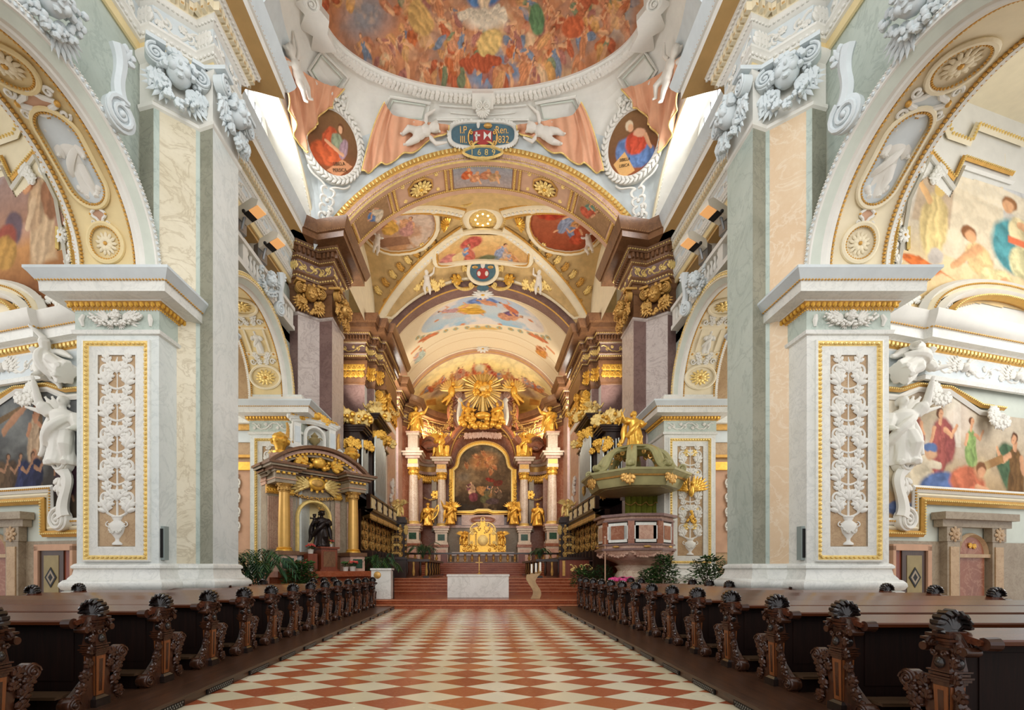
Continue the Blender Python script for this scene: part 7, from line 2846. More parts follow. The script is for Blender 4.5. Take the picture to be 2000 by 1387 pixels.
 for k in range(9):
  a = PI * (0.08 + 0.84 * k / 8)
  c, s_ = math.cos(a), math.sin(a)
  l = 0.11 + 0.045 * math.sin(a)
  # ribs roll forward over the crest
  fi.tube([(0.01 * c, 0.045, 0.99), (0.55 * l * c, 0.055, 0.99 + 0.6 * l * s_), (0.95 * l * c, 0.02, 0.99 + 0.98 * l * s_), (1.02 * l * c, -0.045, 0.985 + 1.0 * l * s_), (0.95 * l * c, -0.075, 0.985 + 0.86 * l * s_)],
    [0.012, 0.02, 0.027, 0.024, 0.012], 'pew_finial', 6)
  fi.tube([(0.01 * c, -0.035, 0.99), (0.5 * l * c, -0.02, 0.99 + 0.5 * l * s_), (0.8 * l * c, 0.0, 0.99 + 0.8 * l * s_)], [0.012, 0.018, 0.02], 'pew_finial', 5)
 fi.tube(bez((-0.09, 0.0, 0.985), (-0.05, -0.05, 0.965), (0.05, -0.05, 0.965), (0.09, 0.0, 0.985)), 0.022, 'pew_finial', 6)
 D['finial'] = fi
 return D


PEWM = {}


def mesh_of(key, mb, smooth=0.6):
 o = link_mesh(key[0], mb, None, smooth)
 me = o.data
 bpy.data.objects.remove(o)
 PEWM[key] = me
 return me


def child(name, me, parent, loc=(0, 0, 0)):
 o = bpy.data.objects.new(name, me)
 COL.objects.link(o)
 o.parent = parent
 o.location = loc
 return o


def pew(s, x, y, L, label, group):
 root = thing('pew', label, 'pew', (s * x, y, PZ), 0, group)
 for m in ('end_panel', 'carving', 'post', 'inlay', 'finial'):
  if (m, s) not in PEWM:
   D = pew_end(s)
   for k, v in D.items():
    mesh_of((k, s), v)
   D2 = pew_end(-s)
   break
 k = (s, round(L, 2))
 if ('back', k) not in PEWM:
  mb = MB()
  mb.box(s * 0.03, s * (L - 0.03), -0.06, -0.03, 0.12, 0.90, 'pew_panel')
  n = max(2, int(L / 1.1))
  for i in range(n):
   a, b = 0.12 + (L - 0.24) * i / n + 0.05, 0.12 + (L - 0.24) * (i + 1) / n - 0.05
   mb.box(s * a, s * b, -0.068, -0.055, 0.28, 0.82, 'pew_panel')
  mb.ball((s * (L * 0.28), -0.075, 0.66), (0.018, 0.02, 0.018), 'pew_carved', 8, 5)
  mesh_of(('back', k), mb, 0.3)
  mb = MB()
  T = M4((0, -0.07, 0.955), (1, 0, 0), (0, math.cos(0.20), math.sin(0.20)), (0, -math.sin(0.20), math.cos(0.20)))
  pr = [(-0.17, -0.018), (-0.155, -0.03), (0.12, -0.03), (0.14, -0.015), (0.14, 0.012), (0.125, 0.024), (-0.155, 0.024), (-0.17, 0.012)]
  T2 = T @ M4((0, 0, 0), (0, 1, 0), (0, 0, 1), (1, 0, 0))
  mb.prism(pr, min(s * 0.0, s * (L)), max(s * 0.0, s * L), 'pew_rail', T2)
  mb.box(s * 0.02, s * (L - 0.02), -0.10, -0.02, 0.88, 0.93, 'pew_wood')
  for xx in (0.07, L - 0.07):
   mb.lathe([(0, -0.05), (0.05, -0.05), (0.055, 0.05), (0, 0.05)], 'pew_wood', 12, M4((s * xx, -0.235, 0.915), (0, 1, 0), (0, 0, 1), (1, 0, 0)))
  mesh_of(('rail', k), mb, 0.5)
  mb = MB()
  mb.box(s * 0.035, s * (L - 0.035), -0.03, 0.36, 0.40, 0.435, 'seat_wood')
  mb.box(s * 0.035, s * (L - 0.035), 0.30, 0.33, 0.05, 0.40, 'pew_panel')
  mesh_of(('seat', k), mb, 0.3)
  mb = MB()
  mb.box(s * 0.06, s * (L - 0.06), -0.40, -0.16, 0.165, 0.195, 'seat_wood')
  mb.box(s * 0.06, s * (L - 0.06), -0.36, -0.20, 0.0, 0.165, 'pew_panel')
  mesh_of(('kneeler', k), mb, 0.3)
 child('back_panel', PEWM[('back', k)], root)
 child('top_rail', PEWM[('rail', k)], root)
 child('seat', PEWM[('seat', k)], root)
 child('kneeler', PEWM[('kneeler', k)], root)
 for q, loc in ((s, (0, 0, 0)), (-s, (s * L, 0, 0))):
  if ('end_panel', q) not in PEWM:
   for kk, v in pew_end(q).items():
    mesh_of((kk, q), v)
  e = child('end_panel', PEWM[('end_panel', q)], root, loc)
  for m in ('post', 'carving', 'inlay', 'finial'):
   child(m, PEWM[(m, q)], e)
 return root


ORD = ['nearest', 'second', 'third', 'fourth', 'fifth', 'sixth', 'seventh', 'eighth', 'ninth', 'tenth', 'eleventh', 'twelfth', 'thirteenth', 'fourteenth']
for k in range(14):
 y = 3.67 + 1.08 * k
 xo = 9.0 if k <= 6 else (7.7 if k == 7 else (6.66 if k <= 10 else 5.4))
 if k == 13:
  y -= 0.15
 pew(1, 3.76, y, xo - 3.76, f'dark carved pew on the right of the aisle, {ORD[k]} row from the camera', 'pews right of the aisle')
for k in range(14):
 y = 3.91 + 1.04 * k
 xo = 9.0 if k <= 6 else (8.1 if k == 7 else (6.9 if k <= 10 else 5.7))
 pew(-1, 4.22, y, xo - 4.22, f'dark carved pew on the left of the aisle, {ORD[k]} row from the camera', 'pews left of the aisle')
# ------------------------------------------------------------------ gilded side altar on the left, pulpit on the right
def fluted(mb, x, w, z0, z1, y, mat, T):
 mb.box(x - w, x + w, z0, z1, y - 0.05, y + 0.08, mat, T)
 for k in range(6):
  xx = x - w + w * 2 * (k + 0.5) / 6
  mb.tube([(xx, z0 + 0.1, y + 0.08), (xx, z1 - 0.1, y + 0.08)], w * 0.13, 'rose_marble', 6, T)


def column(mb, x, z0, z1, y, r, mat, T, cap='gold', base='gold', seg=20):
 """round column with flared base and leafy capital; local y up"""
 H = z1 - z0
 R = T @ M4((x, z0, y), (1, 0, 0), (0, 0, 1), (0, 1, 0))
 mb.lathe([(r * 1.4, 0), (r * 1.4, H * 0.02), (r * 1.2, H * 0.03), (r * 1.32, H * 0.045), (r * 1.05, H * 0.06)], base, seg, R)
 mb.lathe([(r, H * 0.055), (r * 1.02, H * 0.3), (r * 0.96, H * 0.6), (r * 0.86, H * 0.88)], mat, seg, R)
 mb.lathe([(r * 0.9, H * 0.87), (r * 0.95, H * 0.885), (r * 0.86, H * 0.9), (r * 1.0, H * 0.96), (r * 1.25, H * 0.985), (r * 1.3, H)], cap, seg, R)
 h = H * 0.12
 for k in range(8):
  a = 2 * PI * k / 8
  Tl = T @ facing((x + r * 0.95 * math.cos(a), z0 + H * 0.885, y + r * 0.95 * math.sin(a)), (math.cos(a), 0, math.sin(a)), (0, 1, 0))
  leafy(mb, Tl, 0, 0, PI / 2, h * 0.62, cap, 0.45)
  if k % 2:
   mb.ball((0, h * 0.8, r * 0.35), r * 0.24, cap, 6, 5, Tl)


AT = np.array(((0.71, 0, 0.71, -7.25), (0.71, 0, -0.71, 19.55), (0, 1, 0, 0), (0, 0, 0, 1.0)))
sa = thing('side_altar', 'gilded marble side altar with round pediment against the left chancel pier', 'altar', (-7.25, 19.55, 0.34))
mb = MB()
mb.box(-2.2, 2.2, 0.34, 1.25, -1.6, 1.0, 'step_marble', AT)
mb.box(-2.0, 2.1, 1.25, 1.48, -1.4, 1.3, 'step_marble', AT)
link_mesh('dais', mb, sa, 0.3)
mb = MB()
mb.box(-1.95, -0.85, 1.48, 2.22, -0.5, 0.1, 'brown_marble', AT)
mb.box(0.85, 1.95, 1.48, 2.22, -0.5, 0.1, 'brown_marble', AT)
for x in (-1.5, 1.5):
 mb.box(x - 0.35, x + 0.35, 1.48, 2.12, 0.1, 1.0, 'rose_marble', AT)
 mb.box(x - 0.22, x + 0.22, 1.6, 2.0, 1.0, 1.02, 'green_marble', AT)
 mb.box(x - 0.42, x + 0.42, 2.12, 2.28, 0.0, 1.08, 'brown_marble', AT)
mb.box(-2.0, 2.0, 2.15, 2.28, -0.5, 0.16, 'brown_marble', AT)
link_mesh('pedestal', mb, sa, 0.3)
mb = MB()
mb.box(-1.95, -0.75, 2.28, 4.95, -0.6, -0.02, 'drab_marble', AT)
mb.box(0.75, 1.95, 2.28, 4.95, -0.6, -0.02, 'drab_marble', AT)
arch = [(-0.75, 4.95), (-0.75, 2.28)] + [(-0.72, 3.7)]
out = [(0.72 * math.cos(a), 3.75 + 0.72 * math.sin(a)) for a in np.linspace(0, PI, 21)]
for (a, b) in zip(out[:-1], out[1:]):
 mb.add([(a[0], a[1], -0.02), (a[0], 4.95, -0.02), (b[0], 4.95, -0.02), (b[0], b[1], -0.02)], [(0, 1, 2, 3)], 'drab_marble', AT)
 mb.add([(a[0], a[1], -0.02), (b[0], b[1], -0.02), (b[0], b[1], -0.6), (a[0], a[1], -0.6)], [(0, 1, 2, 3)], 'yellow_paint', AT)
mb.box(-0.72, 0.72, 2.0, 4.6, -0.66, -0.6, 'yellow_paint', AT)
mb.box(-0.80, -0.72, 2.28, 3.75, -0.6, 0.0, 'yellow_paint', AT)
mb.box(0.72, 0.80, 2.28, 3.75, -0.6, 0.0, 'yellow_paint', AT)
link_mesh('wall_body', mb, sa, 0.4)
for x in (-1.72, 1.72, -1.05, 1.05):
 mb = MB()
 w = 0.22 if abs(x) > 1.3 else 0.12
 fluted(mb, x, w, 2.28, 4.6, -0.02, 'drab_marble', AT)
 mb.box(x - w - 0.04, x + w + 0.04, 4.6, 4.95, -0.06, 0.1, 'old_gold', AT)
 for k in range(4):
  leafy(mb, AT @ M4((x - w + w * 2 * (k + 0.5) / 4, 4.6, 0.1)), 0, 0, PI / 2, 0.3, 'gold', 0.4)
 link_mesh('fluted_pilaster', mb, sa)
for x in (-1.5, 1.5):
 mb = MB()
 column(mb, x, 2.28, 4.95, 0.62, 0.225, 'gilt_column', AT, 'old_gold')
 link_mesh('gilt_column', mb, sa)
mb = MB()
ring = [(0.72 * math.cos(a), 3.75 + 0.72 * math.sin(a), 0.02) for a in np.linspace(0, PI, 25)]
frm = [(0.72, 2.32, 0.02)] + ring + [(-0.72, 2.32, 0.02)]
mb.tube(frm, 0.085, 'pale_gold', 6, AT)
P_ = np.array(frm) @ AT[:3, :3].T + AT[:3, 3]
beads(mb, P_, 0.10, (0.05, 0.06, 0.06), 'gold')
link_mesh('niche_frame', mb, sa)
mb = MB()
garland(mb, AT, bez((-0.95, 4.75, 0.08), (-0.5, 4.5, 0.1), (0.5, 4.5, 0.1), (0.95, 4.75, 0.08)), 0.07, 'old_gold', 3)
for e in (-1, 1):
 wing(mb, AT @ M4((e * 0.3, 5.1, 0.2)), 0, 0, PI / 2 - e * 1.35, 0.85, 'pale_gold', e)
mb.ball((0, 5.2, 0.25), (0.42, 0.30, 0.12), 'gold', 14, 8, AT)
mb.ball((0, 5.2, 0.36), (0.26, 0.16, 0.04), 'old_gold', 12, 6, AT)
for a in np.linspace(0, 2 * PI, 13)[:-1]:
 leafy(mb, AT @ M4((0.4 * math.cos(a), 5.2 + 0.28 * math.sin(a), 0.28)), 0, 0, a, 0.16, 'gold', 0.4)
link_mesh('gilt_cartouche', mb, sa)
mb = MB()
for x0, x1, y1 in ((-1.95, -1.15, 0.95), (1.15, 1.95, 0.95), (-1.15, 1.15, 0.12), (-2.0, 2.0, 0.1)):
 mb.box(x0, x1, 4.95, 5.35, -0.5, y1 - 0.05, 'rose_marble' if y1 < 0.5 else 'drab_marble', AT)
 mb.box(x0 - 0.03, x1 + 0.03, 5.08, 5.12, -0.5, y1, 'rose_paint', AT)
 for k, (z, o) in enumerate(((5.35, 0.05), (5.42, 0.16), (5.52, 0.28), (5.60, 0.36))):
  mb.box(x0 - o, x1 + o, z, z + 0.09, -0.5, y1 + o, 'brown_marble' if k % 2 else 'drab_marble', AT)
 n = int((x1 - x0) / 0.2)
 for i in range(n):
  mb.box(x0 + 0.2 * i + 0.03, x0 + 0.2 * i + 0.13, 5.28, 5.36, y1 - 0.04, y1 + 0.10, 'gold', AT)
link_mesh('entablature', mb, sa, 0.3)
mb = MB()
def ped_arc(R, zc, hw, n=30):
 a = math.asin(hw / R)
 return [(R * math.sin(t), zc + R * math.cos(t)) for t in np.linspace(-a, a, n)]
for o0, o1, dz, m in ((-0.5, 0.95, 0.0, 'brown_marble'), (-0.5, 0.75, -0.14, 'rose_marble'), (-0.5, 0.6, -0.3, 'drab_marble')):
 A_ = ped_arc(3.1 + dz, 3.55, 2.15)
 B_ = ped_arc(2.98 + dz, 3.55, 2.10)
 for (a, b, c, d) in zip(A_[:-1], A_[1:], B_[:-1], B_[1:]):
  v = [(a[0], a[1], o0), (b[0], b[1], o0), (d[0], d[1], o0), (c[0], c[1], o0), (a[0], a[1], o1), (b[0], b[1], o1), (d[0], d[1], o1), (c[0], c[1], o1)]
  mb.add(v, [(4, 7, 6, 5), (0, 4, 5, 1), (3, 2, 6, 7)], m, AT)
mb.box(-1.9, 1.9, 5.65, 5.95, -0.5, 0.1, 'drab_marble', AT)
mb.add([(x, z, 0.05) for x, z in ped_arc(2.7, 3.55, 2.0)], [tuple(range(29, -1, -1))], 'drab_marble', AT)
B_ = ped_arc(2.78, 3.55, 1.9, 24)
for x, z in B_:
 mb.box(x - 0.05, x + 0.05, z - 0.02, z + 0.08, 0.5, 0.72, 'gold', AT)
link_mesh('round_pediment', mb, sa, 0.5)
mb = MB()
r2 = random.Random(2)
for k in range(40):
 mb.ball((r2.uniform(-0.95, 0.95), 5.95 + r2.uniform(-0.15, 0.25), r2.uniform(0.25, 0.5)), r2.uniform(0.08, 0.15), 'gold', 7, 5, AT)
for e in (-1, 1):
 leafy(mb, AT @ M4((e * 0.4, 5.9, 0.5)), 0, 0, PI / 2 - e * 1.3, 0.8, 'gold')
 leafy(mb, AT @ M4((e * 0.6, 6.05, 0.5)), 0, 0, PI / 2 - e * 0.9, 0.6, 'gold')
mb.ball((0, 6.05, 0.5), (0.3, 0.25, 0.15), 'gold', 10, 7, AT)
link_mesh('gilt_relief', mb, sa)
mb = MB()
for e in (-1, 1):
 mb.box(e * 0.62, e * 0.92, 6.7, 7.65, -0.25, 0.15, 'pale_marble', AT)
 mb.box(e * 0.66, e * 0.88, 6.85, 7.5, 0.15, 0.17, 'cool_stucco', AT)
 mb.tube(bez((e * 0.95, 6.75, 0), (e * 1.3, 6.75, 0), (e * 1.0, 7.2, 0), (e * 1.15, 7.6, 0)), [0.14, 0.08, 0.05], 'old_gold', 7, AT)
 volute(mb, AT @ M4((e * 1.15, 6.72, 0.05)), 0.18, 'pale_marble', 0.4, e)
mb.box(-1.25, 1.25, 6.55, 6.72, -0.4, 0.3, 'pale_marble', AT)
for w, z in ((0.95, 7.65), (1.05, 7.75), (1.15, 7.83)):
 A_ = [(x, z + 0.18 * math.cos(x / w * 1.4)) for x in np.linspace(-w, w, 16)]
 mb.tube([(x, zz, 0.05) for x, zz in A_], [0.10, 0.10], 'pale_marble', 4, AT)
ring = [(0.42 * math.cos(a), 7.2 + 0.42 * math.sin(a), 0.1) for a in np.linspace(0, PI, 17)]
mb.tube([(0.42, 6.7, 0.1)] + ring + [(-0.42, 6.7, 0.1)], 0.08, 'pale_marble', 6, AT)
mb.box(-0.62, 0.62, 6.7, 7.7, -0.3, -0.22, 'pale_marble', AT)
link_mesh('aedicule', mb, sa, 0.5)
mb = MB()
mb.box(-0.3, 0.3, 6.72, 6.8, -0.1, 0.15, 'bronze_dark', AT)
mb.lathe([(0.12, 0), (0.05, 0.08), (0.2, 0.22), (0.24, 0.34), (0.12, 0.42), (0.16, 0.48), (0.08, 0.56), (0.0, 0.66)], 'olive_drab', 16, AT @ M4((0, 6.78, 0.05), (1, 0, 0), (0, 0, 1), (0, 1, 0)))
for e in (-1, 1):
 mb.tube(spiral(e * 0.24, 7.14, 0.1, 0.04, 0, e * 0.8, 12, 0.05), 0.025, 'olive_drab', 6, AT)
link_mesh('niche_urn', mb, sa)
mb = MB()
for k in range(7):
 leafy(mb, AT @ M4((0.12 * (k - 3), 7.98 - 0.03 * abs(k - 3), 0.08)), 0, 0, PI / 2 - 0.35 * (k - 3), 0.42, 'gold', 0.45)
mb.ball((0, 8.1, 0.1), (0.28, 0.18, 0.14), 'gold', 10, 6, AT)
garland(mb, AT, bez((-1.0, 7.95, 0.1), (-0.6, 8.15, 0.1), (-0.4, 7.95, 0.1), (-0.2, 8.05, 0.1)), 0.06, 'gold', 3)
garland(mb, AT, bez((1.0, 7.95, 0.1), (0.6, 8.15, 0.1), (0.4, 7.95, 0.1), (0.2, 8.05, 0.1)), 0.06, 'gold', 3)
link_mesh('gilt_crest', mb, sa)
for e, nm in ((-1, 'gilded flame urn on the left end of the side altar pediment'), (1, 'gilded flame urn on the right end of the side altar pediment')):
 mb = MB()
 p = AT @ np.array((e * 1.55, 6.18, 0.35, 1))
 T = M4(p[:3])
 mb.box(-0.3, 0.3, -0.3, 0.3, -0.42, -0.02, 'rose_marble', T)
 mb.lathe([(0.26, 0), (0.28, 0.08), (0.16, 0.14), (0.22, 0.3), (0.34, 0.44), (0.36, 0.52), (0.26, 0.58), (0.3, 0.66), (0.22, 0.78), (0.0, 0.9)], 'gold', 18, T, wob=lambda a, z: 1 + 0.06 * math.sin(7 * a))
 for k in range(8):
  mb.ball((0.3 * math.cos(k * PI / 4), 0.3 * math.sin(k * PI / 4), 0.48), 0.1, 'gold', 6, 5, T)
 o = link_mesh('gilt_urn', mb, None)
 tag(o, nm, 'urn')

# dark madonna on her wooden pedestal
pd = thing('statue_pedestal', 'red wooden pedestal carrying the dark statue before the side altar niche', 'pedestal', tuple((AT @ np.array((0.25, 1.48, 0.75, 1)))[:3]))
PT = AT @ M4((0.25, 0, 0.0))
mb = MB()
mb.box(-0.36, 0.36, 1.56, 2.42, 0.15, 0.9, 'red_wood', PT)
mb.box(-0.26, 0.26, 1.66, 2.3, 0.9, 0.915, 'brown_marble', PT)
link_mesh('body', mb, pd, 0.3)
mb = MB()
mb.box(-0.42, 0.42, 1.48, 1.56, 0.1, 0.96, 'red_wood', PT)
mb.box(-0.42, 0.42, 2.42, 2.50, 0.08, 0.98, 'red_wood', PT)
link_mesh('mouldings', mb, pd, 0.3)
p = AT @ np.array((0.12, 2.5, 0.45, 1))
statue('madonna_statue', 'dark bronze crowned madonna holding a child in the side altar niche', 'statue', tuple(p[:3]), 1.55, math.radians(45) * 0.6, 'bronze_dark', 'mad', None, 0.014,
 seed=11, arm_r=(0.16, -0.24, 0.62), arm_l=(-0.12, -0.26, 0.66), lean=0.0)
o = statue('madonna_child', 'dark bronze child on the arm of the crowned madonna', 'statue', tuple(p[:3] + np.array((-0.20, -0.28, 0.78))), 0.62, 0.4, 'bronze_dark', 'madc', None, 0.024, seed=2, child=True, cloak=False, arm_r=(0.25, -0.1, 0.8), arm_l=(-0.25, -0.15, 0.7))
mb = MB()
T = M4(tuple(p[:3] + np.array((0.0, -0.02, 1.56))))
mb.lathe([(0.10, -0.02), (0.12, 0.03), (0.10, 0.05)], 'old_gold', 14, T)
for k in range(7):
 a = 2 * PI * k / 7
 mb.tube([(0.11 * math.cos(a), 0.11 * math.sin(a), 0.04), (0.12 * math.cos(a), 0.12 * math.sin(a), 0.13)], 0.015, 'old_gold', 5, T)
mb.tube([(0.2 * math.cos(a), 0.03, 0.05 + 0.2 * math.sin(a)) for a in np.linspace(0.1, PI - 0.1, 20)], 0.008, 'old_gold', 5, T)
o = link_mesh('crown', mb, None)
tag(o, 'thin gilt crown on the dark madonna', 'crown')

# ------------------------------------------------------------------ pulpit
PX, PY = 6.3, 18.95
pu = thing('pulpit', 'marble pulpit with inlaid panels on a bulging foot against the right chancel pier', 'pulpit', (PX, PY, 0.34))


def octo(r, n=8, rot=PI / 8):
 return [(PX + r * math.cos(rot + 2 * PI * k / n), PY + r * math.sin(rot + 2 * PI * k / n)) for k in range(n)]


mb = MB()
mb.lathe([(0.95, 0.34), (0.95, 0.5), (0.8, 0.56), (0.62, 0.75), (0.78, 1.05), (0.82, 1.25), (0.66, 1.5), (0.72, 1.62), (0.8, 1.68), (0.6, 1.74)], 'column_marble', 24, M4((PX, PY, 0)))
for k in range(12):
 a = 2 * PI * k / 12
 leafy(mb, facing((PX + 0.72 * math.cos(a), PY + 0.72 * math.sin(a), 0.75), (math.cos(a), math.sin(a), 0.1)), 0, 0, PI / 2, 0.6, 'rose_marble')
link_mesh('foot', mb, pu)
mb = MB()
mb.lathe([(0.62, 1.72), (0.72, 1.8), (1.0, 1.92), (1.32, 2.02), (1.5, 2.2), (1.52, 2.3)], 'rose_marble', 8, M4((PX, PY, 0), (math.cos(PI / 8), math.sin(PI / 8), 0), (-math.sin(PI / 8), math.cos(PI / 8), 0), (0, 0, 1)))
for k in range(8):
 a = PI / 4 * k
 b = a + PI / 4
 P0, P1 = (PX + 1.48 * math.cos(a - PI / 8), PY + 1.48 * math.sin(a - PI / 8)), (PX + 1.48 * math.cos(a + PI / 8), PY + 1.48 * math.sin(a + PI / 8))
 garland(mb, None, bez((*P0, 2.25), (P0[0] * 0.7 + P1[0] * 0.3, P0[1] * 0.7 + P1[1] * 0.3, 1.95), (P0[0] * 0.3 + P1[0] * 0.7, P0[1] * 0.3 + P1[1] * 0.7, 1.95), (*P1, 2.25)), 0.08, 'rose_marble', k)
link_mesh('basin', mb, pu)
mb = MB()
for z0, z1, r, m in ((2.30, 2.38, 1.62, 'purple_marble'), (2.38, 2.5, 1.5, 'rose_marble'), (2.5, 2.56, 1.58, 'purple_marble'), (2.56, 3.44, 1.45, 'rose_marble'), (3.44, 3.52, 1.55, 'purple_marble'), (3.52, 3.62, 1.5, 'rose_marble'), (3.62, 3.72, 1.66, 'purple_marble')):
 mb.prism(octo(r), z0, z1, m)
link_mesh('parapet', mb, pu, 0.3)
for k in range(8):
 a = PI / 4 * k
 if math.sin(a) > 0.5:
  continue
 T = facing((PX + 1.345 * math.cos(a), PY + 1.345 * math.sin(a), 3.0), (math.cos(a), math.sin(a), 0))
 mb = MB()
 mb.box(-0.52, 0.52, -0.42, 0.42, 0, 0.012, 'black', T)
 mb.box(-0.40, 0.40, -0.38, 0.38, 0.012, 0.04, 'pale_marble', T)
 mb.box(-0.46, 0.46, -0.26, 0.26, 0.012, 0.04, 'pale_marble', T)
 mb.box(-0.28, 0.28, -0.27, 0.27, 0.04, 0.06, 'red_marble' if k % 2 else 'rose_marble', T)
 link_mesh('inlaid_panel', mb, pu, 0.3)
 b = a + PI / 8
 T = facing((PX + 1.45 * math.cos(b), PY + 1.45 * math.sin(b), 3.0), (math.cos(b), math.sin(b), 0))
 mb = MB()
 mb.box(-0.12, 0.12, -0.44, 0.44, -0.1, 0.06, 'red_marble', T)
 link_mesh('corner_strip', mb, pu, 0.3)
 mb = MB()
 mb.ball((0, -0.56, 0.1), (0.16, 0.05, 0.05), 'old_gold', 8, 5, facing((PX + 1.42 * math.cos(a), PY + 1.42 * math.sin(a), 3.0), (math.cos(a), math.sin(a), 0)))
 link_mesh('gilt_oval', mb, pu)

cp = thing('pulpit_canopy', 'green and gold sounding board with scroll ribs above the pulpit', 'canopy', (PX, PY, 4.7))
mb = MB()
rot = PI / 8
for z0, z1, r0, r1, m in ((4.78, 4.86, 1.75, 1.80, 'pulpit_green'), (4.86, 5.10, 1.80, 1.92, 'pulpit_green'), (5.10, 5.16, 1.98, 2.02, 'old_gold'), (5.16, 5.30, 2.0, 2.16, 'pulpit_green'), (5.30, 5.38, 2.18, 2.2, 'pulpit_green')):
 mb.prism(octo(r0), z0, z1, m, None, octo(r1))
mb.prism(octo(1.0), 5.38, 5.5, 'pulpit_green')
mb.prism(octo(1.5), 4.74, 4.80, 'olive_drab')
link_mesh('sounding_board', mb, cp, 0.4)
for k in range(8):
 a = PI / 8 + PI / 4 * k
 c, s_ = math.cos(a), math.sin(a)
 mb = MB()
 T = M4((PX, PY, 0), (c, s_, 0), (0, 0, 1), (s_, -c, 0))
 P_ = bez((1.85, 5.46, 0), (1.2, 5.55, 0), (1.55, 6.45, 0), (0.62, 6.42, 0), 18)
 for w in (-0.08, 0.08):
  mb.tube([(x, y, w) for x, y, z in P_], [0.11, 0.13, 0.1], 'pulpit_green', 7, T)
 mb.tube([(x, y + 0.09, 0) for x, y, z in P_], 0.04, 'old_gold', 6, T)
 for e in (-1, 1):
  mb.tube(spiral(1.86, 5.6, 0.18, 0.04, -PI / 2, -1.3, 18, e * 0.12), 0.05, 'pulpit_green', 6, T)
  mb.tube(spiral(0.72, 6.3, 0.12, 0.03, PI / 2, 1.2, 14, e * 0.12), 0.04, 'old_gold', 6, T)
 mb.ball((1.86, 5.6, 0), (0.14, 0.14, 0.16), 'pulpit_green', 8, 6, T)
 leafy(mb, T, 1.3, 5.75, 2.0, 0.4, 'old_gold')
 link_mesh('scroll_rib', mb, cp)
mb = MB()
for z0, z1, r0, r1, m in ((6.38, 6.46, 0.72, 0.82, 'pulpit_green'), (6.46, 6.52, 0.95, 0.98, 'pulpit_green'), (6.52, 6.58, 0.92, 0.8, 'old_gold')):
 mb.prism(octo(r0), z0, z1, m, None, octo(r1))
link_mesh('top_platform', mb, cp, 0.4)
mb = MB()
for k in range(8):
 a = PI / 8 + PI / 4 * k
 T = facing((PX + 2.05 * math.cos(a), PY + 2.05 * math.sin(a), 5.0), (math.cos(a), math.sin(a), 0))
 leafy(mb, T, 0, 0.2, -PI / 2, 0.5, 'old_gold', 0.4)
 leafy(mb, T, -0.1, 0.2, -PI / 2 - 0.5, 0.4, 'old_gold', 0.4)
link_mesh('gilt_pendants', mb, cp)
statue('gilt_saint', 'gilded saint with outstretched arm standing on the pulpit canopy', 'statue', (PX, PY, 6.58), 1.55, 0.2, 'gold', 'pulps', None, 0.014, seed=14, arm_r=(0.22, -0.2, 0.62), arm_l=(-0.42, -0.12, 0.86), staff=((-0.52, -0.12, 0.55), (-0.34, -0.12, 1.02)))
mb = MB()
n = 60
P = np.zeros((n, 10, 3))
for i in range(n):
 u_ = i / (n - 1)
 for j in range(10):
  v_ = j / 9
  x = 6.25 + 1.75 * u_
  y = 20.0 + 0.07 * math.sin(u_ * 46) * (0.5 + 0.5 * v_) + 0.02 * math.sin(u_ * 17)
  P[i, j] = (x, y, 4.9 - 1.9 * v_)
mb.grid(P, 'velvet_green', None, flip=False)
cu = thing('pulpit_curtain', 'olive green velvet curtain hanging behind the pulpit', 'curtain', (7.1, 20.0, 4.9))
link_mesh('curtain_cloth', mb, cu, 1.5)
mb = MB()
P = np.zeros((n, 6, 3))
for i in range(n):
 u_ = i / (n - 1)
 for j in range(6):
  v_ = j / 5
  P[i, j] = (6.22 + 1.8 * u_, 19.90 + 0.05 * math.sin(u_ * 46), 4.92 - v_ * (0.42 + 0.14 * abs(math.sin(u_ * PI * 4))))
mb.grid(P, 'velvet_green', None)
mb.tube(P[:, -1], 0.025, 'old_gold', 5)
link_mesh('valance', mb, cu, 1.5)
mb = MB()
mb.tube([(6.1, 19.95, 4.95), (8.1, 19.95, 4.95)], 0.04, 'old_gold', 6)
mb.box(6.1, 8.1, 20.05, 20.2, 4.6, 5.3, 'lilac_marble')
link_mesh('curtain_rail', mb, cu, 0.5)
# ------------------------------------------------------------------ high altar
def frontT(x, y, z):
 """local x right, y up, z towards the nave"""
 return M4((x, y, z), (1, 0, 0), (0, 0, 1), (0, -1, 0))


def lathe_at(mb, x, y, z, prof, mat, seg=20, wob=None):
 mb.lathe(prof, mat, seg, M4((x, y, z)), wob=wob)


HA = thing('high_altar', 'tall red marble high altar with columns, gilded capitals and curved broken pediment', 'altar', (0, 43, 2.0))
mb = MB()
# back wall of the retable with round top
pts = [(-3.9, 1.9), (3.9, 1.9), (3.9, 10.4), (3.3, 11.4)] + [(3.3 * math.cos(a), 12.0 + 2.9 * math.sin(a)) for a in np.linspace(0, PI, 24)] + [(-3.3, 11.4), (-3.9, 10.4)]
mb.prism(pts, -0.5, 0.0, 'red_marble', frontT(0, 43.7, 0))
for e in (-1, 1):
 mb.box(e * 3.9, e * 6.6, 43.0, 43.4, 1.9, 10.4, 'red_marble')
 mb.box(e * 4.3, e * 4.75, 42.3, 43.0, 5.0, 9.8, 'drab_marble')
 mb.box(e * 5.5, e * 5.9, 41.3, 41.7, 5.0, 9.8, 'rose_marble')
 mb.box(e * 5.95, e * 6.5, 40.9, 41.3, 5.0, 9.8, 'rose_marble')
mb.box(-3.9, 3.9, 42.9, 43.7, 1.9, 5.4, 'drab_marble')
mb.box(-4.0, 4.0, 42.8, 43.7, 5.4, 5.65, 'rose_marble')
mb.box(-2.0, 2.0, 42.7, 42.9, 5.65, 6.6, 'rose_marble')
link_mesh('retable', mb, HA, 0.4)
mb = MB()
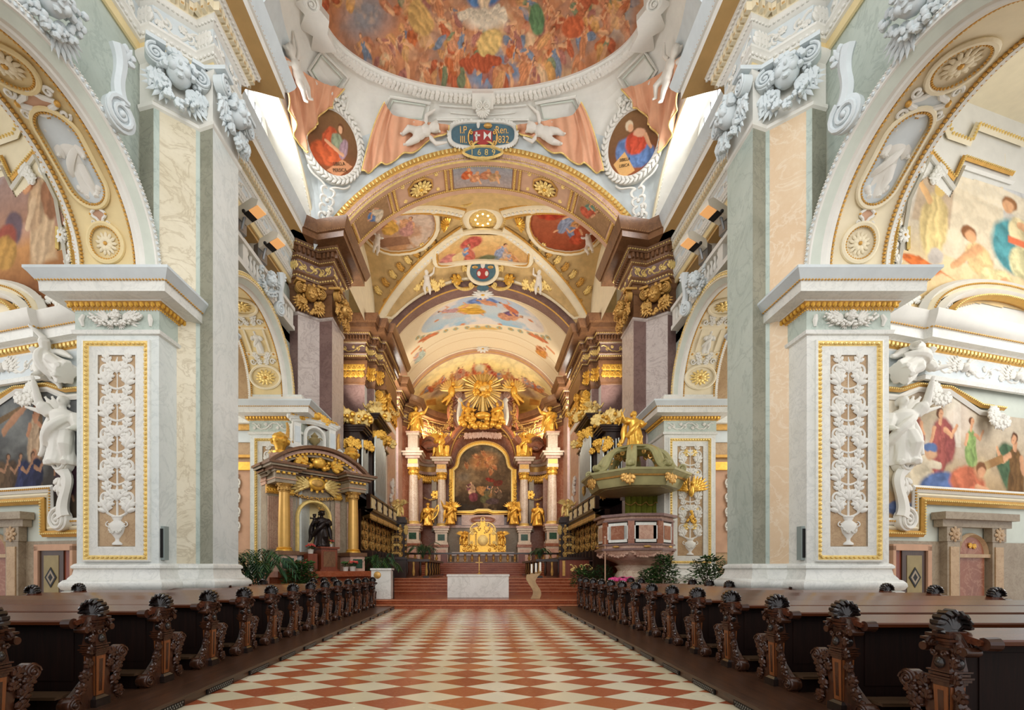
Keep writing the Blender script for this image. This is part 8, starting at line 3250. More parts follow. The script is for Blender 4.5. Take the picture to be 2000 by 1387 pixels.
mb.ball((0, 42.68, 6.1), (1.15, 0.06, 0.30), 'red_marble', 24, 8)
mb.tube([(1.2 * math.cos(a), 42.66, 6.1 + 0.36 * math.sin(a)) for a in np.linspace(0, 2 * PI, 40)[:-1]], 0.05, 'rose_marble', 6, closed=True)
link_mesh('oval_panel', mb, HA)
COLS = [(-6.05, 39.75, 0.42), (-3.78, 41.9, 0.40), (3.78, 41.9, 0.40), (6.05, 39.75, 0.42)]
for x, y, r in COLS:
 outer = abs(x) > 5
 mb = MB()
 w = 0.62
 mb.box(x - w, x + w, y - w, y + w, 1.9, 3.5, 'altar_marble')
 mb.box(x - w * 0.7, x + w * 0.7, y - w - 0.02, y - w, 2.2, 3.3, 'rose_marble')
 mb.box(x - w - 0.06, x + w + 0.06, y - w - 0.06, y + w, 3.5, 3.75, 'red_marble')
 for z0, z1, k in ((3.75, 3.95, 1.0), (3.95, 4.85, 0.86), (4.85, 5.05, 0.98), (5.05, 5.25, 1.12)):
  mb.box(x - w * k, x + w * k, y - w * k, y + w * k, z0, z1, 'altar_marble')
 mb.box(x - 0.32, x + 0.32, y - w * 0.86 - 0.02, y - w * 0.86, 4.12, 4.68, 'green_marble')
 mb.box(x + (0.55 if x < 0 else -0.55), x + (0.56 if x < 0 else -0.56), y - 0.3, y + 0.3, 4.12, 4.68, 'green_marble')
 mb.box(x - 0.75, x + 0.75, y - 0.75, y + 0.6, 5.25, 5.42, 'rose_marble')
 link_mesh('pedestal', mb, HA, 0.3)
 mb = MB()
 column(mb, x, 5.42, 10.35, -y, r, 'column_marble', M4((0, 0, 0), (1, 0, 0), (0, 0, 1), (0, -1, 0)), 'gold', 'pale_gold', 24)
 link_mesh('column', mb, HA)
 mb = MB()
 for z0, z1, q, m in ((10.35, 10.6, 0.48, 'altar_marble'), (10.6, 11.1, 0.44, 'altar_marble'), (11.1, 11.3, 0.62, 'rose_marble'), (11.3, 11.5, 0.82, 'altar_marble'), (11.5, 11.65, 0.95, 'altar_marble')):
  mb.box(x - q, x + q, y - q, y + q, z0, z1, m)
 mb.box(x - 0.40, x + 0.40, y - 0.46, y - 0.44, 10.66, 11.05, 'old_gold')
 if outer:
  for z0, z1, q in ((11.65, 12.0, 0.6), (12.0, 13.1, 0.42), (13.1, 13.3, 0.55)):
   mb.box(x - q, x + q, y - q, y + q, z0, z1, 'altar_marble')
  mb.box(x - 0.6, x + 0.6, y - 0.6, y + 0.6, 13.3, 13.42, 'rose_marble')
 link_mesh('entablature_block', mb, HA, 0.3)
for e in (-1, 1):
 # concave entablature and gilt capital band between the columns
 P2_ = [np.array((e * x, y)) for x, y in ((6.05, 39.9), (6.2, 41.6), (5.6, 42.6), (4.6, 42.7), (3.78, 41.9))]
 pl = bez(*[(*q, 0) for q in (P2_[0], (e * 6.3, 43.0), (e * 4.6, 43.3), P2_[4])], 16)[:, :2]
 mb = MB()
 mb.sweep([tuple(q) for q in pl], [(-0.3, 10.35), (0.0, 10.35), (0.05, 10.6), (0.0, 10.62), (0.0, 11.08), (0.1, 11.1), (0.2, 11.3), (0.4, 11.32), (0.45, 11.5), (0.55, 11.65), (-0.3, 11.7)], None, False, 1 if e > 0 else -1,
   ['altar_marble', 'rose_marble', 'rose_marble', 'old_gold', 'rose_marble', 'altar_marble', 'altar_marble', 'rose_marble', 'altar_marble', 'altar_marble'])
 link_mesh('curved_entablature', mb, HA, 0.6)
 mb = MB()
 for q in pl[1:-1]:
  for k in range(2):
   leafy(mb, facing((q[0] - e * 0.05, q[1] - 0.1 + 0.3 * k, 9.5), (-e * 0.4, -1, 0)), 0, 0, PI / 2, 0.8, 'gold', 0.5)
 link_mesh('capital_band', mb, HA)
 # scrolled broken pediment
 mb = MB()
 T = frontT(0, 42.0, 0)
 P_ = bez((e * 5.4, 12.6, 0), (e * 4.9, 13.4, 0), (e * 3.9, 12.2, 0), (e * 3.0, 13.6, 0), 18)
 for z in (-0.35, 0.0, 0.35):
  mb.tube([(p[0], p[1], z) for p in P_], [0.42, 0.34, 0.3], 'red_marble', 8, T)
 mb.tube([(p[0], p[1] + 0.3, 0.4) for p in P_], 0.1, 'rose_marble', 6, T)
 mb.lathe([(0, -0.55), (0.62, -0.55), (0.66, 0.45), (0.5, 0.55), (0, 0.5)], 'red_marble', 24, T @ M4((e * 4.9, 13.0, 0)))
 mb.tube(spiral(e * 4.9, 13.0, 0.55, 0.1, 0, e * 2, 26, 0.56), 0.08, 'brown_marble', 6, T)
 P_ = bez((e * 3.4, 11.7, 0), (e * 3.3, 13.9, 0), (e * 2.0, 15.4, 0), (e * 0.6, 15.5, 0), 18)
 mb.tube(P_, [0.4, 0.36, 0.34], 'red_marble', 8, frontT(0, 43.1, 0))
 mb.tube([(p[0] * 0.93, p[1] - 0.25, 0.3) for p in P_], 0.08, 'old_gold', 6, frontT(0, 43.1, 0))
 link_mesh('scroll_pediment', mb, HA)
# attic with shell window
mb = MB()
T = frontT(0, 43.5, 0)
hw = 3.15
out = [(2.5, 14.9), (3.1, 16.2), (3.0, 17.6), (2.6, 18.1), (2.9, 18.5), (2.0, 19.4), (1.4, 19.6)] + [(1.4 * math.cos(a), 19.5 + 1.0 * math.sin(a)) for a in np.linspace(0.2, PI - 0.2, 12)] + [(-1.4, 19.6), (-2.0, 19.4), (-2.9, 18.5), (-2.6, 18.1), (-3.0, 17.6), (-3.1, 16.2), (-2.5, 14.9)]
out = [(x, 14.9 + (z - 14.9) * 0.80) for x, z in out]
mb.prism(out, -0.35, 0.0, 'rose_marble', T)
mb.tube([(x, z, 0.0) for x, z in out], 0.22, 'red_marble', 8, T, closed=True)
for e in (-1, 1):
 volute(mb, T @ M4((e * 2.3, 18.05, 0.15)), 0.36, 'rose_marble', 0.5, e)
 P_ = bez((e * 2.3, 17.7, 0.2), (e * 1.7, 17.4, 0.2), (e * 2.6, 16.2, 0.2), (e * 2.0, 15.2, 0.2))
 mb.tube(P_, [0.22, 0.3, 0.25], 'pale_marble', 8, T)
 P_ = bez((e * 2.9, 17.2, 0.2), (e * 3.6, 17.0, 0.2), (e * 2.7, 15.6, 0.2), (e * 3.3, 14.8, 0.2))
 mb.tube(P_, [0.16, 0.26, 0.14], 'red_marble', 8, T)
link_mesh('attic', mb, HA)
mb = MB()
a_ = [(1.55 * math.cos(a), 15.6 + 1.9 * math.sin(a), 0.05) for a in np.linspace(0, PI, 24)]
mb.add([(x, z, 0.04) for x, z, _ in a_], [tuple(range(len(a_)))], 'brown_marble', T)
mb.tube(a_, 0.13, 'pale_marble', 8, T)
mb.tube([(x * 0.92, z - 0.1, 0.12) for x, z, _ in a_], 0.07, 'old_gold', 6, T)
link_mesh('attic_window', mb, HA)
mb = MB()
for k in range(9):
 leafy(mb, frontT(0, 42.7, 0), 0.32 * (k - 4), 14.5 - 0.05 * abs(k - 4), -PI / 2 + 0.16 * (k - 4), 0.75, 'rose_marble', 0.45)
for e in (-1, 1):
 garland(mb, frontT(0, 42.3, 0), bez((e * 2.7, 16.2, 0), (e * 3.2, 14.2, 0.2), (e * 4.3, 14.0, 0.2), (e * 5.0, 15.2, 0), 14), 0.2, 'old_gold', 5)
 garland(mb, frontT(0, 42.9, 0), bez((e * 2.9, 17.2, 0), (e * 3.1, 16.6, 0.1), (e * 3.0, 15.9, 0.1), (e * 2.9, 15.0, 0), 10), 0.15, 'old_gold', 6)
link_mesh('gilt_garland', mb, HA)

# altar painting
AP_ = thing('altar_painting', 'dark altar painting of figures under glowing angels in a curved gilt frame', 'painting', (0, 42.85, 6.7))


def ap_outline(n=1):
 L = [(-2.72, 6.95), (-2.72, 10.6), (-2.75, 10.8), (-2.4, 11.1), (-2.28, 11.5)]
 top = [(2.28 * math.cos(a), 11.5 + 1.75 * math.sin(a)) for a in np.linspace(PI, 0, 25)]
 Rr = [(-x, z) for x, z in reversed(L)]
 return L[:-1] + top + Rr[1:] + [(0.9, 6.95), (0.5, 7.1), (-0.5, 7.1), (-0.9, 6.95)]


U, V = np.meshgrid(np.linspace(-2.72, 2.72, 150), np.linspace(6.95, 13.25, 170), indexing='ij')
P = np.stack([U, np.full_like(U, 42.84), V], -1)
p = Paint(U, V, 1.0, 71, 0.07)
p.vgrad([(6.9, (44, 34, 24)), (8.2, (74, 58, 42)), (10.5, (110, 86, 60)), (13.3, (104, 96, 76))])
p.clouds((150, 124, 90), 1.2, 0.5, 0.14, 5, 0.6)
p.ell(0.1, 11.7, 1.6, 1.0, (196, 132, 76), 0.2, 0.8)
for x, y, a in ((-0.7, 12.1, 1.2), (0.0, 12.4, 0.8), (0.7, 12.0, -1.0), (0.3, 11.4, 0.5), (-0.4, 11.5, -0.6), (1.0, 11.1, 0.9), (0.7, 10.7, 0.2), (-1.6, 11.3, 0.4)):
 p.figure(x, y, 0.85, (178, 112, 70), a, (206, 150, 104), (120, 74, 44), 1, (190, 134, 88))
p.ell(-1.8, 10.2, 0.8, 0.6, (120, 104, 84), 0, 0.6)
p.figure(-1.0, 9.1, 1.5, (222, 178, 140), 0.2, (228, 186, 146), (110, 70, 40), 2, (136, 78, 88))
p.cloth(-0.9, 8.3, 0.5, 0.45, (126, 66, 70), 0, 4)
p.cloth(0.1, 8.8, 0.9, 0.45, (196, 140, 84), -0.5, 5)
p.cloth(0.7, 9.9, 0.5, 0.22, (140, 56, 42), -0.3, 5)
p.cloth(1.4, 9.6, 0.5, 0.3, (128, 52, 40), 0.3, 5)
p.figure(0.6, 8.8, 1.3, (116, 104, 72), -0.6, pose=2, cloak=(80, 78, 84))
p.figure(1.6, 8.7, 1.3, (130, 108, 86), 0.4, pose=2, cloak=(90, 70, 60))
p.cloth(0.2, 8.1, 0.5, 0.4, (104, 100, 66), 0.2, 4)
p.cloth(0.9, 7.9, 0.7, 0.3, (96, 76, 76), 0.1, 4)
p.poly([(-2.7, 7.0), (-0.4, 7.2), (-0.4, 7.5), (-2.7, 7.8)], (60, 52, 44), 0.05)
p.clouds((70, 54, 38), 0.8, 0.5, 0.2, 55, 0.55)
p.finish(0.6)
oa = np.array(ap_outline())


def inside(U, V, poly):
 m = np.zeros(U.shape, bool)
 n = len(poly)
 j = n - 1
 for i in range(n):
  xi, yi = poly[i]
  xj, yj = poly[j]
  c = ((yi > V) != (yj > V)) & (U < (xj - xi) * (V - yi) / (yj - yi + 1e-12) + xi)
  m ^= c
  j = i
 return m


paint_object('painting', P, p.C, AP_, mask=inside(U, V, oa))
mb = MB()
T = frontT(0, 42.8, 0)
for w, d, m, o in ((0.17, 0.0, 'gold', 1.03), (0.08, 0.12, 'pale_gold', 0.995), (0.1, -0.05, 'old_gold', 1.09)):
 mb.tube([(x * o, 10.0 + (z - 10.0) * o, d) for x, z in oa], w, m, 6, T, closed=True)
for e in (-1, 1):
 mb.box(e * 2.85, e * 3.15, -0.1, 0.12, 6.9, 10.9, 'gold', M4((0, 42.8, 0)))
 garland(mb, T, [(e * 3.05, 9.8, 0.2), (e * 3.05, 8.8, 0.2), (e * 3.05, 8.0, 0.2)], 0.14, 'gold', 4)
link_mesh('gilt_frame', mb, AP_)

# tabernacle
TB = thing('tabernacle', 'gilded tabernacle with scrolls and cherubs above the white altar cloth', 'tabernacle', (0, 41.0, 3.05))
mb = MB()
T = frontT(0, 40.9, 0)
mb.box(-2.05, 2.05, 40.6, 41.3, 3.05, 3.65, 'gold')
mb.box(-1.15, 1.15, 40.5, 41.3, 3.65, 4.7, 'gold')
mb.prism([(-1.2, 4.7), (1.2, 4.7), (0.9, 5.2), (0.35, 5.35), (0.2, 5.8), (-0.2, 5.8), (-0.35, 5.35), (-0.9, 5.2)], -0.3, 0.3, 'gold', T)
link_mesh('body', mb, TB, 0.3)
mb = MB()
mb.lathe([(0.02, 0), (0.42, 0.02), (0.48, 0.1), (0.40, 0.14), (0.0, 0.12)], 'pale_gold', 24, frontT(0, 40.48, 4.1))
link_mesh('door_medallion', mb, TB)
mb = MB()
r2 = random.Random(6)
for e in (-1, 1):
 scroll_c(mb, frontT(0, 40.45, 0), e * 1.0, 3.7, e * 0.9, 4.9, 0.2, 'pale_gold', 0.09, -e)
 scroll_c(mb, frontT(0, 40.45, 0), e * 0.2, 5.6, e * 1.1, 4.9, 0.18, 'pale_gold', 0.08, e)
 for x in (0.62, 1.25):
  mb.lathe([(0.07, 0), (0.06, 0.9), (0.1, 1.0)], 'pale_gold', 10, M4((e * x, 40.38, 3.66)))
 for k in range(26):
  mb.ball((e * r2.uniform(0.5, 2.0), 40.45, r2.uniform(3.1, 3.7)), r2.uniform(0.06, 0.13), 'gold', 6, 5)
 for k in range(14):
  mb.ball((e * r2.uniform(0.1, 1.0), 40.45, r2.uniform(4.7, 5.5)), r2.uniform(0.05, 0.1), 'pale_gold', 6, 5)
mb.tube([(0.16 * math.cos(a), 40.6, 5.95 + 0.18 * math.sin(a)) for a in np.linspace(0, 2 * PI, 12)[:-1]], 0.05, 'pale_gold', 6, closed=True)
link_mesh('scrolls', mb, TB)
for e in (-1, 1):
 statue('gilt_cherub_figure', f'gilded kneeling cherub on the {"left" if e < 0 else "right"} of the tabernacle', 'statue', (e * 1.65, 40.75, 3.65), 1.35, -e * 0.4, 'gold', 'tc', None, 0.016, seed=31, seated=True, wings=True, arm_r=(0.2, -0.3, 0.6), arm_l=(-0.2, -0.3, 0.6))
HT = thing('altar_table', 'old high altar table under a white cloth', 'altar table', (0, 40.4, 1.99))
mb = MB()
mb.box(-2.5, 2.5, 39.9, 41.3, 1.99, 2.92, 'drab_marble')
mb.box(-1.3, 1.3, 39.86, 39.9, 2.1, 2.8, 'brown_marble')
link_mesh('block', mb, HT, 0.3)
mb = MB()
mb.box(-2.72, 2.72, 39.75, 41.35, 2.92, 3.0, 'cloth_white')
P = np.zeros((60, 6, 3))
for i in range(60):
 for j in range(6):
  P[i, j] = (-2.72 + 5.44 * i / 59, 39.75 - 0.02 - 0.012 * j * math.sin(i * 1.3), 3.0 - 0.055 * j)
mb.grid(P, 'cloth_white')
tag(link_mesh('altar_cloth', mb, None, 0.8), 'white cloth with a short hanging edge on the old high altar table', 'cloth')

# gilded figures ------------------------------------------------------------------
FIG = [
 ('gilt_harpist', 'gilded king with a harp between the left altar columns', (-4.95, 41.0, 5.42), 2.05, 0.3, dict(seed=21, arm_r=(0.42, -0.15, 0.72), arm_l=(-0.1, -0.22, 0.55))),
 ('gilt_angel_statue', 'gilded angel at the lower left corner of the altar painting', (-2.95, 41.6, 5.6), 2.1, 0.3, dict(seed=22, wings=True, arm_r=(0.2, -0.2, 0.6), arm_l=(-0.42, -0.1, 0.95))),
 ('gilt_angel_statue', 'gilded angel at the lower right corner of the altar painting', (2.85, 41.6, 5.6), 2.1, -0.3, dict(seed=23, wings=True, arm_r=(0.35, -0.2, 0.6), arm_l=(-0.2, -0.2, 0.75))),
 ('gilt_prophet', 'gilded prophet between the right altar columns', (4.95, 41.0, 5.42), 2.05, -0.3, dict(seed=24, arm_r=(0.24, -0.2, 0.5), arm_l=(-0.2, -0.24, 0.7))),
 ('gilt_top_statue', 'gilded statue on the pedestal over the outer left altar column', (-5.85, 39.75, 13.42), 2.3, 0.2, dict(seed=25, arm_r=(0.42, -0.1, 0.95), arm_l=(-0.2, -0.22, 0.5))),
 ('gilt_top_statue', 'gilded statue on the pedestal over the outer right altar column', (5.85, 39.75, 13.42), 2.3, -0.2, dict(seed=26, arm_r=(0.2, -0.22, 0.6), arm_l=(-0.42, -0.1, 0.95))),
 ('gilt_winged_angel', 'gilded winged angel over the inner left altar column', (-3.75, 41.6, 11.65), 2.5, 0.4, dict(seed=27, wings=True, seated=True, arm_r=(0.3, -0.2, 0.9), arm_l=(-0.3, -0.15, 0.6))),
 ('gilt_winged_angel', 'gilded winged angel over the inner right altar column', (3.75, 41.6, 11.65), 2.5, -0.4, dict(seed=28, wings=True, seated=True, arm_r=(0.3, -0.15, 0.6), arm_l=(-0.3, -0.2, 0.9))),
 ('gilt_cloud_figure', 'gilded figure with a long cross seated on the altar crown at the left', (-1.35, 42.6, 15.2), 2.0, 0.4, dict(seed=29, seated=True, arm_r=(0.3, -0.2, 0.6), arm_l=(-0.4, -0.2, 0.8), staff=((-0.62, -0.22, 0.95), (0.25, -0.3, 0.15)))),
 ('gilt_cloud_figure', 'gilded figure seated on the altar crown at the right', (1.35, 42.6, 15.2), 2.0, -0.4, dict(seed=30, seated=True, arm_r=(0.36, -0.2, 0.8), arm_l=(-0.25, -0.2, 0.5))),
]
for nm, lb, loc, h, rz, kw in FIG:
 statue(nm, lb, 'statue', loc, h, rz, 'gold', None, None, 0.016, **kw)
mb = MB()
T = frontT(-4.55, 40.6, 5.9)
mb.tube(bez((0, 0, 0), (0.1, 0.6, 0), (0.35, 1.2, 0), (0.55, 1.35, 0)), 0.05, 'gold', 7, T)
mb.tube(bez((0.55, 1.35, 0), (0.75, 0.8, 0), (0.4, 0.2, 0), (0, 0, 0)), 0.06, 'gold', 7, T)
for k in range(5):
 mb.tube([(0.08 + 0.09 * k, 0.1 + 0.12 * k, 0), (0.1 + 0.1 * k, 0.7 + 0.14 * k, 0)], 0.01, 'pale_gold', 4, T)
tag(link_mesh('harp', mb, None), 'gilded harp held by the king between the left altar columns', 'harp')
for e in (-1, 1):
 mb = MB()
 T = frontT(e * 4.9, 42.2, 8.3)
 garland(mb, T, bez((-0.8, 0.1, 0), (-0.4, -0.5, 0.1), (0.3, -0.5, 0.1), (0.8, 0.0, 0), 12), 0.09, 'old_gold', 8)
 for k in range(6):
  leafy(mb, T, -e * 0.5, 0.1, k * 1.05, 0.5, 'gold', 0.35)
 tag(link_mesh('gilt_festoon', mb, None), f'gilt festoon with a leaf knot hanging between the {"left" if e < 0 else "right"} altar columns', 'festoon')
 # flying angel clusters on the conch
 mb = MB()
 T = frontT(e * 2.9, 42.4, 18.0)
 rr = random.Random(40 + e)
 wing(mb, T, 0, 0.1, PI / 2 + 0.9, 1.3, 'pale_gold', 1)
 wing(mb, T, 0, 0.1, PI / 2 - 0.9, 1.3, 'pale_gold', -1)
 mb.ball((0, 0, 0.2), (0.32, 0.5, 0.3), 'gold', 12, 8, T)
 mb.ball((-e * 0.15, 0.62, 0.3), 0.2, 'gold', 10, 8, T)
 mb.tube([(0.1, -0.3, 0.2), (e * 0.5, -0.7, 0.3), (e * 0.9, -1.0, 0.2)], [0.2, 0.15, 0.07], 'gold', 8, T)
 mb.tube([(-0.1, -0.3, 0.2), (e * 0.2, -0.8, 0.3), (e * 0.5, -1.3, 0.2)], [0.2, 0.15, 0.07], 'gold', 8, T)
 mb.tube([(-e * 0.25, 0.35, 0.25), (-e * 0.7, 0.3, 0.4), (-e * 1.0, 0.5, 0.4)], [0.12, 0.09, 0.06], 'gold', 8, T)
 tag(link_mesh('gilt_flying_angel', mb, None), f'gilded flying angel {"left" if e < 0 else "right"} of the gilded sunburst', 'statue')
mb = MB()
r2 = random.Random(9)
for k in range(70):
 a = r2.uniform(-1, 1)
 mb.ball((a * 2.1, 42.5 - r2.uniform(0, 0.5), 15.0 + r2.uniform(-0.3, 0.4) + 0.25 * a * a), r2.uniform(0.14, 0.3), 'gold', 8, 6)
mb.ball((0, 42.2, 15.75), (0.75, 0.45, 0.36), 'gold', 16, 10)
tag(link_mesh('gilt_cloud_bank', mb, None), 'gilded cloud bank with a globe at the crown of the altar', 'sculpture')
SB = thing('sunburst', 'gilded sunburst with long rays crowning the high altar', 'sunburst', (0, 43.0, 18.3))
mb = MB()
r2 = random.Random(5)
for k in range(44):
 mb.ball((r2.uniform(-0.75, 0.75), 42.6 - r2.uniform(0, 0.3), 18.35 + r2.uniform(-0.6, 0.6)), r2.uniform(0.14, 0.26), 'gold', 8, 6)
mb.ball((0, 42.35, 18.3), (0.4, 0.3, 0.3), 'pale_gold', 12, 8)
for e in (-1, 1):
 wing(mb, frontT(0, 42.3, 18.3), e * 0.1, 0, PI / 2 - e * 1.0, 0.6, 'pale_gold', e)
link_mesh('cloud', mb, SB)
mb = MB()
T = frontT(0, 42.75, 18.35)
for k in range(36):
 a = 2 * PI * k / 36
 l = (2.2 if k % 3 == 0 else 1.75) * (1.15 if abs(math.sin(a) + 1) < 0.05 else 1)
 c, s_ = math.cos(a), math.sin(a)
 w = 0.08 if k % 2 else 0.14
 mb.add([(-s_ * w * 0.4 + c * 0.3, c * w * 0.4 + s_ * 0.3, 0.1), (s_ * w * 0.4 + c * 0.3, -c * w * 0.4 + s_ * 0.3, 0.1), (c * l + s_ * w, s_ * l - c * w, 0.0), (c * l - s_ * w, s_ * l + c * w, 0.0),
   (c * 0.3, s_ * 0.3, 0.18), (c * l, s_ * l, 0.07)], [(1, 2, 5, 4), (4, 5, 3, 0), (0, 3, 2, 1), (2, 3, 5)], 'pale_gold', T)
mb.add([(-0.08, -0.6, 0.3), (0.08, -0.6, 0.3), (0.2, -3.1, 0.2), (0, -2.95, 0.28), (-0.2, -3.1, 0.2)], [(0, 4, 3, 2, 1)], 'pale_gold', T)
mb.add([(-0.08, -0.6, 0.28), (0.08, -0.6, 0.28), (0.2, -3.1, 0.18), (0, -2.95, 0.26), (-0.2, -3.1, 0.18)], [(0, 1, 2, 3, 4)], 'pale_gold', T)
link_mesh('rays', mb, SB)

# ------------------------------------------------------------------ choir stalls, organ cases, parapets
def stalls(s):
 sd = 'left' if s < 0 else 'right'
 root = thing('choir_stalls', f'dark choir stalls with gilded lattice backs along the {sd} choir wall', 'choir stalls', (s * 6.2, 26.5, 1.09))
 X = 6.15
 y0, y1 = 22.95, 30.2
 mb = MB()
 mb.box(s * X, s * (X + 0.25), y0, y1, 1.09, 4.6, 'stall_wood')
 mb.box(s * (X - 1.1), s * X, y0, y1, 1.09, 1.5, 'stall_wood')
 mb.box(s * (X - 0.6), s * X, y0, y1, 1.95, 2.02, 'stall_wood')
 for k in range(10):
  y = y0 + (y1 - y0) * k / 9
  mb.box(s * (X - 0.6), s * X, y - 0.04, y + 0.04, 1.5, 2.5, 'stall_wood')
 link_mesh('seat_row', mb, root, 0.3)
 mb = MB()
 pr = [(0.0, 4.2), (0.45, 4.35), (0.5, 4.45), (0.6, 4.5), (0.62, 4.62), (0.0, 4.66)]
 mb.sweep([(s * X, y0), (s * X, y1)], pr, 'stall_wood', False, s)
 mb.sweep([(s * X, y0), (s * X, y1)], [(0.3, 5.28), (0.5, 5.28), (0.52, 5.36), (0.28, 5.38)], 'stall_wood', False, s)
 for k in range(6):
  y = y0 + (y1 - y0) * k / 5
  mb.box(s * (X - 0.5), s * (X - 0.3), y - 0.08, y + 0.08, 4.6, 5.36, 'stall_wood')
 link_mesh('canopy', mb, root, 0.4)
 for k in range(5):
  a = y0 + (y1 - y0) * k / 5 + 0.1
  b = y0 + (y1 - y0) * (k + 1) / 5 - 0.1
  mb = MB()
  T = facing((s * (X - 0.02), (a + b) / 2, 2.6), (-s, 0, 0))
  rn = rinceau(b - a - 0.1, 1.5, 'old_gold', False, 3, gold='pale_gold')
  mb.merge(rn, T @ M4(s=(1, 1, 1.3)))
  link_mesh('gilt_panel', mb, root)
  mb = MB()
  T = facing((s * (X - 0.45), a, 4.4), (-s, 0, 0))
  L = b - a
  for j in range(7):
   x = (L * (j + 0.5) / 7) * (1 if T[1, 0] > 0 else -1)
   leafy(mb, T, x, 0.0, -PI / 2, 0.34, 'pale_gold', 0.45)
   mb.lathe([(0.03, 0), (0.07, 0.12), (0.03, 0.3), (0.075, 0.45), (0.03, 0.62)], 'pale_gold' if j % 2 else 'cream_stucco', 8, M4((s * (X - 0.4), a + L * (j + 0.5) / 7, 4.66)))
   leafy(mb, T, x, -0.3, PI / 2 + 0.5, 0.34, 'old_gold', 0.45)
  link_mesh('gilt_cresting', mb, root)
 mb = MB()
 mb.box(s * 5.15, s * 6.3, 30.2, 30.9, 1.09, 4.6, 'stall_wood')
 mb.box(s * 5.0, s * 6.4, 30.0, 31.0, 4.6, 4.8, 'stall_wood')
 mb.box(s * 5.1, s * 6.4, 30.1, 31.0, 4.8, 5.0, 'stall_wood')
 T = facing((s * 5.72, 30.18, 1.7), (0, -1, 0))
 mb.merge(rinceau(0.85, 2.7, 'old_gold', False, 5, gold='pale_gold'), T @ M4(s=(1, 1, 1.3)))
 for k in range(8):
  mb.ball((s * 5.12, 30.15, 1.5 + 0.4 * k), 0.09, 'old_gold', 6, 5)
  leafy(mb, facing((s * 5.1, 30.1, 4.5), (-s, -1, 0)), 0, -0.05 * k, -PI / 2 + 0.2 * math.sin(k), 0.4, 'pale_gold')
 link_mesh('end_pier', mb, root, 0.5)
 # front desk
 mb = MB()
 mb.box(s * 4.2, s * 4.45, 24.0, 30.6, 1.09, 2.1, 'stall_wood')
 mb.box(s * 4.1, s * 4.6, 23.9, 30.7, 2.1, 2.2, 'stall_wood')
 mb.box(s * 4.0, s * 7.2, 23.75, 23.95, 1.09, 2.05, 'red_wood' if s > 0 else 'stall_wood')
 mb.box(s * 3.95, s * 7.2, 23.65, 24.0, 2.05, 2.18, 'stall_wood')
 mb.box(s * 2.85, s * 3.15, 24.0, 33.0, 1.95, 2.08, 'stall_wood')
 mb.box(s * 2.85, s * 3.15, 24.0, 33.0, 1.09, 1.2, 'stall_wood')
 mb.box(s * 2.8, s * 4.2, 23.9, 24.1, 1.95, 2.08, 'stall_wood')
 if s > 0:
  frieze_scroll(mb, facing((4.55, 23.74, 1.62), (0, -1, 0)), 1.4, 0.5, 'pale_gold', 3)
  for x in (4.15, 6.3):
   mb.box(x, x + 0.14, 23.70, 23.75, 1.2, 2.0, 'old_gold')
 link_mesh('front_desk', mb, root, 0.4)
 for k in range(20):
  mb = MB()
  mb.lathe([(0.05, 0), (0.09, 0.2), (0.045, 0.5), (0.07, 0.7), (0.05, 0.76)], 'stall_wood' if k % 3 else 'old_gold', 8, M4((s * 3.0, 24.2 + 0.45 * k, 1.2)) if k < 17 else M4((s * (3.3 + 0.35 * (k - 17)), 24.0, 1.2)))
  link_mesh('desk_baluster', mb, root)


for s in (-1, 1):
 stalls(s)


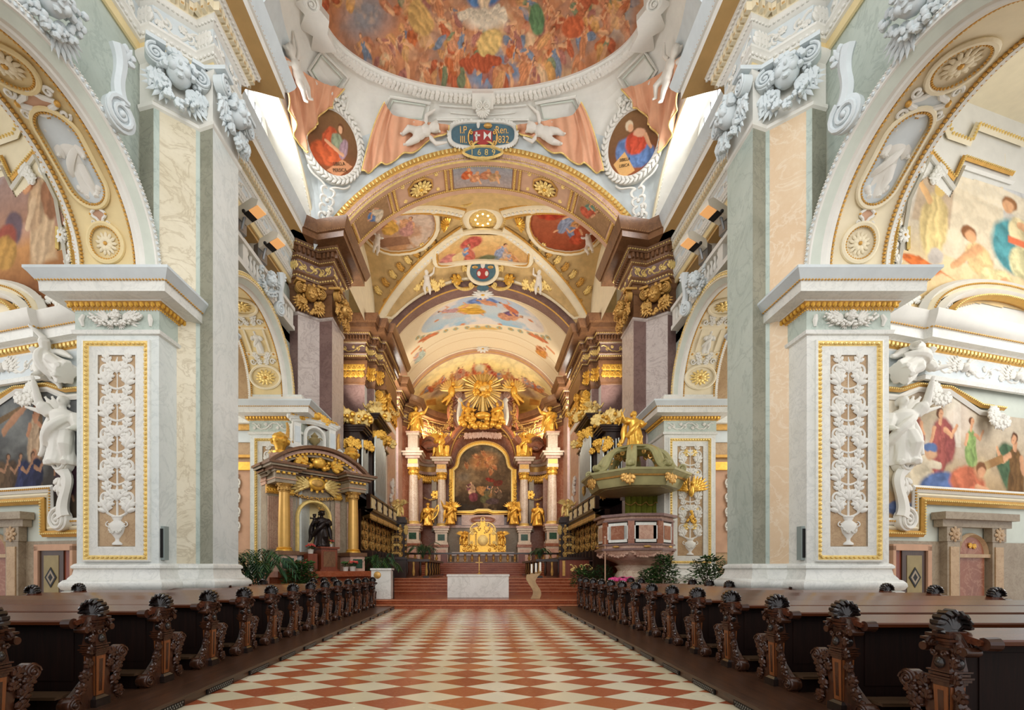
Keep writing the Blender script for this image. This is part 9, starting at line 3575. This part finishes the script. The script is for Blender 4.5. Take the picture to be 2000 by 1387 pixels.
def organ(s):
 sd = 'left' if s < 0 else 'right'
 D_ = 0.4
 root = thing('organ_case', f'dark organ case with tin pipes and gilt carving over the {sd} choir stalls', 'organ', (s * 7.0, 25.5, 5.4))
 mb = MB()
 mb.box(s * 6.3, s * 7.85, 23.3, 28.6, 5.3, 8.6, 'stall_wood')
 mb.box(s * 5.95, s * 7.85, 24.5, 27.2, 5.3, 9.6, 'stall_wood')
 for a, b, x, z in ((23.2, 24.5, 6.1, 8.6), (24.4, 27.3, 5.65, 9.6), (27.2, 28.7, 6.1, 8.6)):
  for k in range(3):
   mb.box(s * (x - 0.08 * k), s * 7.9, a - 0.07 * k, b + 0.07 * k, z + 0.10 * k, z + 0.10 * k + 0.1, 'stall_wood')
 link_mesh('case', mb, root, 0.3)
 for k in range(26):
  y = 23.4 + 5.1 * k / 25
  mid = 24.5 < y < 27.2
  x = 5.84 if mid else 6.2
  h = (3.1 + 0.5 * math.sin((y - 24.5) / 2.4 * PI)) if mid else 2.4 + 0.3 * math.cos(k)
  mb = MB()
  mb.lathe([(0.03, 0), (0.075, 0.25), (0.075, h), (0.0, h)], 'pipe_tin', 10, M4((s * x, y, 5.5)))
  link_mesh('organ_pipe', mb, root)
 # end face towards the nave: pipes in a narrow field
 for k in range(9):
  mb = MB()
  x = 6.38 + 0.14 * k
  h = 2.2 + 0.5 * math.sin(k / 8 * PI)
  mb.lathe([(0.02, 0), (0.052, 0.2), (0.052, h), (0.0, h)], 'pipe_tin', 10, M4((s * x, 23.22, 5.55)))
  link_mesh('organ_pipe', mb, root)
 mb = MB()
 rr = random.Random(70 + s)
 for (x, y, z) in ((6.2, 25.7, 9.9), (6.6, 23.6, 8.95), (7.3, 23.2, 8.95), (6.6, 27.8, 8.95)):
  T = facing((s * (x - D_), y, z), (-s * 0.6, -1, 0))
  for k in range(9):
   leafy(mb, T, rr.uniform(-0.4, 0.4), rr.uniform(0, 0.15), PI / 2 + rr.uniform(-1, 1), rr.uniform(0.5, 0.9), 'pale_gold', 0.4)
  for k in range(12):
   mb.ball((s * (x - D_) + rr.uniform(-0.4, 0.4), y + rr.uniform(-0.3, 0.2), z + rr.uniform(0, 0.5)), rr.uniform(0.08, 0.16), 'gold', 7, 5)
 for (x, y, z) in ((6.15, 24.9, 9.2), (6.15, 25.7, 9.3), (6.15, 26.5, 9.2), (6.55, 23.5, 8.2), (6.8, 23.1, 8.1), (7.5, 23.1, 8.1), (6.55, 24.1, 8.2)):
  T = facing((s * (x - D_), y, z), (-s * 0.6, -1, 0))
  for k in range(6):
   leafy(mb, T, rr.uniform(-0.25, 0.25), rr.uniform(-0.2, 0.2), -PI / 2 + rr.uniform(-1, 1), 0.45, 'gold', 0.4)
 link_mesh('gilt_carving', mb, root)


for s in (-1, 1):
 organ(s)
 sd = 'left' if s < 0 else 'right'
 statue('stall_angel', f'white and gilt angel perched on the end of the {sd} choir stalls', 'statue', (s * 5.7, 30.5, 5.0), 1.3, s * 0.3, 'pale_gold', 'sta', None, 0.018, seed=41, seated=True, wings=True, arm_r=(0.4, -0.1, 0.8), arm_l=(-0.2, -0.25, 0.6))
 statue('organ_angel', f'gilded angel on top of the {sd} organ case', 'statue', (s * 6.35, 25.8, 9.9), 1.25, s * 0.4, 'pale_gold', 'orga', None, 0.018, seed=42, seated=True, wings=True, arm_r=(0.3, -0.2, 0.8), arm_l=(-0.3, -0.15, 0.8))

# communion balustrade in front of the high altar
BL = thing('balustrade', 'brown marble balustrade with dark rail across the choir before the high altar', 'balustrade', (0, 35.2, 1.99))
mb = MB()
mb.box(-6.4, 6.4, 35.05, 35.45, 2.66, 2.80, 'stall_wood')
mb.box(-6.4, 6.4, 35.1, 35.4, 1.99, 2.10, 'brown_marble')
for x in (-6.2, -3.0, 3.0, 6.2):
 mb.box(x - 0.25, x + 0.25, 35.02, 35.48, 1.99, 2.70, 'red_wood')
link_mesh('rail', mb, BL, 0.3)
bm_ = None
for k in range(22):
 x = -5.8 + 11.6 * k / 21
 if abs(abs(x) - 3.0) < 0.28:
  continue
 if bm_ is None:
  mb = MB()
  mb.lathe([(0.10, 0), (0.10, 0.06), (0.05, 0.10), (0.12, 0.22), (0.11, 0.32), (0.05, 0.46), (0.09, 0.52), (0.09, 0.56)], 'gilt_column', 12)
  o = link_mesh('baluster', mb, None)
  bm_ = o.data
  bpy.data.objects.remove(o)
 o = bpy.data.objects.new('baluster', bm_)
 COL.objects.link(o)
 o.parent = BL
 o.location = (x, 0.05, 0.11)
# ------------------------------------------------------------------ new altar, ambo, candle stand
mt = thing('altar_block', 'plain pale marble block altar on the red chancel platform', 'altar', (-0.2, 19.3, 0.34))
mb = MB()
mb.box(-1.5, 1.1, 19.3, 20.3, 0.35, 1.26, 'altar_block_marble')
link_mesh('block', mb, mt, 0.3)
mb = MB()
mb.box(-1.53, 1.13, 19.27, 20.33, 1.26, 1.34, 'altar_block_marble')
link_mesh('table_slab', mb, mt, 0.3)
cr = thing('altar_cross', 'slim brass standing cross on the pale block altar', 'cross', (-0.16, 19.8, 1.34))
mb = MB()
mb.lathe([(0.11, 0), (0.11, 0.02), (0.03, 0.05), (0.02, 0.12), (0.035, 0.15), (0.015, 0.19)], 'old_gold', 16, M4((-0.16, 19.8, 1.34)))
link_mesh('foot', mb, cr)
mb = MB()
mb.box(-0.175, -0.145, 19.79, 19.81, 1.5, 2.1, 'old_gold')
mb.box(-0.32, 0.0, 19.79, 19.81, 1.84, 1.87, 'old_gold')
link_mesh('cross_bars', mb, cr)
am = thing('ambo', 'white marble reading desk with a round gilt medallion left of the block altar', 'lectern', (-4.1, 18.7, 0.34))
mb = MB()
mb.prism([(-4.55, 18.55), (-3.75, 18.55), (-3.72, 18.85), (-4.55, 18.85)], 0.35, 1.52, 'altar_block_marble')
mb.box(-4.58, -3.72, 18.5, 19.1, 1.52, 1.6, 'altar_block_marble')
link_mesh('stone_body', mb, am, 0.3)
mb = MB()
mb.lathe([(0.0, 0.035), (0.10, 0.03), (0.13, 0.02), (0.15, 0.0)], 'old_gold', 24, facing((-4.3, 18.55, 1.32), (0, -1, 0)))
link_mesh('medallion', mb, am)
mb = MB()
mb.tube([(-3.66, 18.7, 0.35), (-3.66, 18.7, 1.48)], 0.02, 'black_iron', 6)
mb.tube([(-3.66, 18.7, 1.48), (-3.76, 18.7, 1.54)], 0.02, 'black_iron', 6)
link_mesh('metal_side', mb, am)
cs = thing('candle_stand', 'wavy pale wooden candle stand right of the block altar', 'candle stand', (2.15, 19.0, 0.34))
mb = MB()
n = 18
P = []
for i in range(n):
 t = i / (n - 1)
 c = 2.13 + 0.13 * math.sin(t * 5.2 + 0.4) + 0.10 * max(0, t - 0.75) * 3
 w = 0.19 - 0.03 * math.sin(t * PI) + 0.15 * max(0, t - 0.7) * 2.2
 P.append([(c - w, 18.93, 0.34 + 1.0 * t), (c + w, 18.93, 0.34 + (1.0 + 0.18 * max(0, t - 0.7)) * t), (c + w, 19.07, 0.34 + (1.0 + 0.18 * max(0, t - 0.7)) * t), (c - w, 19.07, 0.34 + 1.0 * t), (c - w, 18.93, 0.34 + 1.0 * t)])
mb.grid(np.array(P), 'wood_candle', None, flip=True)
e_ = P[-1]
mb.add(e_[:4], [(0, 1, 2, 3)], 'wood_candle')
link_mesh('wooden_body', mb, cs, 0.8)
for k, nm in enumerate(('left', 'middle', 'right')):
 x = 2.04 + 0.18 * k
 z = 1.37 + 0.04 * k
 mb = MB()
 mb.lathe([(0.02, -0.08), (0.07, 0.0), (0.075, 0.03), (0.05, 0.035)], 'wood_candle', 12, M4((x, 19.0, z)))
 link_mesh('cup', mb, cs)
 ca = thing('candle', f'thick white candle in the {nm} cup of the wavy wooden candle stand', 'candle', (x, 19.0, z + 0.035), 0, 'candles on the wavy stand')
 mb = MB()
 mb.lathe([(0.042, 0), (0.042, 0.36), (0.035, 0.37), (0.0, 0.365)], 'wax', 14, M4((x, 19.0, z + 0.035)))
 link_mesh('wax_body', mb, ca)
 mb = MB()
 mb.tube([(x, 19.0, z + 0.39), (x + 0.005, 19.0, z + 0.43)], 0.004, 'black', 5)
 link_mesh('wick', mb, ca)
st = thing('processional_staff', 'slim pale wooden staff standing upright before the pulpit', 'staff', (4.92, 18.3, 0.34))
mb = MB()
mb.tube([(4.92, 18.3, 0.36), (4.92, 18.3, 2.8)], 0.028, 'rose_paint', 8)
link_mesh('shaft', mb, st)
mb = MB()
mb.ball((4.92, 18.3, 2.84), 0.055, 'rose_marble', 10, 7)
mb.lathe([(0.14, 0), (0.14, 0.02), (0.03, 0.05)], 'black_iron', 14, M4((4.92, 18.3, 0.34)))
link_mesh('knob_and_foot', mb, st)


# ------------------------------------------------------------------ plants
def leaf_quad(mb, p, d, l, w, mat, up):
 d = np.array(d, float)
 d /= np.linalg.norm(d)
 sd = np.cross(d, up)
 sd /= np.linalg.norm(sd) + 1e-9
 p = np.array(p, float)
 m = p + d * l * 0.45 + np.array((0, 0, 0.04 * l))
 t = p + d * l - np.array((0, 0, 0.12 * l))
 mb.add([p, m + sd * w, t, m - sd * w], [(0, 1, 2, 3)], mat)


def palm(name_label, x, y, z, h, r, nf, seed):
 root = thing('palm_plant', name_label, 'plant', (x, y, z))
 rr = random.Random(seed)
 mb = MB()
 mb.lathe([(0.16, 0), (0.2, 0.26), (0.22, 0.28), (0.18, 0.28), (0.0, 0.26)], 'brown_marble', 14, M4((x, y, z)))
 link_mesh('pot', mb, root)
 fr_, stm = MB(), MB()
 for k in range(nf):
  a = 2 * PI * k / nf + rr.uniform(-0.3, 0.3)
  e = rr.uniform(0.45, 1.0)
  hh = h * rr.uniform(0.75, 1.0)
  P_ = bez((x, y, z + 0.25), (x + 0.15 * r * math.cos(a), y + 0.15 * r * math.sin(a), z + hh * 0.75), (x + 0.55 * r * e * math.cos(a), y + 0.55 * r * e * math.sin(a), z + hh * 1.1), (x + r * e * math.cos(a), y + r * e * math.sin(a), z + hh * rr.uniform(0.5, 0.9)), 18)
  stm.tube(P_, [0.014, 0.005], 'leaf_palm', 4)
  for i in range(5, 18):
   d = P_[min(i + 1, 17)] - P_[i - 1]
   d /= np.linalg.norm(d)
   for s_ in (-1, 1):
    sd = np.cross(d, (0, 0, 1)) * s_
    leaf_quad(fr_, P_[i], d * 0.75 + sd * 0.9 + np.array((0, 0, -0.25)), r * 0.34 * (1 - abs(i - 11) / 16), 0.026, 'leaf_palm' if rr.random() < 0.6 else 'leaf_mid', (0, 0, 1))
 link_mesh('stems', stm, root)
 link_mesh('fronds', fr_, root, 0)
 return root


def bush(label, x, y, z, h, r, n, seed, mat='leaf_mid'):
 root = thing('potted_shrub', label, 'plant', (x, y, z))
 rr = random.Random(seed)
 mb = MB()
 mb.lathe([(0.15, 0), (0.19, 0.24), (0.17, 0.26), (0.0, 0.24)], 'brown_marble', 14, M4((x, y, z)))
 link_mesh('pot', mb, root)
 st_, lf = MB(), MB()
 for k in range(9):
  a = rr.uniform(0, 2 * PI)
  st_.tube([(x, y, z + 0.2), (x + 0.3 * r * math.cos(a), y + 0.3 * r * math.sin(a), z + 0.55 * h), (x + 0.7 * r * math.cos(a), y + 0.7 * r * math.sin(a), z + 0.9 * h)], [0.014, 0.006], 'stem_brown', 5)
 for k in range(n):
  a, b = rr.uniform(0, 2 * PI), rr.uniform(-0.6, 1.5)
  q = rr.random() ** 0.4
  p = (x + r * q * math.cos(a) * math.cos(b), y + r * q * math.sin(a) * math.cos(b), z + 0.25 + (h - 0.25) * (0.45 + 0.5 * q * math.sin(b)))
  leaf_quad(lf, p, (math.cos(a) + rr.uniform(-0.6, 0.6), math.sin(a) + rr.uniform(-0.6, 0.6), rr.uniform(-0.3, 0.8)), rr.uniform(0.11, 0.2), rr.uniform(0.03, 0.05), mat if rr.random() < 0.6 else 'leaf_dark', (rr.uniform(-.4, .4), rr.uniform(-.4, .4), 1))
 link_mesh('stems', st_, root)
 link_mesh('foliage', lf, root, 0)


palm('large palm with arching fronds left of the side altar', -8.1, 16.5, 0.0, 2.5, 1.6, 30, 1)
bush('dense green shrub between the large palm and the side altar steps', -6.9, 17.2, 0.0, 2.0, 0.62, 1300, 2)
bush('dark shrub close against the near left pier base, left of the large palm', -8.4, 16.2, 0.0, 2.2, 0.5, 700, 3, 'leaf_dark')
palm('palm right of the side altar, behind the white reading desk', -4.75, 21.0, 0.34, 2.1, 1.2, 18, 4)
palm('pale palm standing by the left altar pedestals', -4.5, 34.2, 1.99, 1.75, 1.4, 18, 5)
palm('small palm standing by the right altar pedestals', 4.3, 34.3, 1.99, 1.3, 0.9, 14, 6)
bush('green shrub at the end of the right pew rows by the chancel step', 4.1, 18.75, 0.34, 1.4, 0.45, 500, 7)
bush('dark shrub in front of the pulpit foot, left side', 4.95, 18.9, 0.34, 1.45, 0.5, 500, 8, 'leaf_dark')
bush('low shrub right of the pulpit foot', 6.3, 17.3, 0.0, 1.7, 0.42, 600, 9)
bush('upright shrub below the relief panel, beside the low pulpit shrub', 7.0, 17.5, 0.0, 2.25, 0.5, 1000, 10)
bush('spreading shrub next to the near right pier base', 8.2, 16.4, 0.0, 2.15, 0.85, 1400, 11)


def flowerpot(label, p, col, seed, big=1.0):
 root = thing('flower_pot', label, 'flower pot', tuple(p))
 rr = random.Random(seed)
 x, y, z = p
 mb = MB()
 mb.lathe([(0.10 * big, 0), (0.13 * big, 0.17 * big), (0.14 * big, 0.18 * big), (0.12 * big, 0.18 * big), (0.0, 0.16 * big)], 'pot_white', 14, M4((x, y, z)))
 link_mesh('pot', mb, root)
 mb = MB()
 for k in range(46):
  a = rr.uniform(0, 2 * PI)
  q = rr.random()
  leaf_quad(mb, (x + 0.1 * q * math.cos(a), y + 0.1 * q * math.sin(a), z + 0.18 + rr.uniform(0, 0.12)), (math.cos(a), math.sin(a), rr.uniform(0, 0.8)), 0.14, 0.03, 'leaf_mid', (0, 0, 1))
 link_mesh('leaves', mb, root, 0)
 mb = MB()
 for k in range(30):
  a = rr.uniform(0, 2 * PI)
  q = rr.random() ** 0.5
  mb.ball((x + 0.2 * big * q * math.cos(a), y + 0.2 * big * q * math.sin(a), z + 0.33 * big + 0.06 * (1 - q) + rr.uniform(-0.02, 0.03)), rr.uniform(0.025, 0.045) * big, col, 6, 4)
 link_mesh('blossoms', mb, root)


ap = lambda x, y, z: (AT @ np.array((x, y, z, 1)))[:3]
fs = thing('flower_stool', 'low wooden stool with a flower pot, left of the dark statue', 'stool', tuple(ap(-0.42, 1.48, 0.6)))
mb = MB()
mb.box(-0.62, -0.22, 1.48, 2.2, 0.4, 0.8, 'red_wood', AT)
link_mesh('body', mb, fs, 0.3)
flowerpot('pink flowers in a white pot on the stool left of the dark statue', ap(-0.42, 2.2, 0.6), 'petal_red', 1)
flowerpot('red flowers in a white pot on the pedestal top right of the dark statue', ap(0.52, 2.5, 0.45), 'petal_red', 2, 0.8)
flowerpot('red flowers in a white pot on the side altar steps, leftmost of four', ap(-1.05, 1.48, 1.1), 'petal_red', 3)
flowerpot('green plant with few red blooms on the side altar steps beside the pedestal', ap(-0.68, 1.48, 1.15), 'leaf_mid', 4)
flowerpot('leafy plant in a white pot on the side altar steps right of the pedestal', ap(0.85, 1.48, 1.15), 'leaf_mid', 5)
flowerpot('red flowers in a white pot on the side altar steps, rightmost of four', ap(1.15, 1.48, 1.2), 'petal_red', 6, 1.1)
flowerpot('bright pink flowers in front of the pulpit foot', (5.45, 17.85, 0.34), 'petal_pink', 7, 2.4)

# ------------------------------------------------------------------ gallery balustrades, floodlights, loudspeakers
for s in (-1, 1):
 sd = 'left' if s < 0 else 'right'
 X = 8.5
 ga = thing('gallery_balustrade', f'white balustrade of the gallery above the far arch on the {sd}', 'balustrade', (s * X, 17.2, 12.2))
 mb = MB()
 mb.box(s * (X - 0.15), s * (X + 0.2), 14.2, 20.2, 12.14, 12.32, 'white_stucco')
 mb.box(s * (X - 0.17), s * (X + 0.2), 14.2, 20.2, 12.98, 13.14, 'white_stucco')
 for y in (14.4, 16.1, 18.0, 20.0):
  mb.box(s * (X - 0.1), s * (X + 0.15), y - 0.16, y + 0.16, 12.3, 13.0, 'white_stucco')
 link_mesh('rail', mb, ga, 0.3)
 me = None
 for k in range(22):
  y = 14.65 + 5.2 * k / 21
  if min(abs(y - q) for q in (16.1, 18.0)) < 0.22:
   continue
  if me is None:
   m = MB()
   m.lathe([(0.07, 0), (0.07, 0.05), (0.04, 0.09), (0.085, 0.24), (0.08, 0.34), (0.04, 0.5), (0.065, 0.6), (0.065, 0.67)], 'white_stucco', 10)
   o = link_mesh('baluster', m, None)
   me = o.data
   bpy.data.objects.remove(o)
  o = bpy.data.objects.new('baluster', me)
  COL.objects.link(o)
  o.parent = ga
  o.location = (0.0, y - 17.2, 0.12)
 for k, y in enumerate((15.5, 17.0)):
  fl_ = thing('floodlight', f'white box floodlight on the {sd} gallery rail, {"nearer the camera" if k == 0 else "farther from the camera"}', 'floodlight', (s * 8.0, y, 13.3), 0, 'floodlights on the gallery rails')
  T = M4((s * 7.9, y, 13.75), (-s * 0.93, -0.25, 0.26), (0.25 * s, -0.97, 0), (0, 0.1 * 0, 1))
  mb = MB()
  pts = [(-0.45, -0.05), (-0.35, 0.16), (0.25, 0.20), (0.5, 0.0), (0.44, -0.14), (-0.38, -0.16)]
  mb.prism(pts, -0.22, 0.22, 'lamp_white', T @ M4((0, 0, 0), (1, 0, 0), (0, 0, 1), (0, 1, 0)))
  link_mesh('housing', mb, fl_, 0.3)
  mb = MB()
  mb.box(0.1, 0.47, -0.2, 0.2, -0.165, -0.15, 'flood_tube', T)
  mb.box(-0.12, 0.1, -0.2, 0.2, -0.17, -0.15, 'black', T)
  link_mesh('lamp_opening', mb, fl_, 0)
  mb = MB()
  mb.box(-0.6, -0.4, -0.24, 0.24, -0.5, 0.02, 'steel', T)
  mb.tube([(s * 8.2, y, 13.14), (s * 8.1, y, 13.6)], 0.05, 'steel', 6)
  mb.ball((s * 8.02, y - 0.24, 13.58), 0.06, 'black', 8, 6)
  link_mesh('bracket', mb, fl_, 0.4)
 ls = thing('loudspeaker', f'slim grey column loudspeaker on the near {sd} pier', 'loudspeaker', (s * 7.95, 11.2, 1.75))
 mb = MB()
 mb.box(s * 7.83, s * 8.0 if s < 0 else s * 7.99, 11.02, 11.18, 1.8, 2.62, 'speaker_grey', M4((-s * 0.12, 0, 0)))
 link_mesh('cabinet', mb, ls, 0.3)
 mb = MB()
 mb.box(s * 7.86, s * 7.96, 11.0, 11.02, 1.86, 2.56, 'black_iron', M4((-s * 0.12, 0, 0)))
 link_mesh('grille', mb, ls, 0.3)
